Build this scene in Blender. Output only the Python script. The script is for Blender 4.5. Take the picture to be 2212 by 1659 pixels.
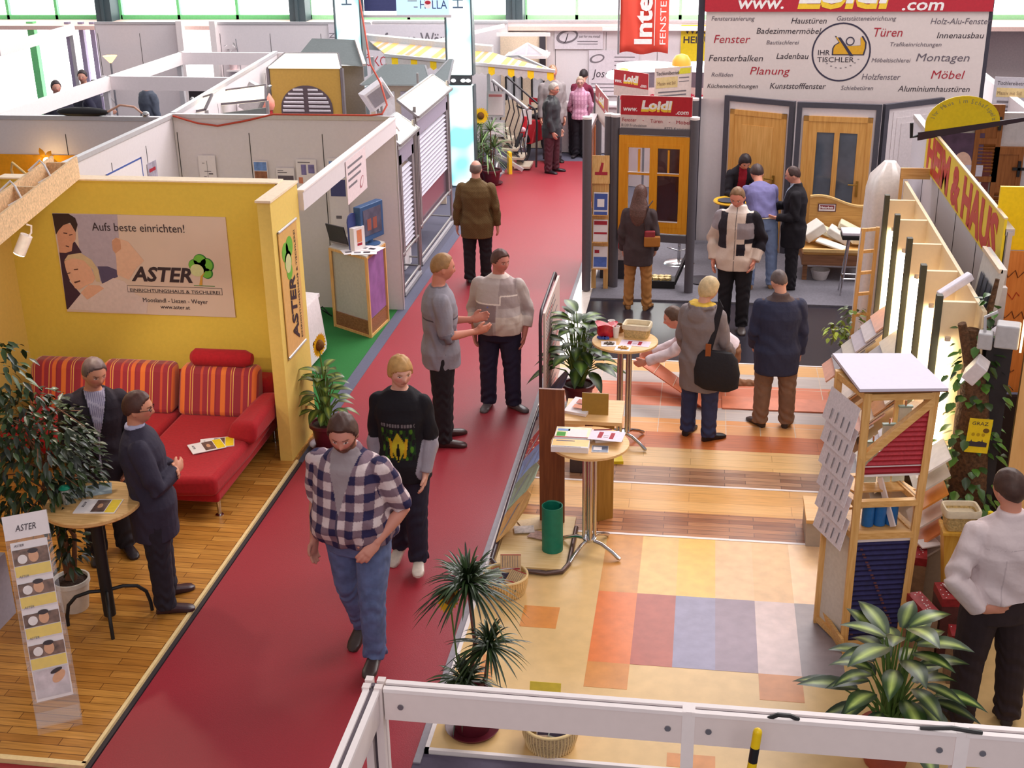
import bpy, bmesh, math, random
import numpy as np
from mathutils import Vector, Matrix, noise as mnoise
for o in list(bpy.data.objects): bpy.data.objects.remove(o)
SC = bpy.context.scene
COL = SC.collection
PI = math.pi
RND = random.Random(7)

# ------------------------------------------------------------------ camera (on the gallery, 5.2 m above the hall floor)
CAM_P, CAM_R, CAM_Y, CAM_F, CAM_H = 0.385948302, -0.0166805491, 0.153896437, 2733.11778, 5.2
def cam_axes():
    cp, sp, cr, sr = math.cos(CAM_P), math.sin(CAM_P), math.cos(CAM_R), math.sin(CAM_R)
    f = Vector((0, cp, -sp)); u = Vector((0, sp, cp)); r = Vector((1, 0, 0))
    r2 = cr*r + sr*u; u2 = -sr*r + cr*u
    Z = Matrix.Rotation(CAM_Y, 3, 'Z')
    return Z @ r2, Z @ u2, Z @ f
_r, _u, _f = cam_axes()
camd = bpy.data.cameras.new('camera'); cam = bpy.data.objects.new('camera', camd); COL.objects.link(cam)
camd.sensor_width = 36; camd.lens = CAM_F/2212*36; camd.clip_end = 200; camd.clip_start = 0.05
m = Matrix((( _r.x, _u.x, -_f.x, 0), (_r.y, _u.y, -_f.y, 0), (_r.z, _u.z, -_f.z, CAM_H), (0, 0, 0, 1)))
cam.matrix_world = m
SC.camera = cam

# ------------------------------------------------------------------ world, daylight, hall lamps, added fill lights, exposure
SC.view_settings.view_transform = 'Standard'; SC.view_settings.look = 'None'
SC.view_settings.gamma = 1.0; SC.view_settings.use_curve_mapping = False
SC.view_settings.exposure = 0.0
SC.cycles.use_denoising = True
SC.cycles.max_bounces = 5; SC.cycles.diffuse_bounces = 3; SC.cycles.glossy_bounces = 2
SC.cycles.transmission_bounces = 3; SC.cycles.transparent_max_bounces = 12
SC.cycles.caustics_reflective = False; SC.cycles.caustics_refractive = False
W = bpy.data.worlds.new('hall_daylight'); SC.world = W; W.use_nodes = True
bg = W.node_tree.nodes['Background']; bg.inputs[0].default_value = (1.0, 0.95, 0.97, 1); bg.inputs[1].default_value = 0.40
def area(name, loc, to, size, power, color=(1, 1, 1), sizey=None):
    d = bpy.data.lights.new(name, 'AREA'); d.energy = power; d.color = color
    d.shape = 'RECTANGLE'; d.size = size; d.size_y = sizey or size
    o = bpy.data.objects.new(name, d); COL.objects.link(o); o.location = loc
    o.rotation_euler = (Vector(to)-Vector(loc)).to_track_quat('-Z', 'Y').to_euler()
    return o
area('hall_lamp_back', (1.0, 22, 9.5), (-2.5, 18, 0), 10, 1450, (1, .96, .98), 4)
area('fill_far_panels', (-4.0, 17, 9.5), (-4.5, 25, 1.0), 12, 700, (1, .95, .97), 3)  # unseen fill light, added to brighten the white panels at the back
area('hall_lamp_middle', (5.5, 15, 9.5), (-1, 10, 0), 5, 620, (1, .95, .93))
area('hall_lamp_front', (4.5, 6.0, 9.5), (.5, 7.5, 0), 4, 200, (1, .94, .90))
area('fill_behind_camera', (1.0, -4.0, 8.0), (1.5, 10, 1.0), 6, 300, (1, .95, .95), 3)  # added fill from behind the camera for surfaces facing it
def spot(name, loc, to, power, color=(1, .8, .5), ang=70, blend=.6, rad=.05):
    d = bpy.data.lights.new(name, 'SPOT'); d.energy = power; d.color = color
    d.spot_size = math.radians(ang); d.spot_blend = blend; d.shadow_soft_size = rad
    o = bpy.data.objects.new(name, d); COL.objects.link(o); o.location = loc
    o.rotation_euler = (Vector(to)-Vector(loc)).to_track_quat('-Z', 'Y').to_euler()
    return o

# ------------------------------------------------------------------ materials
def lin(c): c = c/255.0; return c/12.92 if c <= .04045 else ((c+.055)/1.055)**2.4
def rgb(c): return (lin(c[0]), lin(c[1]), lin(c[2]), 1)
MATS = {}
def newmat(name):
    m = bpy.data.materials.new(name); m.use_nodes = True
    return m, m.node_tree, m.node_tree.nodes['Principled BSDF']
def M(name, col=None, rough=.6, metal=0, var=.06, scale=30, bump=0, spec=.4, sheen=0):
    if name in MATS: return MATS[name]
    m, nt, b = newmat(name); MATS[name] = m
    b.inputs['Roughness'].default_value = rough; b.inputs['Metallic'].default_value = metal
    b.inputs['Specular IOR Level'].default_value = spec
    if sheen: b.inputs['Sheen Weight'].default_value = sheen; b.inputs['Sheen Roughness'].default_value = .5
    c = rgb(col)
    tc = nt.nodes.new('ShaderNodeTexCoord'); n = nt.nodes.new('ShaderNodeTexNoise'); n.inputs['Scale'].default_value = scale
    n.inputs['Detail'].default_value = 3
    nt.links.new(tc.outputs['Object'], n.inputs['Vector'])
    r = nt.nodes.new('ShaderNodeValToRGB'); r.color_ramp.elements[0].position = .3; r.color_ramp.elements[1].position = .7
    r.color_ramp.elements[0].color = tuple(x*(1-var) for x in c[:3])+(1,); r.color_ramp.elements[1].color = tuple(min(1, x*(1+var)) for x in c[:3])+(1,)
    nt.links.new(n.outputs['Fac'], r.inputs['Fac']); nt.links.new(r.outputs['Color'], b.inputs['Base Color'])
    if bump:
        bp = nt.nodes.new('ShaderNodeBump'); bp.inputs['Strength'].default_value = bump; bp.inputs['Distance'].default_value = .02
        nt.links.new(n.outputs['Fac'], bp.inputs['Height']); nt.links.new(bp.outputs['Normal'], b.inputs['Normal'])
    return m
def wood(name, c1, c2, along='X', scale=6, rough=.45, stretch=14, spec=.4):
    if name in MATS: return MATS[name]
    m, nt, b = newmat(name); MATS[name] = m
    b.inputs['Roughness'].default_value = rough; b.inputs['Specular IOR Level'].default_value = spec
    tc = nt.nodes.new('ShaderNodeTexCoord'); mp = nt.nodes.new('ShaderNodeMapping')
    s = [scale*stretch]*3; s['XYZ'.index(along)] = scale; mp.inputs['Scale'].default_value = s
    n = nt.nodes.new('ShaderNodeTexNoise'); n.inputs['Scale'].default_value = 1; n.inputs['Detail'].default_value = 4
    r = nt.nodes.new('ShaderNodeValToRGB'); r.color_ramp.elements[0].position = .35; r.color_ramp.elements[1].position = .65
    r.color_ramp.elements[0].color = rgb(c1); r.color_ramp.elements[1].color = rgb(c2)
    nt.links.new(tc.outputs['Object'], mp.inputs['Vector']); nt.links.new(mp.outputs['Vector'], n.inputs['Vector'])
    nt.links.new(n.outputs['Fac'], r.inputs['Fac']); nt.links.new(r.outputs['Color'], b.inputs['Base Color'])
    return m
def planks(name, c1, c2, gap, w=.5, h=.09, rough=.3, rot=0, spec=.4, off=.37, mortar=.003, vscale=1.0):
    """long boards with end joints: brick pattern in the XY plane with a wood streak"""
    if name in MATS: return MATS[name]
    m, nt, b = newmat(name); MATS[name] = m
    b.inputs['Roughness'].default_value = rough; b.inputs['Specular IOR Level'].default_value = spec
    tc = nt.nodes.new('ShaderNodeTexCoord'); mp = nt.nodes.new('ShaderNodeMapping'); mp.inputs['Rotation'].default_value = (0, 0, rot)
    k = nt.nodes.new('ShaderNodeTexBrick'); k.inputs['Scale'].default_value = 1; k.inputs['Brick Width'].default_value = w
    k.inputs['Row Height'].default_value = h; k.inputs['Mortar Size'].default_value = mortar; k.offset = off
    k.inputs['Color1'].default_value = rgb(c1); k.inputs['Color2'].default_value = rgb(c2); k.inputs['Mortar'].default_value = rgb(gap)
    k.inputs['Bias'].default_value = 0
    mp2 = nt.nodes.new('ShaderNodeMapping'); mp2.inputs['Scale'].default_value = (4, 60, 1)
    n = nt.nodes.new('ShaderNodeTexNoise'); n.inputs['Scale'].default_value = 1; n.inputs['Detail'].default_value = 3
    mx = nt.nodes.new('ShaderNodeMixRGB'); mx.blend_type = 'MULTIPLY'; mx.inputs['Fac'].default_value = .55*vscale
    r = nt.nodes.new('ShaderNodeValToRGB'); r.color_ramp.elements[0].color = (.45, .42, .4, 1); r.color_ramp.elements[1].color = (1.2, 1.2, 1.2, 1)
    r.color_ramp.elements[0].position = .3; r.color_ramp.elements[1].position = .7
    L = nt.links.new
    L(tc.outputs['Object'], mp.inputs['Vector']); L(mp.outputs['Vector'], k.inputs['Vector']); L(mp.outputs['Vector'], mp2.inputs['Vector'])
    L(mp2.outputs['Vector'], n.inputs['Vector']); L(n.outputs['Fac'], r.inputs['Fac'])
    L(k.outputs['Color'], mx.inputs[1]); L(r.outputs['Color'], mx.inputs[2]); L(mx.outputs[0], b.inputs['Base Color'])
    return m
def vcol(name, rough=.7, sheen=0, bump=.0, bscale=18, spec=.3):
    """takes its colour from the mesh's colour attribute (woven or printed pattern)"""
    if name in MATS: return MATS[name]
    m, nt, b = newmat(name); MATS[name] = m
    b.inputs['Roughness'].default_value = rough; b.inputs['Specular IOR Level'].default_value = spec
    if sheen: b.inputs['Sheen Weight'].default_value = sheen
    a = nt.nodes.new('ShaderNodeVertexColor'); a.layer_name = 'Col'
    nt.links.new(a.outputs['Color'], b.inputs['Base Color'])
    if bump:
        tc = nt.nodes.new('ShaderNodeTexCoord'); n = nt.nodes.new('ShaderNodeTexNoise'); n.inputs['Scale'].default_value = bscale
        nt.links.new(tc.outputs['Object'], n.inputs['Vector'])
        bp = nt.nodes.new('ShaderNodeBump'); bp.inputs['Strength'].default_value = bump; bp.inputs['Distance'].default_value = .03
        nt.links.new(n.outputs['Fac'], bp.inputs['Height']); nt.links.new(bp.outputs['Normal'], b.inputs['Normal'])
    return m
def emit(name, col, strength):
    if name in MATS: return MATS[name]
    m, nt, b = newmat(name); MATS[name] = m
    b.inputs['Base Color'].default_value = rgb(col)
    b.inputs['Emission Color'].default_value = rgb(col); b.inputs['Emission Strength'].default_value = strength
    return m
def glass(name, tint=(225, 235, 235), alpha=.25, rough=.05):
    if name in MATS: return MATS[name]
    m, nt, b = newmat(name); MATS[name] = m
    b.inputs['Base Color'].default_value = rgb(tint); b.inputs['Roughness'].default_value = rough
    b.inputs['Alpha'].default_value = alpha; b.inputs['Specular IOR Level'].default_value = .6
    return m

# ------------------------------------------------------------------ mesh builder
class MB:
    def __init__(s): s.v = []; s.f = []; s.mi = []; s.cur = 0; s.c = None; s.cols = []
    def add(s, vs, fs):
        o = len(s.v); s.v += [tuple(x) for x in vs]; s.f += [tuple(i+o for i in f) for f in fs]; s.mi += [s.cur]*len(fs)
        s.cols += [s.c or (1, 1, 1)]*len(vs); return s
    def mat(s, i): s.cur = i; return s
    def col(s, c): s.c = tuple(lin(x) for x in c) if c else None; return s
    def box(s, c, d, rz=0, rx=0, ry=0):
        R = (Matrix.Rotation(rz, 3, 'Z') @ Matrix.Rotation(ry, 3, 'Y') @ Matrix.Rotation(rx, 3, 'X'))
        h = [x/2 for x in d]
        vs = [Vector(c) + R @ Vector((i*h[0], j*h[1], k*h[2])) for i in (-1, 1) for j in (-1, 1) for k in (-1, 1)]
        return s.add(vs, [(0, 1, 3, 2), (4, 6, 7, 5), (0, 4, 5, 1), (2, 3, 7, 6), (0, 2, 6, 4), (1, 5, 7, 3)])
    def span(s, a, b):
        return s.box([(a[i]+b[i])/2 for i in range(3)], [abs(b[i]-a[i]) for i in range(3)])
    def hexa(s, b4, t4):
        return s.add(list(b4)+list(t4), [(3, 2, 1, 0), (4, 5, 6, 7), (0, 1, 5, 4), (1, 2, 6, 5), (2, 3, 7, 6), (3, 0, 4, 7)])
    def bar(s, p, q, w, h=None, up=(0, 0, 1)):
        p = Vector(p); q = Vector(q); d = (q-p).normalized(); h = h or w
        u = Vector(up)
        if abs(d.dot(u)) > .98: u = Vector((0, 1, 0))
        x = d.cross(u).normalized(); y = x.cross(d).normalized()
        A = [p+x*(i*w/2)+y*(j*h/2) for i, j in ((-1, -1), (1, -1), (1, 1), (-1, 1))]
        B = [q+x*(i*w/2)+y*(j*h/2) for i, j in ((-1, -1), (1, -1), (1, 1), (-1, 1))]
        return s.hexa(A, B)
    def tube(s, pts, r, n=8, caps=True):
        pts = [Vector(p) for p in pts]; rs = r if isinstance(r, (list, tuple)) else [r]*len(pts)
        vs = []; fs = []; x = None
        for i, p in enumerate(pts):
            d = (pts[min(i+1, len(pts)-1)]-pts[max(i-1, 0)]).normalized()
            if x is None:
                a = Vector((0, 0, 1)) if abs(d.z) < .9 else Vector((1, 0, 0)); x = d.cross(a).normalized()
            x = (x - d*x.dot(d)).normalized(); y = d.cross(x)
            vs += [p+(x*math.cos(2*PI*k/n)+y*math.sin(2*PI*k/n))*rs[i] for k in range(n)]
        for i in range(len(pts)-1):
            for k in range(n):
                fs.append((i*n+k, i*n+(k+1) % n, (i+1)*n+(k+1) % n, (i+1)*n+k))
        if caps: fs += [tuple(range(n-1, -1, -1)), tuple((len(pts)-1)*n+k for k in range(n))]
        return s.add(vs, fs)
    def lathe(s, prof, c=(0, 0, 0), n=24, sx=1, sy=1, caps=True):
        vs = []; fs = []
        for r, z in prof: vs += [(c[0]+r*sx*math.cos(2*PI*k/n), c[1]+r*sy*math.sin(2*PI*k/n), c[2]+z) for k in range(n)]
        for i in range(len(prof)-1):
            for k in range(n): fs.append((i*n+k, i*n+(k+1) % n, (i+1)*n+(k+1) % n, (i+1)*n+k))
        if caps: fs += [tuple(range(n-1, -1, -1)), tuple((len(prof)-1)*n+k for k in range(n))]
        return s.add(vs, fs)
    def ball(s, c, r, n=12, m=8, R=None):
        if not isinstance(r, (list, tuple)): r = (r, r, r)
        vs = []; fs = []
        for i in range(m+1):
            t = PI*i/m
            for k in range(n):
                p = Vector((r[0]*math.sin(t)*math.cos(2*PI*k/n), r[1]*math.sin(t)*math.sin(2*PI*k/n), r[2]*math.cos(t)))
                vs.append(Vector(c)+(R @ p if R else p))
        for i in range(m):
            for k in range(n): fs.append((i*n+k, (i+1)*n+k, (i+1)*n+(k+1) % n, i*n+(k+1) % n))
        return s.add(vs, fs)
    def poly(s, pts, d):
        """flat outline pts (3-D, planar) given thickness along vector d"""
        n = len(pts); a = [Vector(p) for p in pts]; b = [p+Vector(d) for p in a]
        return s.add(a+b, [tuple(range(n-1, -1, -1)), tuple(range(n, 2*n))]+[(i, (i+1) % n, n+(i+1) % n, n+i) for i in range(n)])
    def quad(s, a, b, c, d): return s.add([a, b, c, d], [(0, 1, 2, 3)])
    def build(s, name, mats, parent=None, smooth=False, bevel=0, loc=None, rz=0, fix=True):
        me = bpy.data.meshes.new(name); me.from_pydata([tuple(v) for v in s.v], [], s.f)
        if not isinstance(mats, (list, tuple)): mats = [mats]
        for mt in mats: me.materials.append(mt)
        me.polygons.foreach_set('material_index', s.mi)
        if any(c != (1, 1, 1) for c in s.cols):
            at = me.color_attributes.new('Col', 'FLOAT_COLOR', 'POINT')
            at.data.foreach_set('color', [x for c in s.cols for x in (*c, 1)])
        me.update()
        if fix:
            bm = bmesh.new(); bm.from_mesh(me); bmesh.ops.recalc_face_normals(bm, faces=bm.faces); bm.to_mesh(me); bm.free()
        if smooth:
            me.polygons.foreach_set('use_smooth', [True]*len(me.polygons))
            try: me.set_sharp_from_angle(angle=math.radians(40))
            except Exception: pass
        o = bpy.data.objects.new(name, me); COL.objects.link(o)
        if parent: o.parent = parent
        if loc: o.location = loc
        if rz: o.rotation_euler = (0, 0, rz)
        if bevel:
            md = o.modifiers.new('edge', 'BEVEL'); md.width = bevel; md.segments = 3; md.limit_method = 'ANGLE'
        return o

def tag(o, label, cat, group=None, kind=None):
    o['label'] = label; o['category'] = cat
    if group: o['group'] = group
    if kind: o['kind'] = kind
    return o
def thing(name, label, cat, loc=(0, 0, 0), rz=0, group=None):
    o = bpy.data.objects.new(name, None); COL.objects.link(o); o.empty_display_size = .2
    o.location = loc; o.rotation_euler = (0, 0, rz)
    return tag(o, label, cat, group)
def struct(mb, name, mat, label=None, **k):
    o = mb.build(name, mat, **k); o['kind'] = 'structure'
    if label: o['label'] = label; o['category'] = name.split('_')[0]
    return o
def dup(root, loc, rz=0, label=None, group=None, name=None):
    r = root.copy(); COL.objects.link(r); r.location = loc; r.rotation_euler = (0, 0, rz)
    if label: r['label'] = label
    if group: r['group'] = group
    for ch in list(root.children):
        c = ch.copy(); COL.objects.link(c); c.parent = r
        for g in list(ch.children):
            d = g.copy(); COL.objects.link(d); d.parent = c
    return r

# ------------------------------------------------------------------ signs: a flat frame to write and draw on
class Face:
    """plane with origin o, unit vectors u (reading direction), v (up); things are raised along n = u x v"""
    def __init__(s, o, u, v, parent=None):
        s.o = Vector(o); s.u = Vector(u).normalized(); s.v = Vector(v).normalized(); s.n = s.u.cross(s.v).normalized(); s.p = parent; s.k = 0
    def P(s, a, b, h=0): return s.o+s.u*a+s.v*b+s.n*h
    def rect(s, name, a0, b0, a1, b1, mat, h=.002, t=.002, parent=None):
        return MB().poly([s.P(a0, b0, h), s.P(a1, b0, h), s.P(a1, b1, h), s.P(a0, b1, h)], s.n*t).build(name, mat, parent or s.p)
    def shape(s, name, pts, mat, h=.003, t=.002, parent=None):
        return MB().poly([s.P(a, b, h) for a, b in pts], s.n*t).build(name, mat, parent or s.p)
    def text(s, body, a, b, size, mat, xs=1.0, shear=0, bold=0, align='LEFT', h=.004, name='lettering', parent=None, rot=0, w=None):
        cu = bpy.data.curves.new(name, 'FONT'); cu.body = body; cu.size = size; cu.shear = shear; cu.offset = bold
        cu.align_x = align; cu.align_y = 'BOTTOM_BASELINE'; cu.extrude = .0008; cu.resolution_u = 2
        t = bpy.data.objects.new(name, cu); COL.objects.link(t)
        bpy.context.view_layer.update()
        me = bpy.data.meshes.new_from_object(t.evaluated_get(bpy.context.evaluated_depsgraph_get()))
        bpy.data.objects.remove(t); bpy.data.curves.remove(cu)
        me.name = name; me.materials.clear(); me.materials.append(mat)
        cr, sr = math.cos(rot), math.sin(rot)
        if w and len(me.vertices):
            xx = [q.co.x for q in me.vertices]; xs = w/max(1e-6, max(xx)-min(xx))
        for vtx in me.vertices:
            x, y, z = vtx.co; x *= xs
            vtx.co = s.P(a+x*cr-y*sr, b+x*sr+y*cr, h+z)
        o = bpy.data.objects.new(name, me); COL.objects.link(o)
        if parent or s.p: o.parent = parent or s.p
        return o
def ell(cx, cy, rx, ry, n=24, a0=0, a1=2*PI, rot=0):
    out = []
    for i in range(n):
        t = a0+(a1-a0)*i/(n if abs(a1-a0-2*PI) < 1e-6 else n-1)
        x, y = rx*math.cos(t), ry*math.sin(t)
        out.append((cx+x*math.cos(rot)-y*math.sin(rot), cy+x*math.sin(rot)+y*math.cos(rot)))
    return out

def stripes(name, stops, period, axis='X', rough=.8, sheen=.3):
    """woven stripes across one object axis"""
    if name in MATS: return MATS[name]
    m, nt, b = newmat(name); MATS[name] = m; b.inputs['Roughness'].default_value = rough; b.inputs['Sheen Weight'].default_value = sheen
    tc = nt.nodes.new('ShaderNodeTexCoord'); sx = nt.nodes.new('ShaderNodeSeparateXYZ'); d = nt.nodes.new('ShaderNodeMath'); d.operation = 'DIVIDE'; d.inputs[1].default_value = period
    f = nt.nodes.new('ShaderNodeMath'); f.operation = 'FRACT'; r = nt.nodes.new('ShaderNodeValToRGB'); r.color_ramp.interpolation = 'CONSTANT'
    while len(r.color_ramp.elements) < len(stops): r.color_ramp.elements.new(.5)
    for e, (p, c) in zip(r.color_ramp.elements, stops): e.position = p; e.color = rgb(c)
    L = nt.links.new; L(tc.outputs['Object'], sx.inputs[0]); L(sx.outputs['XYZ'.index(axis)], d.inputs[0]); L(d.outputs[0], f.inputs[0]); L(f.outputs[0], r.inputs[0]); L(r.outputs[0], b.inputs['Base Color'])
    return m
# ------------------------------------------------------------------ plants
def leaf(mb, p, d, up, L, w, droop=.3, c1=None, c2=None, n=5, fold=.15, edge=None):
    """one leaf: blade of n cross rows from p along d, bending down by droop"""
    p = Vector(p); d = Vector(d).normalized(); s = d.cross(Vector(up))
    if s.length < 1e-3: s = d.cross(Vector((1, 0, 0)))
    s.normalize(); u = s.cross(d).normalized(); vs = []; cs = []
    for i in range(n+1):
        t = i/n; ww = w*math.sin(PI*min(1, t*.93+.07)**.85)*.5 if edge is None else edge(t)*w*.5
        q = p+d*(L*t*(1-.15*droop*t))+Vector((0, 0, -1))*(droop*L*t*t)
        for j in (-1, -.5, 0, .5, 1):
            vs.append(q+s*(ww*j)+u*(fold*ww*abs(j))); cs.append((abs(j), t))
    fs = [(i*5+j, i*5+j+1, (i+1)*5+j+1, (i+1)*5+j) for i in range(n) for j in range(4)]
    o = len(mb.v); mb.v += [tuple(v) for v in vs]; mb.f += [tuple(i+o for i in f) for f in fs]; mb.mi += [mb.cur]*len(fs)
    for j, t in cs:
        k = 0 if c2 is None else max(0, min(1, (1-j*1.7)*math.sin(PI*min(1, t*1.02+.03))*1.5))
        c = c1 if c2 is None else tuple(a*(1-k)+b*k for a, b in zip(c1, c2))
        mb.cols.append(tuple(lin(max(0, x)) for x in c))
LEAF = vcol('leaf', .38, spec=.5)
def pot(parent, r, h, mat, name='pot', saucer=False, rim=1.08, z=0):
    MB().lathe([(r*.72, z), (r*.74, z+.005), (r*.96, z+h*.86), (r*rim, z+h*.87), (r*rim, z+h), (r*.93, z+h), (r*.90, z+h*.9), (.01, z+h*.9)], n=28).build(name, mat, parent, smooth=True)
    MB().lathe([(.01, z+h*.895), (r*.91, z+h*.905), (r*.5, z+h*.93), (.01, z+h*.94)], n=24).build('potting_soil', SOIL, parent, smooth=True)
    if saucer: MB().lathe([(.01, z), (r*1.05, z), (r*1.2, z+.03), (r*1.15, z+.03), (r*1.0, z+.012), (.01, z+.012)], n=28).build('saucer', mat, parent, smooth=True)
def broad_plant(parent, n, h, spread, L, c1, c2, seed, z0=.2, wide=.42, lean=(0, 0)):
    R = random.Random(seed); fb = MB(); sb = MB()
    for i in range(n):
        a = i*2.399+R.random()*.5; f = (i+.5)/n; z = z0+h*(.25+.75*f)*(.85+.25*R.random()); rr = spread*(1.05-.75*f)*(.7+.5*R.random())
        b = Vector((R.uniform(-.05, .05), R.uniform(-.05, .05), z0)); q = Vector((math.cos(a)*rr*.55+lean[0]*f, math.sin(a)*rr*.55+lean[1]*f, z))
        mid = b.lerp(q, .5)+Vector((0, 0, .06)); sb.tube([b, mid, q], [.011, .008, .004], 6)
        d = Vector((math.cos(a), math.sin(a), .55*f-.05+.3*(R.random()-.3)))
        k = .8+.4*R.random(); v = R.uniform(.8, 1.15)
        leaf(fb, q, d, (0, 0, 1), L*k, L*wide*k, .25+.35*R.random()*(1-f*.5), tuple(x*v for x in c1), tuple(x*v for x in c2) if c2 else None, 7, .12)
    sb.build('stem', M('green_stem', (92, 120, 52), .6), parent, smooth=True)
    fb.build('foliage', LEAF, parent, smooth=True, fix=False)
def strap_head(fb, c, n, L, w, c1, seed, up=.2, droop=.55):
    R = random.Random(seed)
    for i in range(n):
        a = R.random()*2*PI; e = R.uniform(-.35, 1.25)+up; d = Vector((math.cos(a)*math.cos(e), math.sin(a)*math.cos(e), math.sin(e)))
        v = R.uniform(.65, 1.45); leaf(fb, c, d, (0, 0, 1), L*R.uniform(.75, 1.1), w, droop*R.uniform(.6, 1.2), tuple(x*v for x in c1), None, 7, .25, edge=lambda t: (1-t)**.5*(.55+.45*min(1, t*6)))
def crown(fb, c, rad, n, L, c1, seed, wide=.5, droop=.5, hollow=.45):
    R = random.Random(seed)
    for i in range(n):
        while 1:
            p = Vector((R.uniform(-1, 1), R.uniform(-1, 1), R.uniform(-1, 1)))
            if hollow < p.length < 1: break
        q = Vector((p.x*rad[0], p.y*rad[1], p.z*rad[2]))+Vector(c); d = Vector((p.x, p.y, p.z*.3-.35))+Vector((R.uniform(-.6, .6), R.uniform(-.6, .6), R.uniform(-.5, .4)))
        v = R.uniform(.55, 1.5); leaf(fb, q, d, (R.uniform(-.3, .3), R.uniform(-.3, .3), 1), L*R.uniform(.7, 1.2), L*wide, droop*R.random(), tuple(x*v for x in c1), None, 3, .2)
def ivy(fb, pts, n, rad, L, c1, seed):
    R = random.Random(seed)
    for i in range(n):
        f = R.random()*(len(pts)-1); k = int(f); p = Vector(pts[k]).lerp(Vector(pts[min(k+1, len(pts)-1)]), f-k); a = R.random()*2*PI; rr = rad*R.uniform(.7, 1.6)
        q = p+Vector((math.cos(a)*rr, math.sin(a)*rr, R.uniform(-.05, .05))); d = Vector((math.cos(a), math.sin(a), -.5+R.uniform(-.5, .5)))
        v = R.uniform(.6, 1.5); leaf(fb, q, d, (0, 0, 1), L*R.uniform(.6, 1.3), L*.8, .4*R.random(), tuple(x*v for x in c1), None, 3, .2)
# ------------------------------------------------------------------ people
def remesh(mb, voxel, it=3):
    me = bpy.data.meshes.new('tmp'); me.from_pydata([tuple(v) for v in mb.v], [], mb.f); me.update()
    bm = bmesh.new(); bm.from_mesh(me); bmesh.ops.recalc_face_normals(bm, faces=bm.faces); bm.to_mesh(me); bm.free()
    o = bpy.data.objects.new('tmp', me); COL.objects.link(o)
    a = o.modifiers.new('r', 'REMESH'); a.mode = 'VOXEL'; a.voxel_size = voxel; a.adaptivity = 0
    if it: b = o.modifiers.new('s', 'SMOOTH'); b.factor = .5; b.iterations = it
    bpy.context.view_layer.update()
    out = bpy.data.meshes.new_from_object(o.evaluated_get(bpy.context.evaluated_depsgraph_get()))
    bpy.data.objects.remove(o); bpy.data.meshes.remove(me)
    return out
def mesh_np(me):
    n = len(me.vertices); co = np.empty(n*3, np.float32); me.vertices.foreach_get('co', co); return co.reshape(-1, 3).astype(float)
def normals_np(me):
    n = len(me.vertices); co = np.empty(n*3, np.float32); me.vertices.foreach_get('normal', co); return co.reshape(-1, 3).astype(float)
def finish(me, name, mat, parent, cols=None, co=None):
    if co is not None: me.vertices.foreach_set('co', np.asarray(co, np.float32).ravel())
    if cols is not None:
        c = np.asarray(cols, float)/255.0
        c = np.where(c <= .04045, c/12.92, ((c+.055)/1.055)**2.4)
        at = me.color_attributes.new('Col', 'FLOAT_COLOR', 'POINT')
        at.data.foreach_set('color', np.hstack([c, np.ones((len(c), 1))]).astype(np.float32).ravel())
    me.materials.clear(); me.materials.append(mat); me.name = name
    me.polygons.foreach_set('use_smooth', [True]*len(me.polygons)); me.update()
    o = bpy.data.objects.new(name, me); COL.objects.link(o); o.parent = parent
    return o
ZS = [-.40, -.12, -.07, -.01, .03, .085, .14, .20, .25, .285, .305, .32, .335, .40]
HW = [.080, .087, .091, .094, .090, .082, .087, .096, .099, .089, .064, .050, .034, .031]
HD = [.060, .066, .068, .070, .067, .061, .065, .069, .064, .054, .045, .039, .034, .033]
def sec(z, bw, belly):
    w = np.interp(z, ZS, HW); d = np.interp(z, ZS, HD)
    k = bw if z < .3 else 1+(bw-1)*max(0, (.34-z)/.04)*.6
    b = belly*math.exp(-((z-.07)/.085)**2)
    return w*k*(1+.5*b), d*k*(1+.7*b), b*.035
def ring(p, R, w, d, yo=0, n=24, e=2.4):
    out = []
    for k in range(n):
        t = 2*PI*k/n; c, s = math.cos(t), math.sin(t)
        out.append(p+R @ Vector((w*math.copysign(abs(c)**(2/e), c), yo+d*math.copysign(abs(s)**(2/e), s), 0)))
    return out
def loft(mb, rings):
    n = len(rings[0]); vs = [v for r in rings for v in r]; fs = []
    for i in range(len(rings)-1):
        for k in range(n): fs.append((i*n+k, i*n+(k+1) % n, (i+1)*n+(k+1) % n, (i+1)*n+k))
    fs += [tuple(range(n-1, -1, -1)), tuple((len(rings)-1)*n+k for k in range(n))]
    mb.add(vs, fs)
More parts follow.
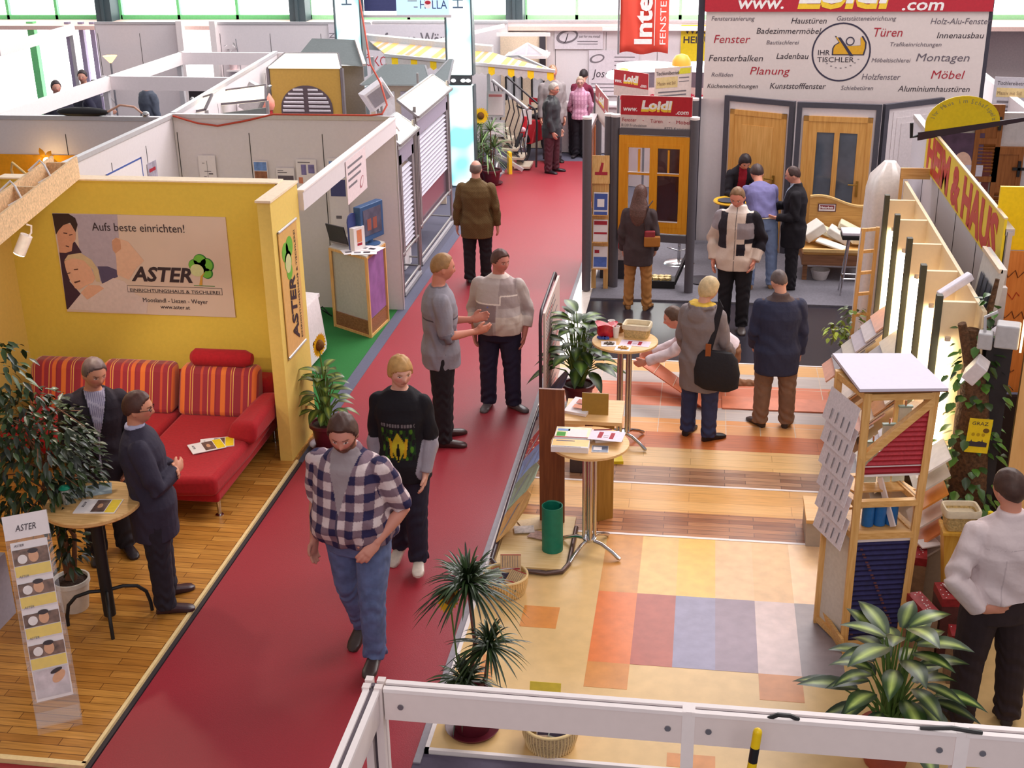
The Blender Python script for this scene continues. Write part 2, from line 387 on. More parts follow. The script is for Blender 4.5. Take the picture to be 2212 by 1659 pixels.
def head_pts(fem=0):
    """directions on a sphere and the sculpted head surface, half-height 1, face towards +Y"""
    nu, nv = 44, 30; D = []; P = []
    for i in range(nv+1):
        t = PI*i/nv
        for k in range(nu):
            a = 2*PI*k/nu
            d = (math.sin(t)*math.cos(a), math.sin(t)*math.sin(a), math.cos(t)); D.append(d)
    D = np.array(D); x, y, z = D[:, 0], D[:, 1], D[:, 2]
    X = x*.68; Y = y*.86; Z = z.copy()
    low = np.clip(-z, 0, 1)
    X *= 1-.30*low**1.5; Y *= np.where(y > 0, 1-.04*low, 1-.32*low**1.2)
    X *= 1+.03*np.clip(z, 0, 1)
    f = np.clip(y, 0, 1)**1.5
    g = lambda a, s: np.exp(-(a/s)**2)
    Y += f*(.035*g(Z-.2, .09)*g(X, .42)-.075*(g(X-.27, .13)+g(X+.27, .13))*g(Z-.02, .12))
    ramp = np.clip((.12-Z)/.42, 0, 1)*np.clip((Z+.36)/.06, 0, 1)
    Y += f*.27*g(X, .085)*ramp*(.35+.65*ramp)
    Y += f*(.035*g(Z+.44, .05)*g(X, .2)+.03*g(Z+.56, .05)*g(X, .18)-.03*g(Z+.50, .03)*g(X, .2)+.055*g(Z+.82, .13)*g(X, .22))
    Y += f*.02*(g(X-.4, .15)+g(X+.4, .15))*g(Z+.18, .18)
    return D, np.stack([X, Y, Z], 1), nu, nv
HEAD_D, HEAD_P, HNU, HNV = head_pts()
def sphere_faces():
    return [(i*HNU+k, (i+1)*HNU+k, (i+1)*HNU+(k+1) % HNU, i*HNU+(k+1) % HNU) for i in range(HNV) for k in range(HNU)]
def smooth01(v): v = np.clip(v, 0, 1); return v*v*(3-2*v)
def hair_mask(style):
    d = HEAD_D; az = np.arctan2(np.abs(d[:, 0]), d[:, 1])  # 0 front, pi back
    fr = {'short': .60, 'crop': .66, 'bald': 2.0, 'thin': .80, 'long': .62, 'bob': .45, 'fringe': .38, 'bun': .66}[style]
    side = {'short': -.12, 'crop': -.02, 'bald': -.05, 'thin': -.08, 'long': -.55, 'bob': -.52, 'fringe': -.30, 'bun': -.02}[style]
    back = {'short': -.52, 'crop': -.42, 'bald': -.45, 'thin': -.48, 'long': -.8, 'bob': -.75, 'fringe': -.6, 'bun': -.45}[style]
    A = [0, .55, .95, 1.25, 1.75, 2.2, PI]; zl = np.interp(az, A, [fr, fr-.02, fr*.75+side*.25, side+.1, side+.02, (side+back)/2, back])
    m = smooth01((d[:, 2]-zl)/.10+.3)
    if style == 'bald': m = smooth01((d[:, 2]-np.interp(az, A, [2, 2, 1.2, side, side, back*.7, back]))/.1+.3)*smooth01((.62-d[:, 2])/.12)
    if style == 'thin': m *= np.where((az < 1.2) & (d[:, 2] > .55), smooth01((az-.3)/.5), 1)
    return m
SKIN = (208, 150, 128)
def person(name, label, pos, face, S=1.75, bw=1.0, belly=0, lean=0, tilt=0, twist=0, head=(0, 0), armR=None, armL=None, legR=None, legL=None,
           footyaw=(12, -12), skin=SKIN, hair=('short', (70, 50, 40), .10), beard=None, glasses=False, top=None, pants=None, shoes=(35, 28, 28),
           hands=('relax', 'relax'), handdir=(None, None), vox=.008, z0=0, extra=None, group=None, footpitch=(0, 0), palm=(None, None), sit=None, shoe_kind='shoe'):
    root = thing(name, label, 'person', (pos[0], pos[1], z0), math.radians(face), group)
    V = Vector
    armR = armR or ((.10, .02, -1), (.02, .15, -1)); armL = armL or ((-.10, .02, -1), (-.02, .15, -1))
    legR = legR or ((.02, .0, -1), (0.01, -.02, -1)); legL = legL or ((-.02, .0, -1), (-.01, -.02, -1))
    # ---- skeleton
    hipx = .052*bw
    legs = []
    for sx, (td, sd) in ((1, legR), (-1, legL)):
        hip = V((sx*hipx*S, 0, -.012*S)); kn = hip+V(td).normalized()*.245*S; an = kn+V(sd).normalized()*.232*S
        legs.append([hip, kn, an])
    lowest = min(l[2].z-(.04+.10*math.sin(math.radians(max(0, footpitch[i]))))*S for i, l in enumerate(legs)) if sit is None else -sit
    pel = V((0, 0, -lowest))
    def pitch_at(z): return math.radians(lean)*(.35+.65*float(smooth01(np.array((z+.05)/.22))))
    def R_at(z):
        tw = math.radians(twist)*float(smooth01(np.array((z+.02)/.25)))
        return Matrix.Rotation(tw, 3, 'Z') @ Matrix.Rotation(-pitch_at(z), 3, 'X') @ Matrix.Rotation(math.radians(tilt)*float(smooth01(np.array((z+.05)/.2))), 3, 'Y')
    zs = [-.40+.01*i for i in range(81)]; pts = {}
    i0 = 40; p = V(pel)
    pts[i0] = V(p)
    for i in range(i0+1, 81): p = p+R_at(zs[i])@V((0, 0, .01*S)); pts[i] = V(p)
    p = V(pel)
    for i in range(i0-1, -1, -1): p = p-V((0, 0, .01*S)); pts[i] = V(p)
    def sp(z):
        t = (z+.40)/.01; i = max(0, min(79, int(t))); f = t-i; return pts[i].lerp(pts[i+1], f)
    Rc = R_at(.3); neck = sp(.325)
    Ztw = Matrix.Rotation(math.radians(twist), 3, 'Z')
    arms = []
    for sx, (ud, fd), hd in ((1, armR, handdir[0]), (-1, armL, handdir[1])):
        sh = sp(.262)+Rc@V((sx*.099*bw*S, 0, 0)); el = sh+(Ztw@V(ud)).normalized()*.172*S; wr = el+(Ztw@V(fd)).normalized()*.145*S
        arms.append([sh, el, wr, (Ztw@V(hd)).normalized() if hd else (wr-el).normalized()])
    Rh = Matrix.Rotation(math.radians(twist*.6+head[0]), 3, 'Z') @ Matrix.Rotation(math.radians(-head[1]-lean*.35), 3, 'X') @ Matrix.Rotation(math.radians(tilt*.5), 3, 'Y')
    hh = .0695*S
    hc = neck+Rc@V((0, .004*S, .028*S))+Rh@V((0, .016*S, .060*S))
    # ---- body: one continuous surface
    mb = MB()
    rings = []
    for z in (-.10, -.07, -.01, .03, .085, .14, .20, .25, .285, .305, .32, .335):
        w, d, yo = sec(z, bw*.93, belly*.8); k = .45 if z == -.10 else 1
        rings.append(ring(sp(z), R_at(z), (w-.004)*S*k, (d-.004)*S*k, yo*S))
    loft(mb, rings)
    nk = .0315*S*(.5+.5*bw)
    mb.tube([sp(.30), sp(.325), hc+Rh@V((0, -.012*S, -.01*S))], [nk*1.25, nk*1.08, nk*.98], 16)
    for sx, (hip, kn, an) in zip((1, -1), legs):
        a, b, c = hip+pel, kn+pel, an+pel
        mb.tube([a, a.lerp(b, .5), b, b.lerp(c, .3), b.lerp(c, .75), c, c+V((0, 0, -.01*S))], [x*S*(.6+.4*bw) for x in (.047, .041, .029, .030, .021, .018, .018)], 14)
    for sx, (sh, el, wr, hd), hk, pm in zip((1, -1), arms, hands, palm):
        mb.tube([sh+(sh-el).normalized()*.005*S, sh.lerp(el, .35), sh.lerp(el, .8), el, el.lerp(wr, .3), el.lerp(wr, .75), wr, wr+hd*.012*S],
                [x*S*(.5+.5*bw) for x in (.0275, .0265, .0225, .0215, .0225, .0170, .0152, .0150)], 14)
        # hand: palm, four unequal fingers, thumb from the side near the wrist
        if pm: n = (Ztw@V(pm)).normalized()
        else: n = V((-sx, .15, 0))
        n = (n-hd*n.dot(hd)).normalized(); s = hd.cross(n)*sx*1.0
        s = (s if s.dot(V((0, 1, 0)))+s.dot(V((0, 0, .5))) > 0 else -s).normalized()
        hs = .105*S; w0 = wr+hd*.006*S
        prs = []
        for t, ww, dd in ((0, .20, .13), (.15, .25, .135), (.35, .235, .12), (.52, .22, .10), (.56, .18, .07)):
            c = w0+hd*hs*t; prs.append([c+s*hs*ww*math.cos(2*PI*k/12)*.92+n*hs*dd*math.sin(2*PI*k/12)*.95 for k in range(12)])
        loft(mb, prs)
        curl = {'relax': 24, 'fist': 75, 'grip': 55, 'flat': 8}[hk]
        for j, (off, L, r) in enumerate(((.16, .40, .062), (.055, .45, .065), (-.055, .42, .062), (-.155, .33, .055))):
            b0 = w0+hd*hs*(.50-.03*abs(j-1))+s*hs*off; cur = math.radians(curl*(.75+.12*j)*.5); q = [b0-hd*hs*.1, b0]; dr = V(hd)+s*(.06*(1.4-j))
            for seg in (.45, .32, .25):
                ang = cur; cur += math.radians(curl*.8)
                q.append(q[-1]+(dr*math.cos(ang)+n*math.sin(ang)).normalized()*hs*L*seg)
            r1 = max(r*hs, vox*.95)
            mb.tube(q, [r1*1.1, r1*1.05, r1, r1*.93, r1*.75], 8)
        tb = w0+hd*hs*.14+s*hs*.17; r1 = max(.070*hs, vox*1.0)
        mb.tube([tb-s*hs*.08, tb+s*hs*.08+hd*hs*.08, tb+s*hs*.17+hd*hs*.24+n*hs*.05, tb+s*hs*.17+hd*hs*.40+n*hs*.10], [r1*1.35, r1*1.2, r1, r1*.8], 8)
    # head and ears
    Hm = np.array(Rh); hcn = np.array(hc)
    hp = (HEAD_P*hh) @ Hm.T + hcn
    mb.add([V(q) for q in hp], sphere_faces())
    for sx in (1, -1):
        mb.ball(hc+Rh@V((sx*.665*hh, -.06*hh, -.10*hh)), (.065*hh+vox*.3, .15*hh, .25*hh), 12, 8, Rh @ Matrix.Rotation(sx*.35, 3, 'Z'))
    me = remesh(mb, vox, 2)
    co = mesh_np(me); q = (co-hcn) @ Hm / hh
    x, y, z = q[:, 0], q[:, 1], q[:, 2]; ishead = (np.abs(x) < .9) & (np.abs(y) < 1.3) & (z > -1.05) & (z < 1.1)
    cols = np.tile(np.array(skin, float), (len(co), 1))
    def blend(msk, c): cols[:] = cols*(1-msk[:, None])+np.array(c, float)*msk[:, None]
    fr = ishead & (y > .35)
    el_ = lambda cx, cz, rx, rz: smooth01(1.6-1.2*(((np.abs(x)-cx)/rx)**2+((z-cz)/rz)**2))*fr
    blend(.45*el_(.33, -.22, .22, .18), (205, 110, 100))
    blend(.25*smooth01(1.3-((x/.12)**2+((z+.26)/.1)**2))*fr, (200, 105, 95))
    hcol = hair[1]
    blend(.85*el_(.27, .165, .16, .035), tuple(c*.75 for c in hcol))
    blend(.9*el_(.27, .015, .12, .05), (225, 215, 210)); blend(el_(.27, .015, .05, .05), (45, 35, 35)); blend(.6*el_(.27, .065, .13, .02), (70, 45, 40))
    blend(.8*smooth01(1.5-1.1*((x/.2)**2+((z+.50)/.05)**2))*fr, (165, 85, 80))
    blend(.8*smooth01(1.4-1.2*((x/.17)**2+((z+.50)/.012)**2))*fr, (95, 50, 50))
    if beard:
        bm_ = smooth01((-.30-z+.25*np.clip(np.abs(x)-.3, 0, 1)*2)/.10)*(ishead & (y > -.1) & (z > -1.15))*(1-.9*smooth01(1.4-((x/.15)**2+((z+.50)/.06)**2)))
        blend(beard[1]*bm_, beard[0])
    nb = np.linalg.norm(co-np.array(arms[0][2]), axis=1)
    finish(me, 'body', vcol('skin', .55, bump=.0), root, cols, co)
    # ---- hair
    if hair[0]:
        m_ = hair_mask(hair[0]); th = hair[2]
        r = RND.random()*9
        tex = 1+.16*np.sin(HEAD_D[:, 0]*13+r+3*HEAD_D[:, 2])*np.sin(HEAD_D[:, 1]*9+r)+.10*np.sin(np.arctan2(HEAD_D[:, 0], HEAD_D[:, 1])*22)
        P = HEAD_P.copy(); nrm = HEAD_D/np.array([.68, .86, 1]); nrm /= np.linalg.norm(nrm, axis=1)[:, None]
        th_ = th*(m_*tex*(.75+.35*np.clip(HEAD_D[:, 2], 0, 1)))
        if hair[0] in ('long', 'bob', 'fringe'): th_ *= 1+.8*np.clip(-HEAD_D[:, 2]+.2, 0, 1)*(HEAD_D[:, 1] < .4)
        P = np.where(m_[:, None] > .03, P+nrm*(th_-.012)[:, None], P*.86)
        hb = MB(); hb.add([V(v) for v in (P*hh) @ Hm.T+hcn], sphere_faces())
        if hair[0] == 'long':
            rr = []
            for t, w, d, yo in ((.85, .45, .45, -.05), (.3, .70, .62, -.25), (-.3, .80, .50, -.52), (-.9, .98, .46, -.80), (-1.5, 1.08, .42, -1.15), (-2.2, .98, .34, -1.38), (-2.9, .72, .26, -1.45), (-3.4, .35, .15, -1.45)):
                rr.append(ring(hc+(Rh if t > -.6 else Rc)@V((0, yo*hh, t*hh)), Rc, w*hh, d*hh, 0, 20))
            loft(hb, rr)
            me = remesh(hb, .011, 3)
            finish(me, 'hair', M('hair_%d_%d_%d' % hair[1], hair[1], .45, var=.25, scale=60, bump=.3), root)
        else:
            if hair[0] == 'bun': hb.ball(hc+Rh@V((0, -.85*hh, .35*hh)), (.3*hh, .25*hh, .3*hh))
            hb.build('hair', M('hair_%d_%d_%d' % hair[1], hair[1], .55, var=.15, scale=30, bump=.15), root, smooth=True, fix=True)
    if beard and len(beard) > 2:
        d = HEAD_D; az = np.arctan2(np.abs(d[:, 0]), d[:, 1]); Pm = HEAD_P
        m_ = smooth01((np.interp(az, [0, .35, .8, 1.3], [-.40, -.40, -.32, .05])-Pm[:, 2])/.08+.2)*smooth01((1.45-az)/.15)*(1-smooth01(1.5-((Pm[:, 0]/.15)**2+((Pm[:, 2]+.50)/.055)**2)))*smooth01((Pm[:, 2]+1.2)/.1)
        P = np.where(m_[:, None] > .05, Pm*(1+beard[2]*m_[:, None]), Pm*.86)
        MB().add([V(v) for v in (P*hh) @ Hm.T+hcn], sphere_faces()).build('beard', M('hair_%d_%d_%d' % beard[0], beard[0], .6, var=.3, scale=70, bump=.3), root, smooth=True)
    if glasses:
        gb = MB()
        for sx in (1, -1):
            gb.tube([hc+Rh@V(((sx*.28+.2*math.cos(t*PI/8))*hh, .84*hh, (.02+.13*math.sin(t*PI/8))*hh)) for t in range(17)], .018*hh, 6)
            gb.tube([hc+Rh@V((sx*.48*hh, .82*hh, .04*hh)), hc+Rh@V((sx*.70*hh, .3*hh, .04*hh)), hc+Rh@V((sx*.72*hh, -.05*hh, .0))], .02*hh, 6)
        gb.tube([hc+Rh@V((-.09*hh, .86*hh, .04*hh)), hc+Rh@V((.09*hh, .86*hh, .04*hh))], .018*hh, 6)
        gb.build('glasses', M('dark_metal', (50, 45, 45), .3, .8), root)
    pcoord = lambda c: ((c-np.array(pel)) @ np.array(R_at(.15)))/S
    # ---- trousers
    if pants:
        e = pants.get('ease', .010); mb = MB(); rr = []
        for z in (-.095, -.07, -.03, 0, .03, pants.get('waist', .06)):
            w, d, yo = sec(min(z, .06), bw, belly*.9); k = .55 if z == -.095 else 1
            rr.append(ring(sp(z), R_at(z), (w+e*.5)*S*k, (d+e*.5)*S*k, yo*S*.8))
        loft(mb, rr); fl = pants.get('flare', 1.0)
        for hip, kn, an in legs:
            a, b, c = hip+pel, kn+pel, an+pel
            e2 = c+(c-b).normalized()*.012*S
            ln = pants.get('len', 1)
            mb.tube([a+V((0, 0, .01*S)), a.lerp(b, .3), a.lerp(b, .7), b, b.lerp(c, .35), b.lerp(c, .8), b.lerp(e2, ln)],
                    [(x*(.55+.45*bw)+e)*S for x in (.050, .050, .042, .035, .0335*(.6+.4*fl), .029*fl, .0295*fl)], 16)
        me = remesh(mb, vox, 3); co = mesh_np(me); nn = normals_np(me)
        gz = co[:, 2]/S
        wr_ = np.sin(co[:, 2]*95/S*1.2+co[:, 0]*40+np.sin(co[:, 1]*60)*2)
        amp = .0018*np.exp(-((gz-.285)/.06)**2)+.0042*np.exp(-((gz-.07)/.05)**2)+.0005
        co += nn*(wr_*amp*S)[:, None]
        c = pants['col']
        if callable(c): finish(me, 'trousers', vcol('trouser_cloth', .85, bump=.25), root, c(pcoord(co), co/S), co)
        else: finish(me, 'trousers', M('trousers_%d_%d_%d' % c, c, .85, var=pants.get('var', .12), scale=pants.get('scale', 14), bump=.25), root, None, co)
        if pants.get('belt'):
            bb = MB(); z = pants.get('waist', .06)-.005; w, d, yo = sec(z, bw, belly*.9)
            for dz in (0,):
                r1 = ring(sp(z-.012), R_at(z), (w+e*.5+.004)*S, (d+e*.5+.004)*S, yo*S*.8); r2 = ring(sp(z+.012), R_at(z), (w+e*.5+.004)*S, (d+e*.5+.004)*S, yo*S*.8)
                loft(bb, [r1, r2])
            bb.build('belt', M('belt_%d_%d_%d' % pants['belt'], pants['belt'], .5), root, smooth=True)
    # ---- upper garment
    if top:
        e = top.get('ease', .012); mb = MB(); rr = []; hem = top.get('hem', -.03); fl = top.get('flare', 0)
        zz = [hem]+[z for z in (-.2, -.15, -.12, -.09, -.05, -.01, .03, .06, .09, .14, .20, .25, .285) if z > hem+.015]
        for z in zz:
            w, d, yo = sec(z, bw, belly); b = e+fl*max(0, (.1-z))*.25
            if z > .22: b *= .75
            if z > .27: b *= .75
            hx = .007 if z < .02 else 0
            rr.append(ring(sp(z), R_at(z), (w+b+hx)*S, (d+b+hx)*S, yo*S))
        for z, k in ((.305, .55), (.318, .40), (top.get('neck', .325), .25)):
            w, d, yo = sec(z, bw, 0); rr.append(ring(sp(z), R_at(z), (w+e*k)*S, (d+e*k)*S, 0))
        loft(mb, rr)
        sl = top.get('sleeve', 1.0); se = top.get('se', e*.85)*.62; sw = top.get('sw', 1.0)
        for sh, el, wr, hd in arms:
            mb.ball(sh, (.0315*bw+se)*S, 14, 10); path = [sh, sh.lerp(el, .35), sh.lerp(el, .75), el, el.lerp(wr, .35), el.lerp(wr, .8), wr.lerp(el, -.02)]
            rad = [.0315*bw, .0305*bw, .028, .027, .0265*sw, .0225*sw, .0205*sw]
            cum = [0, .19, .41, .54, .70, .91, 1.0]
            pp = []; rad2 = []
            for P_, r_, t in zip(path, rad, cum):
                if t <= sl+1e-6: pp.append(P_); rad2.append((r_+se)*S)
                else:
                    i = len(pp); f = (sl-cum[i-1])/(t-cum[i-1]); pp.append(path[i-1].lerp(P_, f)); rad2.append(((rad[i-1]+(r_-rad[i-1])*f)+se*1.15)*S); break
            mb.tube(pp, rad2, 16)
        if top.get('hood'):
            for a in range(-3, 4):
                t = a/3*1.9; mb.ball(sp(.315)+Rc@V((math.sin(t)*.056*S, -math.cos(t)*.05*S-.012*S, .004*S)), (.032*S, .03*S, .022*S))
            mb.ball(sp(.27)+Rc@V((0, -.075*S, 0)), (.06*S, .03*S, .055*S))
        if top.get('collar'):
            cr = []
            for z, k, h in ((.300, .062, 0), (.318, .050, .010), (.338, .044, .012), (.345, .039, .010)):
                cr.append(ring(sp(z)+Rc@V((0, -.004*S, h*.3*S)), Rc, k*S*top['collar'], k*S*.92*top['collar'], 0))
            loft(mb, cr)
        me = remesh(mb, vox, 3); co = mesh_np(me); nn = normals_np(me); t = pcoord(co)
        wr_ = np.sin(t[:, 2]*55+t[:, 0]*40+np.sin(t[:, 1]*50+t[:, 0]*20)*2.2)
        dm = np.full(len(co), 9.0); sleevet = np.zeros(len(co)); along = np.zeros(len(co))
        for sh, el, wr, hd in arms:
            for a, b, base in ((sh, el, 0), (el, wr, 1)):
                a_, b_ = np.array(a), np.array(b); ab = b_-a_; u = np.clip(((co-a_) @ ab)/(ab @ ab), 0, 1)
                dd = np.linalg.norm(co-(a_+u[:, None]*ab), axis=1)
                k = dd < dm; dm[k] = dd[k]; along[k] = base+u[k]
        arm = (dm < (.034*bw+se)*S*1.10) & ((np.abs(t[:, 0]) > .098*bw) | (along > .5))
        amp = np.where(arm, .0022+.003*np.exp(-((along-1)/.25)**2), .0014+.0022*np.exp(-((t[:, 2]-.06)/.06)**2))*top.get('wrinkle', 1)
        co += nn*(wr_*amp*S)[:, None]
        c = top['col']; nm = top.get('name', 'jacket')
        if callable(c): finish(me, nm, vcol('cloth_sheen' if top.get('gloss') else 'cloth', .45 if top.get('gloss') else .85, bump=.2), root, c(t, arm, along), co)
        else: finish(me, nm, M(('gloss_' if top.get('gloss') else 'cloth_')+'%d_%d_%d' % c, c, top.get('rough', .85), var=.1, scale=16, bump=.25), root, None, co)
    # ---- shoes
    if shoes:
        for i, (hip, kn, an) in enumerate(legs):
            c = an+pel; sb = MB(); yaw = math.radians(footyaw[i]); fp = math.radians(footpitch[i])
            R = Matrix.Rotation(-yaw, 3, 'Z') @ Matrix.Rotation(-fp, 3, 'X')
            rr = []
            for yy, w, h, zb in ((-.042, .012, .020, 0), (-.036, .021, .036, 0), (-.01, .023, .046, 0), (.025, .0245, .042, 0), (.06, .027, .033, 0), (.09, .0285, .027, 0), (.112, .023, .021, 0), (.122, .010, .012, .002)):
                pr = []
                for k in range(14):
                    t = 2*PI*k/14; cc, ss = math.cos(t), math.sin(t)
                    zz_ = zb+h*(.5+.5*math.copysign(abs(ss)**.6, ss)); pr.append(c+R@V((w*S*math.copysign(abs(cc)**.7, cc), yy*S, (zz_-.042)*S)))
                rr.append(pr)
            loft(sb, rr); sb.build(shoe_kind, M('shoe_%d_%d_%d' % shoes, shoes, .35, var=.1), root, smooth=True)
    info = dict(root=root, arms=arms, pel=pel, hc=hc, sp=sp, S=S, Rc=Rc, legs=legs, Rh=Rh, hh=hh)
    if extra: extra(info)
    return info
def worldpt(info, v): return Matrix.Rotation(info['root'].rotation_euler.z, 3, 'Z') @ Vector(v) + Vector(info['root'].location)
# ------------------------------------------------------------------ colours shared by the fair stands
WHITE = M('stand_panel_white', (224, 214, 216), .6, var=.02)
ALU = M('aluminium_profile', (200, 195, 198), .4, .35, var=.04)
TRIMW = M('white_trim', (240, 228, 226), .5, var=.02)
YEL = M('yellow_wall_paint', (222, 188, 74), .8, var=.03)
BLACK = M('black_plastic', (28, 26, 28), .5)
INK = M('dark_print', (60, 50, 58), .7); REDINK = M('red_print', (170, 38, 55), .7); WHINK = M('white_print', (245, 240, 238), .7)
YELINK = M('yellow_print', (245, 205, 60), .7); GREYINK = M('grey_print', (120, 112, 118), .7); BLUEINK = M('blue_print', (70, 90, 160), .7); GREENINK = M('green_print', (70, 150, 50), .7)
PAPER = M('paper', (236, 226, 226), .7, var=.02)
CHROME = M('chrome', (200, 198, 200), .18, 1, var=.02)
STEEL = M('grey_steel', (140, 138, 145), .4, .6)
PINE = wood('pine_wood', (214, 160, 92), (232, 184, 118), 'Z', 5)
PINEX = wood('pine_wood_across', (214, 160, 92), (232, 184, 118), 'X', 5)
BEECH = wood('beech_wood', (222, 172, 112), (238, 194, 136), 'X', 4)
DARKGREY = M('dark_grey_lacquer', (92, 86, 92), .5, var=.04)
TERRA = M('brown_red_pot', (96, 30, 42), .4)
SOIL = M('soil', (60, 42, 34), .95, var=.4, scale=60, bump=.6)
RED = M('red_carpet', (150, 13, 36), .46, var=.10, scale=160, bump=.10, sheen=.10, spec=.5)

# ------------------------------------------------------------------ floors
def slab(name, x0, y0, x1, y1, z0, z1, mat, label): return struct(MB().span((x0, y0, z0), (x1, y1, z1)), name, mat, label)
slab('floor', -30, -2, 22, 30, -.25, -.012, M('grey_hall_carpet', (86, 84, 100), .9, var=.12, scale=90), 'dark grey floor of the exhibition hall around the stands')
slab('floor_aisle', -3.65, -2, -1.65, 24.0, -.012, .003, RED, 'red carpet of the aisle running away between the stands')
slab('floor_aisle_side', -12, 2, -3.652, 5.97, -.012, .003, RED, 'red carpet in front of the yellow stand')
slab('floor_parquet', -6.62, 6.02, -3.715, 11.1, -.012, .03, planks('oak_parquet', (172, 112, 46), (206, 146, 70), (120, 72, 30), .62, .075, .28), 'oak parquet floor of the yellow stand')
slab('trim_1', -3.713, 6.0, -3.688, 10.45, -.012, .034, M('cream_edge_strip', (236, 206, 150), .4), 'cream edge strip along the parquet')
slab('trim_2', -6.62, 5.975, -3.688, 6.018, -.012, .034, MATS['cream_edge_strip'], 'cream edge strip at the front of the parquet')
slab('trim_3', -3.686, 5.975, -3.655, 10.45, -.012, .012, M('black_edge_strip', (44, 34, 40), .6), 'black edge strip between parquet and red carpet')
slab('floor_green', -6.4, 11.2, -3.79, 14.98, -.012, .004, M('green_carpet', (36, 108, 48), .95, var=.12, scale=120), 'green carpet of the white stand')
slab('floor_grey_strip', -3.788, 11.2, -3.652, 23.9, -.012, .003, M('blue_grey_strip', (92, 92, 112), .85), 'blue grey strip between green and red carpet')
slab('floor_kerb', -1.648, 6.3, -1.60, 18.0, -.012, .014, M('grey_kerb', (150, 142, 150), .5), 'grey edge strip on the stand side of the red carpet')
slab('floor_front_edge', -1.648, 2, 6, 6.40, -.012, .004, M('dark_floor_front', (84, 74, 92), .8), 'dark grey floor in front of the flooring stand')
LINO = M('linoleum_sand', (222, 184, 126), .36, var=.06, scale=9, spec=.25)
slab('floor_linoleum', -1.57, 6.44, 4.5, 9.365, -.012, .026, LINO, 'sand coloured linoleum of the flooring stand')
slab('trim_4', -1.598, 6.41, -1.57, 11.5, -.012, .029, TRIMW, 'white edge profile on the aisle side of the flooring stand')
slab('trim_5', -1.598, 6.41, 4.5, 6.438, -.012, .029, TRIMW, 'white edge profile at the front of the flooring stand')
xb = [-.66, -.363, -.068, .230, .525, .82, 1.115]
def tileset(y0, y1, cols, key):
    for i, c in enumerate(cols):
        if c: slab('floor_sample_%s_%d' % (key, i+1), xb[i], y0, xb[i+1], y1, .02, .0275, M('lino_%s%d' % (key, i), c, .36, var=.09, scale=11, spec=.25), 'flooring sample square of the %s row' % key)
tileset(8.455, 9.365, [(212, 148, 82), (228, 186, 112), (238, 190, 92), (232, 188, 138), (230, 184, 130), (250, 206, 162)], 'upper')
tileset(7.51, 8.455, [(224, 122, 62), (176, 88, 70), (146, 138, 164), (148, 126, 140), (212, 186, 182), (150, 136, 138)], 'middle')
for i, (x0, y0, x1, y1, c) in enumerate([(-.66, 7.21, -.363, 7.51, (212, 140, 70)), (.525, 7.21, .82, 7.51, (204, 130, 70)), (-1.2, 7.89, -.93, 8.18, (218, 140, 66)), (-.07, 6.3+.15, .23, 6.58, (214, 140, 74)), (-1.40, 7.2, -1.30, 7.5, (226, 150, 84))]):
    slab('floor_inlay_%d' % (i+1), x0, y0, x1, y1, .02, .0275, M('lino_inlay%d' % i, c, .36, var=.09, scale=11, spec=.25), 'small orange brown inlay in the sand linoleum')
X1 = 1.75
slab('trim_6', -1.57, 9.365, X1+.6, 9.395, -.01, .031, TRIMW, 'white profile between linoleum and walnut boards')
slab('floor_walnut_front', -1.57, 9.395, X1+.6, 9.82, -.01, .027, planks('walnut_boards', (150, 88, 48), (196, 132, 84), (110, 66, 40), .55, .07, .34, spec=.25), 'walnut boards next to the linoleum')
slab('floor_bamboo', -1.57, 9.82, X1+.6, 10.33, -.01, .027, planks('bamboo_boards', (226, 168, 98), (238, 186, 120), (200, 146, 86), 1.4, .17, .34, spec=.25, vscale=.5), 'pale bamboo boards between two dark strips')
slab('trim_7', -1.57, 10.33, X1+.6, 10.36, -.01, .031, TRIMW, 'white profile behind the bamboo boards')
slab('floor_walnut_back', -1.57, 10.36, X1+.6, 10.71, -.01, .027, planks('smoked_boards', (150, 104, 78), (192, 146, 112), (112, 80, 64), .5, .07, .34, spec=.25), 'smoked brown boards behind the white profile')
slab('floor_maple', -1.57, 10.71, X1+.6, 11.13, -.01, .027, planks('maple_boards', (232, 184, 122), (242, 198, 138), (206, 160, 106), 1.2, .14, .34, spec=.25, vscale=.4), 'pale maple boards')
slab('floor_cherry', -1.57, 11.13, X1+.6, 11.5, -.01, .027, planks('cherry_boards', (196, 104, 52), (208, 116, 62), (170, 88, 44), 1.2, .19, .34, spec=.25, vscale=.5), 'red brown cherry boards')
def tiles(name, c, c2): return planks(name, c, c2, (214, 192, 172), .335, .335, .36, spec=.25, off=0, mortar=.004, vscale=.35)
for i, (y0, y1, nm, c, c2) in enumerate([(11.5, 11.84, 'ochre', (222, 148, 84), (236, 176, 116)), (11.84, 12.16, 'grey', (196, 182, 176), (184, 172, 166)), (12.16, 12.80, 'terracotta', (214, 122, 92), (224, 138, 104)), (12.80, 13.13, 'grey_back', (204, 190, 182), (190, 178, 172)), (13.13, 13.44, 'beige', (226, 172, 112), (236, 190, 134))]):
    slab('floor_tiles_%s' % nm, -1.57, y0, X1+.6, y1, -.01, .027, tiles('tiles_'+nm, c, c2), '%s floor tiles in a row across the stand' % nm.replace('_', ' '))
slab('trim_8', -1.57, 13.44, X1+.6, 13.47, -.01, .031, TRIMW, 'white profile behind the floor tiles')
slab('floor_black', -1.38, 13.47, 2.4, 15.62, -.01, .012, M('black_vinyl', (46, 42, 50), .26, var=.08, scale=30, spec=.35), 'glossy black vinyl floor behind the tiles')
slab('floor_reflection_strip', -1.6, 11.5, -1.38, 18.2, -.01, .02, M('painted_floor_reflection', (250, 236, 226), .25, spec=.6), 'white floor strip beside the red carpet with the gloss reflection put into its colour')  # white colour and width stand in for the reflection on the glossy floor
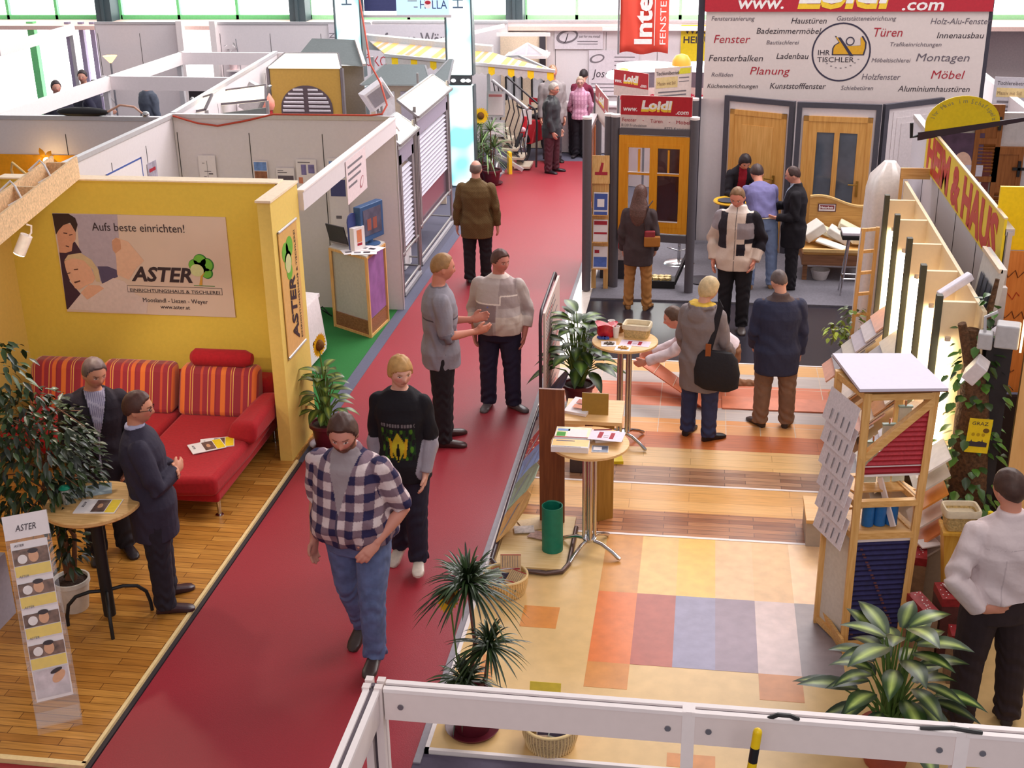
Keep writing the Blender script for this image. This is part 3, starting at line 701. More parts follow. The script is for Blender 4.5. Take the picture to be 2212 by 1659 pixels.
slab('floor_grey_podium', -1.379, 15.62, 3.8, 18.5, -.01, .035, M('grey_podium_felt', (112, 108, 116), .9, var=.12, scale=40), 'grey felt podium of the window stand')

# ------------------------------------------------------------------ hall back wall, windows, columns
WINE = emit('bright_daylight_pane', (255, 255, 255), 3.4)
GREEN = M('green_window_bar', (120, 214, 140), .5)
HALLW = M('hall_wall_pale', (226, 208, 206), .8)
struct(MB().span((-24, 26.6, 0), (16, 26.9, 2.36)), 'wall_back', HALLW, 'pale hall wall below the high windows')
struct(MB().span((-24, 26.6, 6.4), (16, 26.9, 8.5)), 'wall_back_upper', HALLW, 'pale hall wall above the high windows')
struct(MB().span((-24, 25.3, 2.28), (16, 26.6, 2.36)), 'trim_9', M('pink_sill_board', (232, 196, 186), .7), 'sill board under the high windows')
for i, (x0, x1) in enumerate([(-24, -12.8), (-12.45, -8.55), (-8.25, -4.05), (-3.7, 3.6), (3.9, 16)]):
    w = MB().span((x0, 26.62, 2.36), (x1, 26.66, 6.4)).build('window_%d' % (i+1), WINE); w['kind'] = 'structure'; w['label'] = 'bright window band of the hall back wall'; w['category'] = 'window'
    fb = MB(); n = max(2, int((x1-x0)/1.02)); 
    for k in range(n+1): fb.span((x0+(x1-x0)*k/n-.03, 26.52, 2.36), (x0+(x1-x0)*k/n+.03, 26.62, 6.4))
    fb.span((x0, 26.52, 2.36), (x1, 26.62, 2.45)); fb.span((x0, 26.52, 4.4), (x1, 26.62, 4.46))
    f = fb.build('window_frame', GREEN if i < 2 else M('pale_green_bar', (160, 225, 170), .5), w)
for i, x in enumerate((-12.64, -8.40, -3.88, 3.74)):
    struct(MB().span((x-.17, 26.1, 0), (x+.17, 26.5, 6.5)).span((x-.03, 26.05, 0), (x+.03, 26.1, 6.5)), 'pillar_%d' % (i+1), M('dark_teal_steel', (66, 82, 88), .5), 'dark steel hall column before the windows')
# low white stand walls along the back, with window-like gaps
def wallpanels(name, p, q, z0, z1, mat=WHITE, label='', n=None, t=.04, rail=True):
    """a run of stand panels with posts, rail on top"""
    p, q = Vector((*p, 0)), Vector((*q, 0)); d = q-p; L = d.length; u = d.normalized(); n = n or max(1, round(L/1.0)); nn = Vector((-u.y, u.x, 0))
    a = p; b = q
    o = struct(MB().hexa([a-nn*t/2+Vector((0, 0, z0)), b-nn*t/2+Vector((0, 0, z0)), b+nn*t/2+Vector((0, 0, z0)), a+nn*t/2+Vector((0, 0, z0))],
                         [a-nn*t/2+Vector((0, 0, z1)), b-nn*t/2+Vector((0, 0, z1)), b+nn*t/2+Vector((0, 0, z1)), a+nn*t/2+Vector((0, 0, z1))]), name, mat, label)
    pb = MB(); gm = MB()
    for k in range(n+1):
        c = p+u*(L*k/n); pb.box((c.x, c.y, (z0+z1)/2), (.035, .035, z1-z0+.01), rz=math.atan2(u.y, u.x))
        if k < n:
            for sx in (-1, 1):
                e = c+u*(.03); gm.box((e.x, e.y, (z0+z1)/2-.1), (.008, t+.006, z1-z0-.2), rz=math.atan2(u.y, u.x))
    if rail:
        pb.bar(p+Vector((0, 0, z1)), q+Vector((0, 0, z1)), t+.03, .05)
    pb.build('panel_post', ALU, o); gm.build('panel_joint', M('joint_grey', (150, 138, 140), .7), o)
    return o
wallpanels('wall_back_left', (-12.36, 25.1), (-10.55, 25.1), 0, 2.44, label='white stand wall on the far left of the back row')
wallpanels('wall_back_middle', (-9.75, 25.1), (-6.6, 25.1), 0, 2.44, label='white stand wall behind the shutter displays')
wallpanels('wall_back_middle_right', (-6.6, 25.3), (-3.9, 25.3), 0, 2.44, label='white stand wall behind the large banner') 
wallpanels('wall_back_right', (-4.0, 25.45), (4.0, 25.45), 0, 2.44, label='white stand wall behind the metal goods stand')
for i, x in enumerate((-10.5, -9.8)):
    struct(MB().span((x-.06, 24.9, 0), (x+.06, 25.05, 2.5)), 'trim_%d' % (10+i), TRIMW, 'white post beside the bright gap in the back wall')
w = MB().span((-13.6, 25.9, .1), (-9.6, 25.95, 2.3)).build('window_6', WINE); w['kind'] = 'structure'; w['label'] = 'bright glazed wall seen through the gaps'; w['category'] = 'window'
struct(MB().span((-14.2, 25.7, 0), (-14.05, 25.85, 2.4)), 'trim_12', GREEN, 'green post of the glazed wall')
wl = MB().span((-24, 25.9, .1), (-13.9, 25.95, 2.3)).build('window_7', WINE); wl['kind'] = 'structure'; wl['label'] = 'bright glazed wall at the far left'; wl['category'] = 'window'
wf = MB()
for x in (-13.25, -12.95, -12.7): wf.span((x-.05, 25.6, 0), (x+.05, 25.7, 2.4))
wf.build('window_frame', M('grey_glazing_bar', (150, 140, 165), .5), w)

# ------------------------------------------------------------------ yellow furniture stand
struct(MB().span((-6.66, 11.08, 0), (-3.85, 11.2, 2.53)).span((-6.66, 11.07, 2.53), (-3.9, 11.21, 2.545)), 'wall_yellow_back', YEL, 'yellow back wall with the large poster')
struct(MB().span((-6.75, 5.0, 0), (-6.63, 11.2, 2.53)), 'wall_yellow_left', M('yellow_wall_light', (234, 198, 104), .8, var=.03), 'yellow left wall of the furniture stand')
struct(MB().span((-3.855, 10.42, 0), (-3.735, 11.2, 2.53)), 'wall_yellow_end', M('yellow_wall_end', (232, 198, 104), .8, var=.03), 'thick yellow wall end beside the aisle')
struct(MB().span((-3.87, 10.41, 2.53), (-3.725, 11.21, 2.55)), 'trim_13', M('cream_cap', (244, 220, 190), .6), 'cream cap on the yellow wall end')
struct(MB().span((-6.66, 11.06, 2.546), (-3.87, 11.22, 2.56)), 'trim_14', MATS['cream_cap'], 'cream cap on the yellow back wall')
# ------------------------------------------------------------------ white stand
wallpanels('wall_white_back', (-6.52, 15.0), (-3.72, 15.0), 0, 2.44, label='white back wall of the green carpet stand', n=3)
wallpanels('wall_white_left', (-6.55, 11.3), (-6.55, 15.03), 0, 2.44, label='white left wall of the green carpet stand', n=4)
wallpanels('wall_white_left_far', (-6.56, 15.08), (-7.12, 20.8), 0, 2.44, label='long white wall running back behind the shutter displays', n=6)
wallpanels('wall_white_far_left', (-9.2, 14.78), (-6.58, 14.78), 0, 2.44, label='white wall of the neighbouring stand on the left', n=2)
struct(MB().span((-3.75, 11.22, 2.26), (-3.69, 14.97, 2.44)), 'beam_white', WHITE, 'white header beam above the green carpet')
struct(MB().span((-3.76, 11.22, 2.44), (-3.68, 14.97, 2.456)), 'trim_15', TRIMW, 'white cap on the header beam')
for i, (a, b, lb) in enumerate([((-8.93, 14.9), (-8.8, 21.2), 'white frame rail of the left stands'), ((-12.6, 21.7), (-12.8, 25), 'white frame rail at the far left'), ((-8.98, 18.2), (-6.95, 18.15), 'white cross rail in front of the back left stand'), ((-8.85, 20.85), (-7.0, 20.85), 'white cross rail behind the first cross rail')]):
    struct(MB().bar((*a, 2.33), (*b, 2.33), .06, .2), 'beam_%d' % (i+1), TRIMW if i < 2 else WHITE, lb)
for i, (x, y) in enumerate([(-8.93, 18.2), (-8.85, 20.85), (-12.8, 24.9)]):
    struct(MB().span((x-.04, y-.04, 0), (x+.04, y+.04, 2.3)), 'pillar_%d' % (5+i), ALU, 'thin aluminium post of the left frame stand')
# orange shop wall behind the yellow stand
struct(MB().span((-9.0, 14.72, 0), (-6.6, 14.75, 1.98)), 'wall_orange', M('orange_wall', (238, 160, 20), .8), 'orange wall behind the yellow stand')
# ------------------------------------------------------------------ window stand (right) and heim wall
struct(MB().span((-.06, 18.55, 0), (3.76, 18.7, 2.12)), 'wall_window_stand', WHITE, 'white wall under the large word board')
struct(MB().span((-.15, 18.5, 0), (-.06, 18.7, 4.4)), 'pillar_8', M('dark_frame_post', (62, 58, 70), .5), 'dark post left of the word board')
struct(MB().span((3.72, 18.5, 1.9), (3.80, 18.7, 4.4)), 'pillar_9', MATS['dark_frame_post'], 'dark post right of the word board')
wallpanels('wall_heim', (2.32, 9.75), (2.32, 14.6), 0, 2.6, M('grey_white_panel', (214, 208, 216), .6, var=.02), 'grey white panel wall under the long yellow sign', n=5)
struct(MB().span((4.0, 15.5, 0), (4.1, 25, 2.3)), 'wall_right_back', WHITE, 'white wall at the right behind the window stand')
# ================================================================== yellow furniture stand
def poster_couple():
    t = thing('poster', 'large furniture poster with a sleeping couple on the yellow wall', 'poster', (-6.15, 11.078, 1.225))
    W_, H_ = 1.735, .995
    F = Face((0, -.012, 0), (1, 0, 0), (0, 0, 1), t)
    MB().span((0, -.012, 0), (W_, 0, H_)).build('sheet', M('poster_beige', (214, 188, 172), .35, var=.04, scale=2, spec=.5), t)
    def pc(cx, cy):
        l = 440+.15*(cy-320); return ((cx-l)/1490*W_, H_*(1-(cy-320-.025*(cx-440))/845))
    A = lambda pts: [pc(*p) for p in pts]
    m = lambda n, c: M(n, c, .4, var=.05)
    F.shape('picture', A([(600, 330), (1010, 332), (1030, 560), (1010, 840), (860, 900), (680, 640), (660, 420)]), m('poster_lilac', (176, 160, 172)), .0005, .0006)
    F.shape('picture', A([(500, 640), (640, 560), (700, 650), (640, 740), (590, 900), (690, 1010), (575, 1146), (562, 1146)]), m('poster_plum', (62, 38, 58)), .001, .0006)
    F.shape('picture', A([(478, 470), (560, 400), (640, 430), (650, 500), (648, 540), (622, 575), (612, 640), (560, 655), (503, 652)]), m('poster_skin', (208, 148, 120)), .0018, .0006)
    F.shape('picture', A([(442, 322), (585, 324), (645, 360), (666, 415), (648, 480), (600, 400), (540, 420), (500, 460), (474, 500)]), m('poster_hair', (52, 34, 38)), .0025, .0006)
    F.shape('picture', A([(840, 770), (930, 770), (1010, 800), (1020, 860), (880, 920)]), m('poster_navy', (84, 74, 104)), .0012, .0006)
    F.shape('picture', A([(575, 1146), (690, 1010), (870, 930), (980, 870), (1080, 900), (1180, 1010), (1290, 1060), (1280, 1176), (900, 1166)]), m('poster_sheet', (214, 192, 186)), .0018, .0006)
    F.shape('picture', A([(545, 730), (600, 690), (700, 690), (780, 780), (822, 870), (800, 910), (730, 940), (680, 975), (640, 960), (590, 880), (560, 800)]), m('poster_skin2', (222, 168, 140)), .0024, .0006)
    F.shape('picture', A([(545, 722), (580, 672), (690, 655), (790, 715), (850, 800), (866, 905), (830, 900), (800, 800), (720, 720), (630, 700)]), m('poster_blond', (206, 178, 140)), .0030, .0006)
    F.shape('picture', A([(690, 1000), (760, 930), (860, 935), (900, 960), (800, 1030), (750, 1060)]), m('poster_skin2', None), .0028, .0006)
    F.shape('picture', A([(968, 545), (1010, 525), (1110, 560), (1180, 640), (1250, 720), (1180, 790), (1120, 885), (1015, 840), (1005, 690)]), m('poster_arm', (220, 176, 150)), .0022, .0006)
    F.shape('picture', A([(966, 560), (1000, 525), (1040, 545), (1048, 620), (1000, 660), (975, 630)]), m('poster_hand', (200, 146, 118)), .0030, .0006)
    for a, b, c in ((620, 500, 540), (560, 480, 580)): pass
    dk = m('poster_line', (92, 56, 54))
    for e in ([(590, 500), (620, 495), (622, 503), (592, 508)], [(540, 480), (575, 486), (574, 494), (540, 490)], [(560, 590), (590, 600), (588, 607), (560, 600)],
              [(630, 795), (668, 790), (668, 800), (632, 804)], [(570, 830), (600, 822), (600, 830), (572, 838)], [(630, 905), (685, 890), (688, 902), (640, 918)]): F.shape('picture', A(e), dk, .0034, .0005)
    ink = M('poster_ink', (56, 40, 46), .6)
    a, b = pc(795, 465); F.text('Aufs beste einrichten!', a, b, .115, ink, w=.93)
    a, b = pc(1155, 890); F.text('ASTER', a, b, .20, ink, shear=.25, bold=.006, w=.62)
    a, b = pc(1130, 985); F.text('EINRICHTUNGSHAUS & TISCHLEREI', a, b, .045, ink, w=.91)
    fr = [pc(1102, 935), pc(1942, 958), pc(1942, 1012), pc(1102, 985)]
    x0, y1 = pc(1102, 932); x1, y0 = pc(1942, 1012)
    for q in ((x0, y0, x1, y0+.004), (x0, y1-.004, x1, y1), (x0, y0, x0+.004, y1), (x1-.004, y0, x1, y1)): F.rect('rule', *q, ink, .002, .001)
    a, b = pc(1245, 1075); F.text('Mooslandl - Liezen - Weyer', a, b, .062, ink, w=.66)
    a, b = pc(1405, 1132); F.text('www.aster.at', a, b, .056, ink, w=.30)
    gr = M('poster_green', (110, 178, 60), .5); gd = M('poster_dark_green', (48, 120, 52), .5)
    def logo(F, cx, cy, s, base):
        for dx, dy, r in ((-.10, .02, .085), (.0, .09, .10), (.10, .03, .10), (.09, -.10, .08), (-.0, -.02, .09)):
            F.shape('logo', ell(cx+dx*s+.01*s, cy+dy*s, (r+.014)*s, (r+.014)*s, 18), gd, base, .0005); F.shape('logo', ell(cx+dx*s, cy+dy*s, r*s, r*s, 18), gr, base+.0008, .0005)
        F.shape('logo', ell(cx-.06*s, cy-.06*s, .11*s, .10*s, 18), M('poster_pale_green', (206, 206, 150), .5), base+.0016, .0004)
        F.shape('logo', [(cx-.05*s, cy-.30*s), (cx+.0*s, cy-.30*s), (cx+.02*s, cy-.16*s), (cx+.07*s, cy-.08*s), (cx-.01*s, cy-.15*s)], M('poster_ochre', (206, 150, 62), .5), base+.0022, .0004)
        F.rect('logo', cx-.14*s, cy-.315*s, cx+.2*s, cy-.305*s, gd, base, .0005)
    a, b = pc(1740, 770); logo(F, a, b, .62, .0015)
    # banner on the wall end
    t = thing('hanging_banner', 'narrow tan banner with a sideways logo on the yellow wall end', 'banner', (-3.733, 10.53, 1.03))
    F = Face((.012, 0, 0), (0, 1, 0), (0, 0, 1), t)
    MB().span((.004, 0, 0), (.012, .52, 1.2)).build('sheet', M('banner_tan', (226, 178, 104), .35, spec=.5), t)
    F.text('ASTER', .34, .10, .22, ink, shear=.25, bold=.006, w=.62, rot=PI/2)
    F.text('EINRICHTUNGSHAUS & TISCHLEREI', .44, .06, .05, ink, w=1.05, rot=PI/2)
    for dx, dy, r in ((0, 0, .10), (-.06, .10, .09), (.06, .12, .10), (.02, -.10, .08)): F.shape('logo', ell(.2+dx, .88+dy, r, r, 18), gr, .001, .001)
    F.shape('logo', ell(.2, .86, .08, .09, 18), M('poster_pale_green', None), .0026, .0006)
    for a, b in (((0, 0), (.52, 0)), ((0, 1.2), (.52, 1.2))): MB().tube([F.P(a[0], a[1], 0), F.P(b[0], b[1], 0)], .012, 8).build('batten', ALU, t)
    return logo
LOGO = poster_couple()

def sofa():
    t = thing('sofa', 'red corner sofa with striped back cushions under the poster', 'sofa', (-.05, 0, .03))
    F = M('red_sofa_fabric', (166, 18, 30), .9, var=.10, scale=40, bump=.12, sheen=.08)
    st = [(0, (150, 28, 44)), (.10, (222, 110, 36)), (.22, (150, 28, 44)), (.34, (220, 150, 60)), (.36, (156, 30, 46)), (.40, (226, 170, 90)), (.42, (142, 24, 40)), (.60, (196, 70, 40)), (.66, (150, 28, 44)), (.78, (224, 160, 80)), (.80, (158, 34, 44)), (.86, (216, 100, 36)), (.96, (140, 24, 38))]
    S = stripes('striped_cushion_fabric', st, .40)
    def pad(mb, nm, mat, bev=.05): o = mb.build(nm, mat, t, smooth=True, bevel=bev); return o
    pad(MB().span((-6.35, 9.95, .15), (-4.78, 10.95, .26)).span((-4.74, 9.22, .15), (-3.95, 10.95, .26)), 'base', F, .03)
    pad(MB().hexa([(-6.32, 9.86, .25), (-4.80, 9.86, .25), (-4.80, 10.62, .25), (-6.32, 10.62, .25)], [(-6.32, 9.88, .43), (-4.80, 9.88, .43), (-4.80, 10.62, .43), (-6.32, 10.62, .43)]), 'seat_cushion', F)
    ch = [(-4.78, 10.62), (-4.78, 9.38), (-4.60, 9.18), (-4.25, 9.10), (-3.93, 9.14), (-3.90, 9.9), (-3.92, 10.62)]
    pad(MB().poly([(x, y, .25) for x, y in ch], (0, 0, .18)), 'chaise_cushion', F)
    pad(MB().span((-6.35, 10.70, .2), (-3.94, 10.96, .70)), 'backrest', F, .06)
    for i, (x0, x1) in enumerate(((-6.3, -5.63), (-5.58, -4.83), (-4.79, -4.0))):
        b = MB(); b.hexa([(x0, 10.40, .42), (x1, 10.40, .42), (x1, 10.66, .42), (x0, 10.66, .42)], [(x0+.01, 10.56, .86), (x1-.01, 10.56, .86), (x1-.01, 10.76, .86), (x0+.01, 10.76, .86)])
        pad(b, 'back_cushion', S, .06)
    a = MB().hexa([(-4.16, 9.95, .40), (-3.83, 9.85, .40), (-3.82, 10.60, .40), (-4.08, 10.62, .40)], [(-4.10, 10.0, .56), (-3.82, 9.92, .60), (-3.82, 10.62, .64), (-4.02, 10.64, .62)])
    pad(a, 'armrest', F, .06)
    hb = MB(); hb.tube([(-4.68, 10.66, .93), (-4.64, 10.66, .93), (-4.15, 10.66, .93), (-4.08, 10.66, .93)], [.05, .085, .085, .05], 18); pad(hb, 'headrest', F, 0)
    for x, y in ((-3.99, 9.30), (-4.62, 9.42), (-5.1, 10.05), (-6.2, 10.05), (-4.0, 10.85)):
        MB().lathe([(.035, 0), (.035, .006), (.016, .012), (.02, .16)], (x, y, 0), 14).build('leg', CHROME, t, smooth=True)
sofa()
def magazine(name, label, loc, rz, w, h, th=.006, group=None, kind=0, grp=None):
    t = thing(name, label, 'magazine', loc, rz, group)
    MB().span((-w/2, -h/2, 0), (w/2, h/2, th)).build('pages', PAPER, t)
    F = Face((0, 0, th), (1, 0, 0), (0, 1, 0), t)
    F.rect('cover_picture', -w*.1, -h*.42, w*.22, h*.42, M('cover_photo', (110, 84, 76), .4, var=.5, scale=22), .0003, .0004)
    F.rect('cover_band', w*.24, -h*.46, w*.48, h*.46, M('cover_yellow', (240, 204, 36), .4), .0003, .0004)
    F.shape('cover_picture', ell(w*.05, 0, w*.06, h*.16), M('cover_skin', (214, 160, 124), .4), .0009, .0004)
    F.text('ASTER', -w*.40, h*.30, h*.13, INK, shear=.25, h=.0006, rot=-PI/2)
    return t
magazine('magazine', 'furniture magazine lying on top on the red chaise cushion', (-4.28, 9.74, .468), .62, .30, .215)
magazine('magazine', 'furniture magazine half under the other one on the chaise', (-4.22, 9.84, .461), .35, .30, .215)
def bar_table_round(name, label, loc, h, r, top, legs, col_mat, kind):
    t = thing(name, label, 'table', loc)
    MB().lathe([(.01, h-.045), (r-.02, h-.045), (r, h-.03), (r, h-.008), (r-.008, h), (.01, h)], n=48).build('tabletop', top, t, smooth=True)
    return t
def black_table():
    t = bar_table_round('bar_table', 'round oak bar table on a black pedestal in the yellow stand', (-4.27, 7.62, .03), .98, .345, BEECH if 0 else wood('oak_top', (206, 158, 96), (228, 184, 124), 'X', 3), 0, BLACK, 0)
    MB().lathe([(.045, .03), (.045, .93), (.12, .935)], n=20).build('column', BLACK, t, smooth=True)
    for k in range(4):
        a = math.radians(-62+90*k); c, s = math.cos(a), math.sin(a)
        MB().tube([(c*.03, s*.03, .24), (c*.12, s*.12, .25), (c*.22, s*.22, .23), (c*.28, s*.28, .17), (c*.30, s*.30, .08), (c*.305, s*.305, 0)], .014, 10).build('leg', BLACK, t, smooth=True)
black_table()
magazine('magazine', 'furniture magazine with yellow band on the round oak table', (-4.19, 7.55, 1.0105), .12, .30, .215)
tag(MB().span((-.15, -.09, 0), (.15, .09, .004)).build('leaflet', M('blue_grey_leaflet', (170, 184, 190), .4), None, loc=(-4.36, 7.78, 1.0105), rz=.45), 'blue grey leaflet on the far side of the round oak table', 'leaflet')
t = thing('pencil_cup', 'clear cup with green lid and pencils on the round oak table', 'cup', (-4.44, 7.57, 1.0105))
MB().lathe([(.028, 0), (.034, .12)], n=18, caps=False).build('glass', glass('clear_cup', alpha=.35), t, smooth=True)
MB().lathe([(.005, .10), (.036, .115), (.045, .125), (.030, .14), (.005, .145)], n=18).build('lid', M('green_lid', (20, 140, 110), .4), t, smooth=True)
pb = MB()
for k in range(6): pb.tube([(.018*math.cos(k), .018*math.sin(k), .003), (.02*math.cos(k+.4), .02*math.sin(k+.4), .115)], .0035, 6)
pb.build('pencils', M('white_pencils', (230, 220, 220), .5), t)
# ficus
t = thing('ficus_tree', 'leafy ficus in a white pot left of the oak table', 'plant', (-4.60, 7.72, .03))
pot(t, .135, .26, M('white_pot', (226, 218, 208), .45), rim=1.03)
tb = MB()
for k, (x, y) in enumerate(((0, 0), (.02, .01), (-.02, .0))): tb.tube([(x, y, .22), (x*2+.02*math.sin(k*2), y*2+.03, .6), (-x*3-.05, y*2, 1.0), (x*6-.1, .02*k, 1.5)], [.022, .018, .014, .006], 8)
for k in range(14):
    a = k*2.4; tb.tube([(-.05, 0, .75+.06*k), (-.05+.2*math.cos(a), .2*math.sin(a), .9+.06*k), (-.05+.42*math.cos(a), .42*math.sin(a), .92+.05*k)], [.008, .006, .003], 5)
tb.build('trunk', M('ficus_bark', (112, 74, 50), .8, var=.2), t, smooth=True)
fb = MB(); crown(fb, (-.16, .02, 1.25), (.52, .42, .55), 1500, .085, (36, 50, 22), 3, .45); crown(fb, (-.26, .0, 1.92), (.22, .2, .25), 90, .09, (44, 62, 28), 4, .45, hollow=.1); crown(fb, (.06, -.05, .58), (.13, .12, .24), 70, .085, (34, 48, 20), 5, .45, hollow=.1)
fb.build('foliage', LEAF, t, smooth=True, fix=False)
# acrylic brochure stand
def brochure_stand():
    t = thing('brochure_stand', 'clear acrylic stand with a column of brochures on the parquet', 'stand', (-4.03, 6.34, .03), math.radians(31))
    AC = glass('acrylic', (235, 235, 240), .09, .08); W_ = .28; lean = .42
    def fp(x, s): return Vector((x, .04+s*math.sin(lean), s*math.cos(lean)))
    n = Vector((0, -math.cos(lean), math.sin(lean)))
    b = MB().poly([fp(-W_/2, 0), fp(W_/2, 0), fp(W_/2, 1.40), fp(-W_/2, 1.40)], -n*.005); b.build('back_plate', AC, t)
    MB().span((-W_/2, -.05, 0), (W_/2, .34, .006)).build('foot_plate', AC, t)
    sb = MB()
    for x in (-W_/2, W_/2):
        sb.poly([fp(x, 0), fp(x, 1.4), fp(x, 1.4)+n*.03, fp(x, 0)+n*.05], (.004, 0, 0)); sb.poly([(x, .04, .0), (x, .34, 0), fp(x, .75)], (.004, 0, 0))
    sb.build('side_plate', AC, t)
    F0 = Face(fp(-W_/2, 0), (1, 0, 0), fp(0, 1)-fp(0, 0), None)
    hd = MB().poly([fp(-W_/2, 1.24)+n*.006, fp(W_/2, 1.24)+n*.006, fp(W_/2, 1.40)+n*.006, fp(-W_/2, 1.40)+n*.006], n*.004).build('header_card', PAPER, t)
    F = Face(fp(-W_/2, 1.24)+n*.011, (1, 0, 0), fp(0, 1)-fp(0, 0), t); F.text('ASTER', .07, .05, .06, INK, shear=.25, w=.13, h=.001)
    pk = MB()
    for k in range(5): pk.poly([fp(-W_/2+.005, .98-.205*k)+n*.035, fp(W_/2-.005, .98-.205*k)+n*.035, fp(W_/2-.005, 1.06-.205*k)+n*.035, fp(-W_/2+.005, 1.06-.205*k)+n*.035], n*.003)
    pk.poly([fp(-W_/2+.005, 0)+n*.05, fp(W_/2-.005, 0)+n*.05, fp(W_/2-.005, .1)+n*.05, fp(-W_/2+.005, .1)+n*.05], n*.003)
    pk.build('pocket', AC, t)
    Z = Matrix.Rotation(math.radians(31), 3, 'Z'); base = Vector(t.location)
    words = ['topmost, whole cover showing', 'second from the top', 'in the middle of the column', 'second from the bottom', 'bottom one without yellow band']
    for k in range(5):
        b = thing('brochure', 'furniture brochure in the acrylic stand, '+words[k], 'brochure', t.location, math.radians(31), 'brochures in the acrylic stand')
        s0 = .985-.205*k; s1 = s0+(.235 if k else .235)
        MB().poly([fp(-.115, s0)+n*.012, fp(.115, s0)+n*.012, fp(.115, s1)+n*.008, fp(-.115, s1)+n*.008], n*.012).build('pages', PAPER, b)
        F = Face(fp(-.115, s0)+n*.0245, (1, 0, 0), fp(0, 1)-fp(0, 0), b)
        if k < 4:
            F.rect('cover_band', .005, .006, .225, .075, M('cover_yellow', None), .0005, .0008); F.rect('cover_picture', .005, .08, .225, .185 if k == 0 else .165, M('cover_photo_warm', (120, 92, 80), .4, var=.5, scale=20), .0005, .0008)
            F.shape('cover_picture', ell(.13, .13, .032, .04), M('cover_skin', None), .002, .0006); F.shape('cover_picture', ell(.06, .12, .03, .03), M('cover_white', (232, 222, 218), .4), .002, .0006)
            F.shape('cover_picture', ell(.13, .165, .033, .016), M('poster_hair', None), .0028, .0006)
            F.text('ASTER', .02, .205, .022, INK, shear=.25, h=.002)
        else:
            F.rect('cover_picture', .01, .02, .22, .2, M('cover_pale', (206, 192, 196), .4, var=.2, scale=14), .0005, .0008); F.shape('cover_picture', ell(.16, .14, .05, .03, rot=.7), M('cover_skin', None), .002, .0006); F.shape('cover_picture', ell(.15, .18, .04, .014, rot=.3), M('poster_hair', None), .002, .0006)
brochure_stand()
tag(MB().span((-5.6, 7.35, .03), (-5.02, 7.60, .55)).build('plinth', M('grey_plinth', (176, 170, 184), .6), None), 'low pale grey plinth at the left edge behind the brochure stand', 'plinth')
# chipboard lamp beam
t = thing('lamp_beam', 'double chipboard beam above the yellow stand', 'beam', (0, 0, 0))
OSB = M('chipboard', (222, 184, 140), .7, var=.25, scale=45)
MB().bar((-5.84, 11.1, 2.66), (-5.04, 7.0, 2.66), .025, .21).build('board', OSB, t); MB().bar((-6.08, 11.1, 2.66), (-5.28, 7.0, 2.66), .025, .21).build('board', OSB, t)
for y in (10.9, 9.95, 9.0, 8.0):
    x = -5.84+(11.1-y)*.195; MB().bar((x-.02, y, 2.66), (x-.23, y, 2.66), .03, .18).build('spacer', OSB, t)
cb = MB()
for y in (10.4, 9.6): x = -5.84+(11.1-y)*.195; cb.tube([(x-.24, y, 2.78), (x-.16, y+.08, 2.86), (x-.08, y, 2.84), (x+.02, y-.1, 2.76), (x-.05, y-.2, 2.72)], .01, 6)
cb.build('cable', M('white_cable', (230, 220, 216), .5), t, smooth=True)
t = thing('spot_lamp', 'white spot lamp hanging under the chipboard beam', 'lamp', (-5.50, 9.4, 2.44))
R = Matrix.Rotation(.45, 3, 'Y') @ Matrix.Rotation(-.2, 3, 'X')
MB().tube([R@Vector((0, 0, .04)), R@Vector((0, 0, -.13))], [.05, .05], 16).build('lamp_body', M('white_enamel', (226, 210, 200), .4), t, smooth=True)
MB().tube([R@Vector((0, 0, -.131)), R@Vector((0, 0, -.137))], [.045, .045], 16).build('lens', emit('lamp_lens', (255, 235, 215), 9), t)
MB().tube([(0, .03, 0), (.05, .03, .05), (.06, .03, .11), (.02, .03, .12)], .008, 6).build('bracket', MATS['white_enamel'], t, smooth=True)
spot('spot_lamp_light', (-5.55, 9.35, 2.28), (-4.6, 10.3, .4), 60, (1, .86, .68), 80)
spot('stand_spot_light', (-4.9, 8.2, 2.5), (-5.0, 11.0, 1.5), 65, (1, .88, .70), 75)
spot('stand_spot_light_front', (-4.6, 8.6, 2.6), (-4.2, 7.8, 0), 45, (1, .86, .68), 90)

# ================================================================== white stand with green carpet
t = thing('info_counter', 'grey and violet info counter with wooden edges on the green carpet', 'counter', (-3.87, 13.92, .004))
Lq = Vector((-.54, .36, 0)); Rq = Vector((.06, .62, 0)); z1 = 1.0
def cp(a, b, z): return tuple(Lq*a+Rq*b+Vector((0, 0, z)))
MB().hexa([cp(.03, .03, .01), cp(.97, .03, .01), cp(.97, .97, .01), cp(.03, .97, .01)], [cp(.03, .03, z1), cp(.97, .03, z1), cp(.97, .97, z1), cp(.03, .97, z1)]).build('core', M('grey_felt_panel', (190, 184, 172), .8), t)
MB().hexa([cp(0, .06, .22), cp(.02, .06, .22), cp(.02, .95, .22), cp(0, .95, .22)], [cp(0, .06, z1-.02), cp(.02, .06, z1-.02), cp(.02, .95, z1-.02), cp(0, .95, z1-.02)]).build('side_panel', M('violet_print', (146, 100, 156), .5, var=.2, scale=6), t)
MB().hexa([cp(-.004, -.004, .03), cp(.99, -.004, .03), cp(.99, .1, .03), cp(-.004, .99, .03)], [cp(-.004, -.004, .20), cp(.99, -.004, .20), cp(.99, .1, .20), cp(-.004, .99, .20)]).build('plinth_panel', wood('plinth_brown', (132, 84, 52), (160, 108, 70), 'X', 4), t)
eb = MB()
for a, b in ((0, 0), (1, 0), (0, 1)): eb.bar(cp(a, b, 0), cp(a, b, z1), .035)
for z in (.015, z1-.01): eb.bar(cp(0, 0, z), cp(1, 0, z), .03); eb.bar(cp(0, 0, z), cp(0, 1, z), .03)
eb.build('edge_strip', PINE, t)
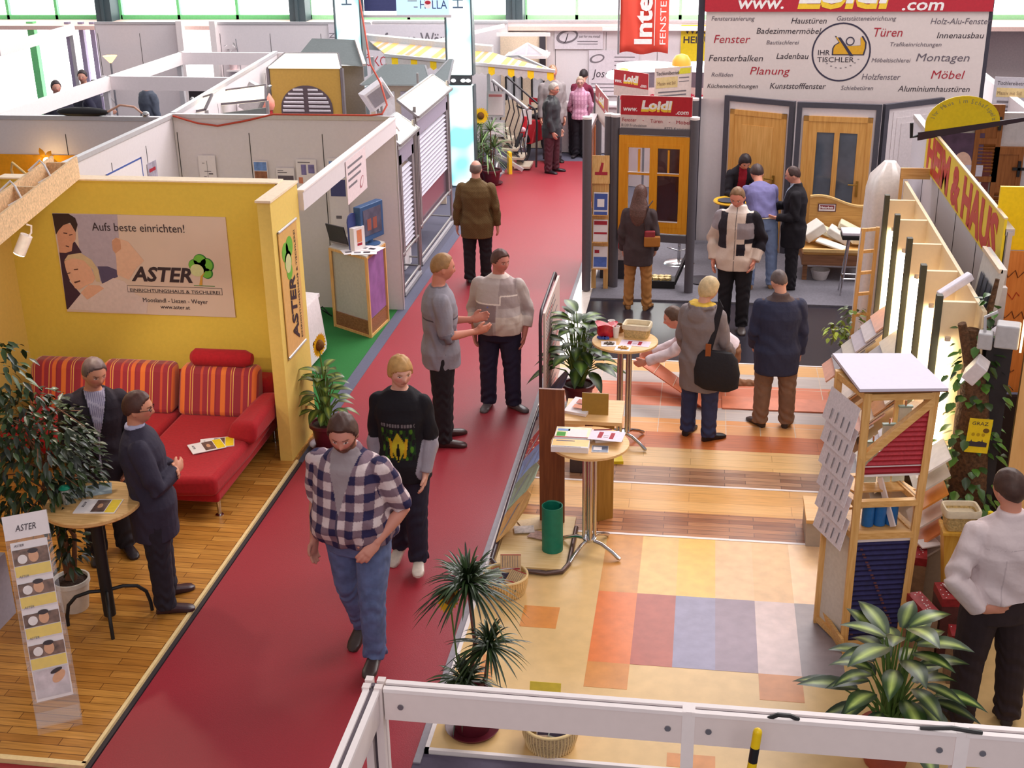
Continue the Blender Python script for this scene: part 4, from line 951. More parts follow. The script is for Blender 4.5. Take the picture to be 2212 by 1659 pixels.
MB().hexa([cp(-.02, -.02, z1), cp(1.02, -.02, z1), cp(1.02, 1.02, z1), cp(-.02, 1.02, z1)], [cp(-.02, -.02, z1+.02), cp(1.02, -.02, z1+.02), cp(1.02, 1.02, z1+.02), cp(-.02, 1.02, z1+.02)]).build('counter_top', M('counter_top_grey', (206, 198, 190), .5), t)
ZT = 1.024
o = Vector((-3.87, 13.92, 0))
def ct(a, b, z=0): v = o+Lq*a+Rq*b; return (v.x, v.y, ZT+z)
t = thing('laptop', 'open grey laptop on the info counter', 'laptop', ct(.78, .45), math.radians(-32)+PI)
MB().span((-.16, -.12, 0), (.16, .12, .022)).build('keyboard_base', M('laptop_grey', (150, 140, 138), .5), t)
MB().box((0, .14, .13), (.32, .014, .24), rx=-.25).build('screen', M('laptop_dark', (72, 66, 68), .4), t)
MB().span((-.13, -.06, .022), (.13, .09, .024)).build('keyboard', M('laptop_keys', (104, 96, 96), .5), t)
t = thing('monitor', 'blue framed flat monitor on the info counter', 'monitor', ct(.22, .72), math.radians(70))
MB().span((-.24, -.04, .06), (.24, .06, .50)).build('bezel', M('monitor_blue', (62, 92, 134), .4), t, bevel=.01)
MB().span((-.185, -.046, .13), (.185, -.04, .45)).build('screen', M('monitor_screen', (96, 92, 110), .2, var=.3, scale=8), t)
F = Face((-.185, -.047, .13), (1, 0, 0), (0, 0, 1), t)
for a in (.07, .19): F.rect('screen_picture', a, .06, a+.08, .2, M('monitor_red', (160, 92, 80), .3), 0, .001)
MB().lathe([(.12, 0), (.12, .012), (.03, .02), (.03, .08)], n=16).build('base', M('monitor_blue', None), t, smooth=True)
t = thing('leaflet_holder', 'white leaflet holder with rounded top beside the monitor', 'holder', ct(.30, .22), math.radians(60))
MB().poly([(-.09, .05, 0), (.09, .05, 0), (.09, .07, .34)]+[(.09*math.cos(a*PI/8), .07, .34+.1*math.sin(a*PI/8)) for a in range(1, 8)]+[(-.09, .07, .34)], (0, .02, 0)).build('back_plate', M('holder_blue', (70, 80, 140), .5), t)
MB().span((-.09, -.02, 0), (.09, .05, .28)).build('pocket', PAPER, t)
F = Face((-.09, -.021, 0), (1, 0, 0), (0, 0, 1), t); F.rect('leaflet_picture', .05, .10, .13, .25, M('leaflet_orange', (216, 130, 92), .5), 0, .001); F.rect('leaflet_picture', .05, .06, .13, .09, REDINK, 0, .001)
for i, (a, b, r, lb) in enumerate([(.35, .08, .5, 'printed sheet hanging over the front edge of the info counter'), (.12, .15, .2, 'printed sheet on the corner of the info counter'), (.08, .42, -.3, 'printed sheet at the aisle end of the info counter')]):
    x, y, z = ct(a, b, .003+.003*i); t = thing('printed_sheet', lb, 'paper', (x, y, z), r)
    MB().span((-.15, -.105, 0), (.15, .105, .002)).build('sheet', PAPER, t)
    F = Face((-.15, -.105, .002), (1, 0, 0), (0, 1, 0), t); F.rect('printed_block', .14, .06, .22, .12, INK, .0003, .0003); F.rect('printed_block', .03, .06, .11, .12, GREYINK, .0003, .0003)
t = thing('hanging_sign', 'white paper sign hung from the white header beam', 'sign', (-3.684, 12.67, 1.95))
F = Face((0, 0, 0), (0, 1, 0), (0, 0, 1), t); F.rect('sheet', 0, 0, .8, .46, M('sign_pink_white', (232, 212, 214), .6), 0, .004)
for k in range(4): F.rect('text_line', .06, .37-.07*k, (.66, .60, .56, .40)[k], .395-.07*k, GREYINK, .005, .001)
F.shape('logo', ell(.58, .12, .09, .05, rot=.5), M('sign_red_grey', (176, 110, 118), .6), .005, .001); F.shape('logo', ell(.585, .125, .07, .035, rot=.5), M('sign_pink_white', None), .0065, .001)
# notices
def notice(name, label, x0, z0, x1, z1, blocks, y=14.955, cat='poster'):
    t = thing(name, label, cat, (x0, y, z0)); F = Face((0, 0, 0), (1, 0, 0), (0, 0, 1), t); w, h = x1-x0, z1-z0
    F.rect('sheet', 0, 0, w, h, PAPER, 0, .004)
    for a, b, c, d, mt in blocks: F.rect('printed_block', a*w, b*h, c*w, d*h, mt, .005, .001)
    return t
SKYB = M('print_sky', (112, 146, 206), .5, var=.3, scale=12); BRN = M('print_brown', (150, 96, 70), .5, var=.4, scale=16); LIL = M('print_lilac', (128, 118, 168), .5, var=.3, scale=14)
notice('notice', 'pale wiring notice pinned left on the white back wall', -6.24, 1.62, -6.02, 1.96, [(.3, .4, .7, .42, GREYINK), (.25, .2, .4, .22, GREYINK), (.55, .3, .8, .34, INK), (.48, .1, .5, .8, GREYINK), (.2, .7, .35, .72, GREYINK)])
notice('notice', 'blue and brown picture notice on the white back wall', -5.53, 1.5, -5.35, 1.9, [(.05, .7, .95, .97, SKYB), (.05, .42, .95, .68, BRN), (.05, .2, .95, .4, SKYB)])
notice('notice', 'landscape notice with dark block on the white back wall', -5.24, 1.5, -5.01, 1.82, [(.08, .45, .95, .7, M('print_dark', (96, 84, 96), .5)), (.08, .8, .6, .84, GREYINK), (.08, .88, .4, .91, GREYINK)])
notice('notice', 'notice with two violet pictures and an orange one on the white wall', -4.98, 1.5, -4.72, 1.93, [(.25, .55, .5, .85, LIL), (.6, .6, .9, .85, LIL), (.1, .3, .3, .48, M('print_orange', (214, 130, 100), .5)), (.1, .9, .7, .93, GREYINK)])
notice('notice', 'tall blue poster on the white wall next to the violet notice', -4.58, 1.0, -4.34, 1.95, [(.1, .75, .9, .96, SKYB), (.1, .5, .9, .72, M('print_navy', (74, 78, 130), .5)), (.3, .2, .6, .24, GREYINK)])
t = thing('notice', 'large framed notice on the long white left wall', 'poster', (-6.525, 13.0, 1.6)); F = Face((0, .95, 0), (0, -1, 0), (0, 0, 1), t)
t.rotation_euler = (0, 0, 0); F = Face((0, 0, 0), (0, 1, 0), (0, 0, 1), t); F.rect('sheet', 0, 0, .95, .55, PAPER, 0, .004)
for q in ((0, .53, .95, .55), (0, 0, .02, .55), (.93, 0, .95, .55)): F.rect('border', *q, BLUEINK, .005, .001)
F.text('N', .35, .2, .2, BLUEINK, bold=.004); F.rect('text_line', .5, .3, .8, .32, GREYINK, .005, .001)
t = thing('notice', 'small grey and red picture on the long white left wall', 'poster', (-6.525, 14.08, 1.75)); F = Face((0, 0, 0), (0, 1, 0), (0, 0, 1), t); F.rect('sheet', 0, 0, .26, .28, M('print_grey', (170, 160, 176), .5, var=.3, scale=14), 0, .004); F.rect('printed_block', .04, .17, .22, .21, REDINK, .005, .001); F.rect('printed_block', .08, .02, .18, .1, LIL, .005, .001)
# side table with cloth
t = thing('cloth_table', 'low table under a white cloth behind the yellow wall end', 'table', (-4.60, 13.0, .004))
MB().span((-.28, -.45, .66), (.28, .45, .70)).build('tabletop', WHITE, t)
cl = MB(); pr = []
for z, k in ((.705, 1.0), (.69, 1.03), (.45, 1.10), (.2, 1.16), (.06, 1.2)):
    pr.append([Vector((math.copysign(abs(math.cos(a))**.35, math.cos(a))*.29*k*(1+.03*math.sin(a*9)*(.7-z)), math.copysign(abs(math.sin(a))**.35, math.sin(a))*.46*k*(1+.02*math.sin(a*11)*(.7-z)), z)) for a in [2*PI*i/48 for i in range(48)]])
loft(cl, pr); cl.build('tablecloth', M('white_cloth', (226, 216, 216), .9, bump=.1), t, smooth=True)
for x in (-.24, .24):
    for y in (-.4, .4): MB().span((x-.02, y-.02, 0), (x+.02, y+.02, .66)).build('leg', ALU, t)
tag(MB().span((-.12, -.16, 0), (.12, .16, .02)).build('leaflet_pile', PAPER, None, loc=(-4.48, 12.85, .712), rz=.2), 'pile of white leaflets on the cloth covered table', 'leaflets')
cb = MB(); cb.tube([(-4.55, 14.6, .02), (-4.62, 14.5, .12), (-4.72, 14.55, .16), (-4.8, 14.62, .05), (-4.86, 14.66, .02), (-4.7, 14.72, .1), (-4.6, 14.66, .02)], .008, 6)
tag(cb.build('power_cable', BLACK, None, smooth=True), 'black power cable looped on the green carpet behind the counter', 'cable')
# plant with sunflower
t = thing('potted_plant', 'broad leaved plant in a brown pot at the yellow wall end', 'plant', (-3.52, 10.86, .003))
pot(t, .15, .25, TERRA, saucer=True, rim=1.12)
broad_plant(t, 40, .62, .30, .19, (58, 80, 24), (140, 150, 60), 12, .22, .50)
sf = MB()
t2 = thing('sunflower', 'artificial sunflower stuck into the plant by the yellow wall', 'flower', (-3.52, 10.86, .23))
MB().tube([(0, 0, 0), (.02, -.02, .4), (.0, -.04, .80)], .008, 6).build('stem', M('green_stem', None), t2, smooth=True)
def sunhead(parent, c, nrm, r, seed):
    nrm = Vector(nrm).normalized(); a = nrm.cross(Vector((0, 0, 1))).normalized(); b = a.cross(nrm); pm = MB()
    for k in range(22):
        th = 2*PI*k/22; d = a*math.cos(th)+b*math.sin(th); leaf(pm, Vector(c)+d*r*.45, d+nrm*.15, nrm, r*.7, r*.34, .0, (236, 176, 20), None, 3, .1)
    pm.build('petals', vcol('petal', .6), parent, smooth=True, fix=False)
    MB().ball(c, r*.5, 16, 8, Matrix.Rotation(0, 3, 'Z')).build('flower_centre', M('sunflower_centre', (110, 66, 22), .9, var=.4, scale=90), parent, smooth=True)
sunhead(t2, (.0, -.05, .84), (1, -.22, -.05), .11, 1)
# cord on the wall tops and orange shop lamps
cb = MB(); cb.tube([(-6.5, 14.93, 2.45), (-6.2, 14.95, 2.36), (-5.94, 14.95, 2.33), (-5.6, 14.96, 2.39), (-5.22, 14.97, 2.475), (-4.57, 14.97, 2.475), (-4.0, 14.97, 2.475), (-3.86, 14.99, 2.49), (-3.82, 15.1, 2.58), (-3.95, 15.35, 2.8), (-4.13, 15.6, 2.99), (-4.47, 16.5, 3.73), (-4.9, 17.5, 4.6)], .012, 8)
tag(cb.build('red_cord', M('red_cord', (186, 70, 48), .6), None, smooth=True), 'red electric cord lying along the white wall top and rising', 'cord')
t = thing('flower_lamp', 'glowing orange lamp with petals on the orange shop wall', 'lamp', (-8.05, 14.55, 1.95))
MB().ball((0, 0, 0), .04, 12, 8).build('bulb', emit('warm_bulb', (255, 220, 150), 30), t, smooth=True)
pm = MB()
for k in range(7):
    d = Vector((math.cos(k*.9), -.3, math.sin(k*.9))); leaf(pm, d*.06, d, (0, -1, 0), .12, .08, 0, (250, 170, 40), None, 3, .2)
pm.build('petals', vcol('petal', None), t, smooth=True, fix=False); MB().tube([(0, .02, 0), (0, .15, .02)], .012, 6).build('arm', ALU, t)
cb = MB(); cb.tube([(-8.45, 14.5, 1.5), (-8.48, 14.45, 1.85), (-8.42, 14.4, 1.95), (-8.3, 14.35, 1.88), (-8.1, 14.35, 1.70)], .016, 8)
tag(cb.build('lamp_flex', M('beige_flex', (222, 190, 130), .5), None, smooth=True), 'curved beige flex in front of the orange wall', 'cable')
t = thing('handbag_display', 'small red and white toy figure on the shelf at the orange wall', 'ornament', (-8.45, 14.3, 1.50)); MB().ball((0, 0, .08), (.07, .07, .09), 12, 8).build('body', M('ornament_red', (150, 34, 66), .5), t, smooth=True); MB().ball((.02, -.02, .2), .05, 12, 8).build('head', PAPER, t, smooth=True)
struct(MB().span((-9.0, 14.1, 1.44), (-6.7, 14.7, 1.48)), 'trim_16', M('shelf_yellow', (226, 186, 110), .6), 'shelf board in front of the orange wall')
FZ = .0275
# ================================================================== flooring stand: sign rack, tables, lectern, plants
t = thing('notice_board', 'framed board of printed lines standing along the red carpet', 'board', (-1.48, 11.62, FZ))
MB().span((-.012, .04, .05), (.012, 1.30, 1.14)).build('panel', M('board_pink_white', (222, 196, 188), .5, var=.03), t)
fb = MB(); fb.tube([(-.03, -.02, 0), (-.03, -.02, 1.05), (-.03, .02, 1.12), (-.03, .10, 1.155), (-.03, 1.22, 1.19), (-.03, 1.30, 1.15), (-.03, 1.32, 1.05), (-.03, 1.32, 0)], .017, 10)
fb.build('tube_frame', M('brown_black_tube', (52, 32, 42), .35), t, smooth=True)
F = Face((.013, .06, .07), (0, 1, 0), (0, 0, 1), t); bb = MB(); R = random.Random(4)
for k in range(26): bb.poly([F.P(.06, .05+.038*k, .0005), F.P(.4+.75*R.random(), .05+.038*k, .0005), F.P(.45+.7*R.random() if 0 else .45, .062+.038*k, .0005), F.P(.06, .062+.038*k, .0005)], F.n*.001)
for k in range(26):
    w = .35+.8*R.random(); F.rect('text_line', .06, .05+.038*k, w, .064+.038*k, GREYINK if k % 6 else REDINK, .0005, .001)
# fan of flooring leaves
LEAVES = [((122, 112, 138), 'blue grey'), ((176, 146, 142), 'pinkish grey'), ((168, 52, 46), 'red checked'), ((122, 136, 176), 'sky blue'), ((142, 152, 128), 'sage green'), ((206, 156, 90), 'honey coloured')]
t = thing('sample_rack', 'low tube rack with a wooden foot plate for flooring leaves beside the carpet', 'rack', (-1.55, 8.65, FZ))
MB().tube([(.06, .02, .03), (0, .12, .03), (-.005, 1.2, .06), (-.005, 2.2, .07), (-.005, 3.2, .06), (.02, 3.3, .03)], .02, 10).build('long_tube', MATS['brown_black_tube'], t, smooth=True)
MB().tube([(.06, .02, .022), (.46, -.02, .022), (.58, .02, .022), (.62, .14, .022), (.62, .75, .022)], .02, 10).build('foot_tube', M('bronze_tube', (96, 76, 72), .35, .5), t, smooth=True)
MB().span((.03, .06, .004), (.60, .95, .018)).build('foot_plate', wood('pale_ply', (222, 186, 126), (232, 200, 146), 'X', 4), t)
for k, (c, nm) in enumerate(LEAVES):
    y = 12.05-.60*k-.05*max(0, k-1) if k else 12.0; y = [11.55, 10.95, 10.48, 10.02, 9.55, 9.0][k]
    t = thing('flooring_leaf', nm+' flooring sample leaf fanned out on the low rack', 'sample', (-1.545, y, FZ+.06), 0, 'flooring leaves on the low rack')
    b = MB(); n = 7; top = []; L, W_ = (.62, .27) if k == 0 else (.55, .23)
    prof = [(0, 0), (.25, .55), (.55, .9), (.8, 1.0), (.97, .85), (1.0, .55), (.92, .1), (.85, 0)]
    pts = [(Vector((W_*w, L*s, (.34 if k == 0 else .26)*w*(.5+.5*s)))) for s, w in prof]
    b.poly(pts, (-.008, 0, .006))
    m_ = M('leaf_%d' % k, c, .4, var=.10, scale=20)
    if k == 2:
        m_, nt, bs = newmat('leaf_red_checked'); ck = nt.nodes.new('ShaderNodeTexVoronoi'); ck.inputs['Scale'].default_value = 22; tc = nt.nodes.new('ShaderNodeTexCoord'); rr = nt.nodes.new('ShaderNodeValToRGB')
        rr.color_ramp.elements[0].position = .2; rr.color_ramp.elements[0].color = rgb((226, 190, 160)); rr.color_ramp.elements[1].position = .32; rr.color_ramp.elements[1].color = rgb((168, 52, 46))
        nt.links.new(tc.outputs['Object'], ck.inputs['Vector']); nt.links.new(ck.outputs['Distance'], rr.inputs[0]); nt.links.new(rr.outputs[0], bs.inputs['Base Color'])
    b.build('sheet', m_, t); hb = MB(); hb.tube([(0, .02, .0), (W_*.5, L*.78, .13), (W_*.8, L*.82, .18)], .006, 6); hb.build('wire_holder', STEEL, t, smooth=True)
t = thing('flooring_roll', 'rolled green flooring standing upright on the wooden foot plate', 'roll', (-1.09, 9.02, FZ+.02))
b = MB(); pts = []; n = 60
for i in range(n): a = 2*PI*1.25*i/(n-1); r = .078+.012*a/(2*PI); pts.append((r*math.cos(a+.6), r*math.sin(a+.6)))
inn = [(x*.9, y*.9) for x, y in pts]
vs = [(x, y, z) for z in (0, .40) for x, y in pts]+[(x, y, z) for z in (0, .40) for x, y in inn]; fs = []
for i in range(n-1): fs += [(i, i+1, n+i+1, n+i), (2*n+i, 3*n+i, 3*n+i+1, 2*n+i+1), (n+i, n+i+1, 3*n+i+1, 3*n+i), (i, 2*n+i, 2*n+i+1, i+1)]
b.add(vs, fs); b.build('rolled_sheet', M('green_roll', (24, 122, 98), .45, var=.08), t, smooth=True)
for i, (x, y, r, lb, c) in enumerate([(-1.28, 9.42, .5, 'crumpled beige flooring sheet lying on the foot plate', (216, 190, 150)), (-1.22, 9.22, -.3, 'speckled pink flooring sample lying in front of the beige sheet', (196, 160, 150)), (-1.36, 9.30, .2, 'small pale flooring chip at the rack tube', (206, 196, 190))]):
    o = MB().box((0, 0, .004+.003*i), (.26 if i == 0 else .17, .20 if i == 0 else .12, .006)).build('flooring_sheet', M('sheet_%d' % i, c, .6, var=.25 if i else .08, scale=40), None, loc=(x, y, FZ+.022), rz=r); tag(o, lb, 'sample')

def chrome_table(label, loc, h, npole, rot, spread):
    t = thing('bar_table', label, 'table', loc)
    MB().lathe([(.01, h-.03), (.29, h-.03), (.31, h-.022), (.31, h-.004), (.305, h), (.01, h)], n=48).build('tabletop', BEECH, t, smooth=True)
    for k in range(npole):
        a = 2*PI*k/npole+rot; MB().tube([(spread*math.cos(a), spread*math.sin(a), .12), (spread*math.cos(a), spread*math.sin(a), h-.03)], .014, 12).build('pole', CHROME, t, smooth=True)
    MB().lathe([(.01, .09), (.05, .10), (.06, .13), (.01, .14)], n=16).build('hub', CHROME, t, smooth=True); MB().lathe([(.01, h-.045), (.1, h-.045), (.1, h-.03), (.01, h-.03)], n=20).build('mounting_plate', STEEL, t, smooth=True)
    for k in range(4):
        a = rot+PI/4+PI/2*k; c, s = math.cos(a), math.sin(a)
        MB().tube([(c*.03, s*.03, .11), (c*.12, s*.12, .10), (c*.22, s*.22, .06), (c*.28, s*.28, .025), (c*.30, s*.30, .02)], [.016, .016, .016, .018, .012], 10).build('leg', CHROME, t, smooth=True)
    return t
chrome_table('chrome bar table with beech top and brochure piles near the green roll', (-.79, 9.06, FZ), .98, 4, .3, .045)
chrome_table('chrome bar table with beech top, wicker basket and red sweets bag', (-.655, 11.20, FZ), 1.06, 6, .1, .055)
TB, TA = FZ+.98, FZ+1.06
# things on the front chrome table
def booklet(label, x, y, z, rz, w, h, th, cover, blocks, cat='brochure', name='brochure', group=None):
    t = thing(name, label, cat, (x, y, z), rz, group)
    MB().span((-w/2, -h/2, 0), (w/2, h/2, th)).build('pages', PAPER, t)
    F = Face((-w/2, -h/2, th), (1, 0, 0), (0, 1, 0), t); F.rect('cover', .004, .004, w-.004, h-.004, cover, .0002, .0005)
    for a, b, c, d, mt in blocks: F.rect('cover_block', a*w, b*h, c*w, d*h, mt, .001, .0004)
    return t
CREAM = M('cover_cream', (232, 214, 170), .4, var=.12, scale=20); ORG = M('cover_orange', (232, 180, 90), .4, var=.1, scale=12)
booklet('thick catalogue with orange cover at the front of the chrome table', -.93, 8.92, TB+.0005, 0, .29, .15, .045, ORG, [(.02, .02, .98, .16, PAPER), (.02, .06, .8, .11, SKYB), (.1, .75, .6, .85, GREYINK)])
booklet('catalogue pile with pale map cover on the chrome table', -.93, 9.12, TB+.0005, 0, .28, .20, .05, CREAM, [(.05, .1, .3, .5, GREENINK), (.35, .05, .9, .8, PAPER), (.05, .6, .4, .8, SKYB), (0, 0, 1, .06, REDINK)])
booklet('small dark picture leaflet at the front right of the chrome table', -.70, 8.93, TB+.0005, .05, .13, .12, .006, M('cover_dark', (106, 112, 130), .4, var=.5, scale=18), [(.1, .3, .6, .8, PAPER)])
RB = [(.25, .2, .38, .8, REDINK), (.6, .2, .72, .8, REDINK), (.42, .3, .56, .34, GREYINK), (.42, .45, .56, .49, GREYINK)]
booklet('pink printed form lying over the catalogues on the chrome table', -.66, 9.08, TB+.0515, -.12, .27, .19, .002, M('pink_paper', (236, 212, 226), .6), RB, 'paper', 'printed_form')
booklet('pink form sticking out behind the upper form on the chrome table', -.66, 9.15, TB+.0005, .25, .22, .16, .02, MATS['pink_paper'], [], 'paper', 'printed_form')
t = thing('pen', 'dark red pen lying on the pink forms', 'pen', (-.70, 9.17, TB+.058)); MB().tube([(-.07, 0, 0), (.06, .02, 0), (.075, .022, 0)], [.004, .005, .002], 8).build('barrel', M('pen_red', (130, 30, 50), .4), t, smooth=True)
# things on the rear chrome table
t = thing('sweets_bag', 'open red bag of sweets on the rear chrome table', 'bag', (-.84, 11.30, TA))
b = MB(); pr = []
for z, r, k in ((0, .075, 0), (.03, .09, .2), (.08, .085, .5), (.12, .10, 1)): pr.append([Vector((r*(1+.15*k*math.sin(5*a))*math.cos(a), r*.8*(1+.12*k*math.cos(4*a))*math.sin(a), z+.02*k*math.sin(3*a))) for a in [2*PI*i/24 for i in range(24)]])
loft(b, pr); b.build('bag', M('bag_red', (190, 24, 40), .3, var=.25, scale=24, spec=.6), t, smooth=True)
b = MB()
for k in range(9): b.box((-.05+.03*(k % 3)+.02*math.sin(k*3), -.10+.012*(k//3), .012), (.03, .02, .018), rz=k)
b.build('wrapped_sweets', M('sweet_blue', (60, 90, 170), .3, var=.3, scale=60), t)
for i, (x, y) in enumerate(((-.745, 11.26), (-.80, 11.42))):
    t = thing('paper_cup', ('white plastic cup in front beside the sweets bag', 'white plastic cup behind the sweets bag')[i], 'cup', (x, y, TA), 0, None); MB().lathe([(.005, .0), (.024, 0), (.034, .11), (.036, .115), (.033, .115), (.023, .006), (.005, .006)], n=20).build('cup', M('white_cup', (238, 230, 224), .4), t, smooth=True)
t = thing('brass_tin', 'brown open tin behind the cups on the rear chrome table', 'tin', (-.725, 11.44, TA)); MB().lathe([(.01, 0), (.045, 0), (.045, .07), (.041, .07), (.04, .01), (.01, .01)], n=20).build('tin', M('tin_brass', (150, 112, 70), .35, .5), t, smooth=True)
def wicker_box(label, loc, rz, w, d, h, taper=.86):
    t = thing('wicker_basket', label, 'basket', loc, rz)
    b = MB(); pr = []
    def rr(k, z): return [Vector((math.copysign(abs(math.cos(a))**.3, math.cos(a))*w/2*k, math.copysign(abs(math.sin(a))**.3, math.sin(a))*d/2*k, z)) for a in [2*PI*i/40 for i in range(40)]]
    loft(b, [rr(taper, 0), rr(1, h), rr(.92, h), rr(taper*.9, .015)])
    b.build('wicker_body', M('wicker', (196, 168, 112), .7, var=.3, scale=70, bump=.5), t, smooth=True)
    c = MB(); loft(c, [rr(1.03, h*.72), rr(1.05, h), rr(1.0, h+.012), rr(.90, h+.008), rr(.86, h*.5)]); c.build('cloth_lining', M('linen_lining', (222, 206, 178), .9, bump=.15), t, smooth=True)
    return t
wicker_box('wicker basket with linen lining on the rear chrome table', (-.55, 11.33, TA), -.15, .26, .19, .12)
booklet('pink printed form at the front of the rear chrome table', -.555, 11.12, TA+.0005, -.12, .28, .15, .002, MATS['pink_paper'], RB, 'paper', 'printed_form')
def napkin(label, x, y, rz, c):
    t = thing('napkin_sample', label, 'napkin', (x, y, TA+.0005), rz); MB().span((-.07, -.07, 0), (.07, .07, .003)).build('napkin', PAPER, t)
    b = MB()
    for k in range(7): b.box((-.03+.012*k, -.01+.02*math.sin(k*2), .011), (.03, .012, .014), rz=k*.7)
    b.build('sample_chips', M('chips_%d' % c[0], c, .6, var=.3, scale=60), t)
napkin('napkin with a dark key on the rear chrome table', -.80, 11.08, .1, (104, 88, 70)); napkin('napkin with golden biscuits on the rear chrome table', -.66, 10.98, -.1, (206, 150, 70))
# wooden lectern behind the front chrome table
BRN1 = wood('lectern_brown', (112, 58, 34), (130, 72, 42), 'Z', 4); OLV = wood('lectern_olive', (150, 108, 42), (168, 124, 54), 'Z', 3)
t = thing('wooden_lectern', 'brown wooden lectern with two plank legs behind the chrome table', 'lectern', (-.95, 9.6, FZ))
MB().span((-.30, -.12, 0), (-.09, -.09, 1.24)).build('leg', BRN1, t); 
MB().hexa([(.14, -.06, 0), (.31, .05, 0), (.31, .075, 0), (.14, -.035, 0)], [(.14, -.06, .95), (.31, .05, .95), (.31, .075, .95), (.14, -.035, .95)]).build('leg', OLV, t)
MB().hexa([(.06, .10, 0), (.14, -.06, 0), (.155, -.05, 0), (.075, .11, 0)], [(.06, .10, .95), (.14, -.06, .95), (.155, -.05, .95), (.075, .11, .95)]).build('brace', BRN1, t)
MB().hexa([(-.10, -.10, .93), (.38, -.10, .93), (.38, .28, .97), (-.10, .28, .97)], [(-.10, -.10, .96), (.38, -.10, .96), (.38, .28, 1.0), (-.10, .28, 1.0)]).build('desk_board', BEECH, t)
t = thing('picture_book', 'book with orange pictures lying on the lectern desk', 'book', (-.93, 9.72, FZ+.985), -.3); MB().box((0, 0, .012), (.20, .26, .024), rx=.10).build('pages', PAPER, t)
F = Face((-.1, -.13, .012), (1, 0, 0), (0, 1, .1), t); F.rect('picture', .06, .05, .18, .11, M('leaflet_orange', None), .016, .001); F.rect('picture', .06, .13, .18, .20, M('print_red_brown', (186, 96, 74), .5), .016, .001)
tag(MB().poly([(-.11, 0, 0), (.11, 0, 0), (.11, .02, .19), (-.11, .02, .19)], (0, .012, 0)).build('card_stand', M('card_olive', (158, 118, 40), .5), None, loc=(-.80, 9.62, FZ+.965)), 'upright olive card standing on the lectern desk', 'card')
# yellow tool pad near rear table foot
tag(MB().hexa([(-.13, -.1, 0), (.13, -.06, 0), (.10, .1, 0), (-.12, .08, 0)], [(-.13, -.1, .03), (.13, -.06, .03), (.10, .1, .03), (-.12, .08, .03)]).build('yellow_case', M('yellow_plastic', (226, 196, 30), .4), None, loc=(-.75, 10.78, FZ)), 'yellow flat plastic case on the boards near the rear chrome table', 'case')
tag(MB().span((-.1, -.07, 0), (.1, .07, .14)).build('dark_box', M('dark_box_grey', (76, 64, 66), .6), None, loc=(-1.0, 10.55, FZ), bevel=.01), 'small dark box on the smoked boards behind the lectern', 'box')
# plants
def dieff(label, loc, n, h, spread, L, c1, c2, seed, potr, poth, potmat, **k):
    t = thing('dieffenbachia', label, 'plant', loc); pot(t, potr, poth, potmat); broad_plant(t, n, h, spread, L, c1, c2, seed, poth*.9, **k); return t
dieff('broad leaved pot plant beside the board of printed lines', (-1.18, 12.1, FZ), 62, .80, .40, .27, (38, 60, 16), (112, 138, 60), 21, .16, .24, TERRA, wide=.46)
dieff('pot plant with pale veined leaves at the front right of the stand', (1.27, 6.66, FZ), 46, .74, .46, .33, (24, 48, 16), (172, 190, 100), 33, .17, .26, M('terracotta_pot', (176, 84, 66), .6), wide=.38)
t = thing('dracaena', 'dragon tree with narrow leaves in a brown pot at the stand corner', 'plant', (-1.33, 6.66, FZ))
pot(t, .15, .26, TERRA, saucer=True)
sb = MB(); fb = MB()
for k, (c, n, L, sd) in enumerate([((-.0, 0, 1.08), 170, .40, 1), ((.13, -.03, .66), 90, .33, 2), ((-.04, -.05, .40), 90, .32, 3)]):
    sb.tube([(.03*k-.03, .02*k, .2), (c[0]*.5+.03, c[1]*.5+.02, c[2]*.6), c], [.016, .014, .011], 8); strap_head(fb, c, n, L, .024, (40, 56, 28), sd)
sb.build('cane', M('dracaena_cane', (128, 84, 72), .7, var=.2), t, smooth=True); fb.build('foliage', LEAF, t, smooth=True, fix=False)
sf = thing('sunflower', 'artificial sunflower among the dragon tree leaves', 'flower', (-1.46, 6.72, FZ+.2)); MB().tube([(.1, -.05, 0), (.03, 0, .3), (0, 0, .72)], .006, 6).build('stem', M('green_stem', None), sf, smooth=True); sunhead(sf, (0, 0, .74), (-.5, -.5, .5), .09, 2)
def round_basket(label, loc, r, h, wire):
    t = thing('wicker_basket', label, 'basket', loc)
    MB().lathe([(.01, .002), (r*.86, .002), (r, h*.6), (r*1.0, h), (r*.95, h+.008), (r*.93, h), (r*.92, h*.6), (r*.8, .012), (.01, .012)], n=40).build('wicker_body', wire, t, smooth=True)
    vb = MB()
    for k in range(48):
        a = 2*PI*k/48; vb.tube([(r*.875*math.cos(a), r*.875*math.sin(a), .004), (r*1.01*math.cos(a), r*1.01*math.sin(a), h*.6), (r*1.01*math.cos(a), r*1.01*math.sin(a), h)], .005, 5)
    vb.build('wicker_stakes', M('wicker_pale', (236, 206, 150), .6), t, smooth=True)
    rb = MB(); rb.tube([(r*math.cos(a), r*math.sin(a), h+.004) for a in [2*PI*i/36 for i in range(37)]], .011, 8); rb.build('rim', MATS['wicker_pale'], t, smooth=True)
    return t
WK1 = M('wicker_light', (220, 184, 120), .7, var=.3, scale=80, bump=.5)
round_basket('round wicker basket of leaflets at the tube rack by the carpet', (-1.37, 8.36, FZ), .165, .15, WK1)
round_basket('round wicker basket of leaflets at the front edge of the stand', (-.81, 6.58, FZ), .175, .16, M('wicker_grey', (206, 178, 136), .7, var=.3, scale=80, bump=.5))
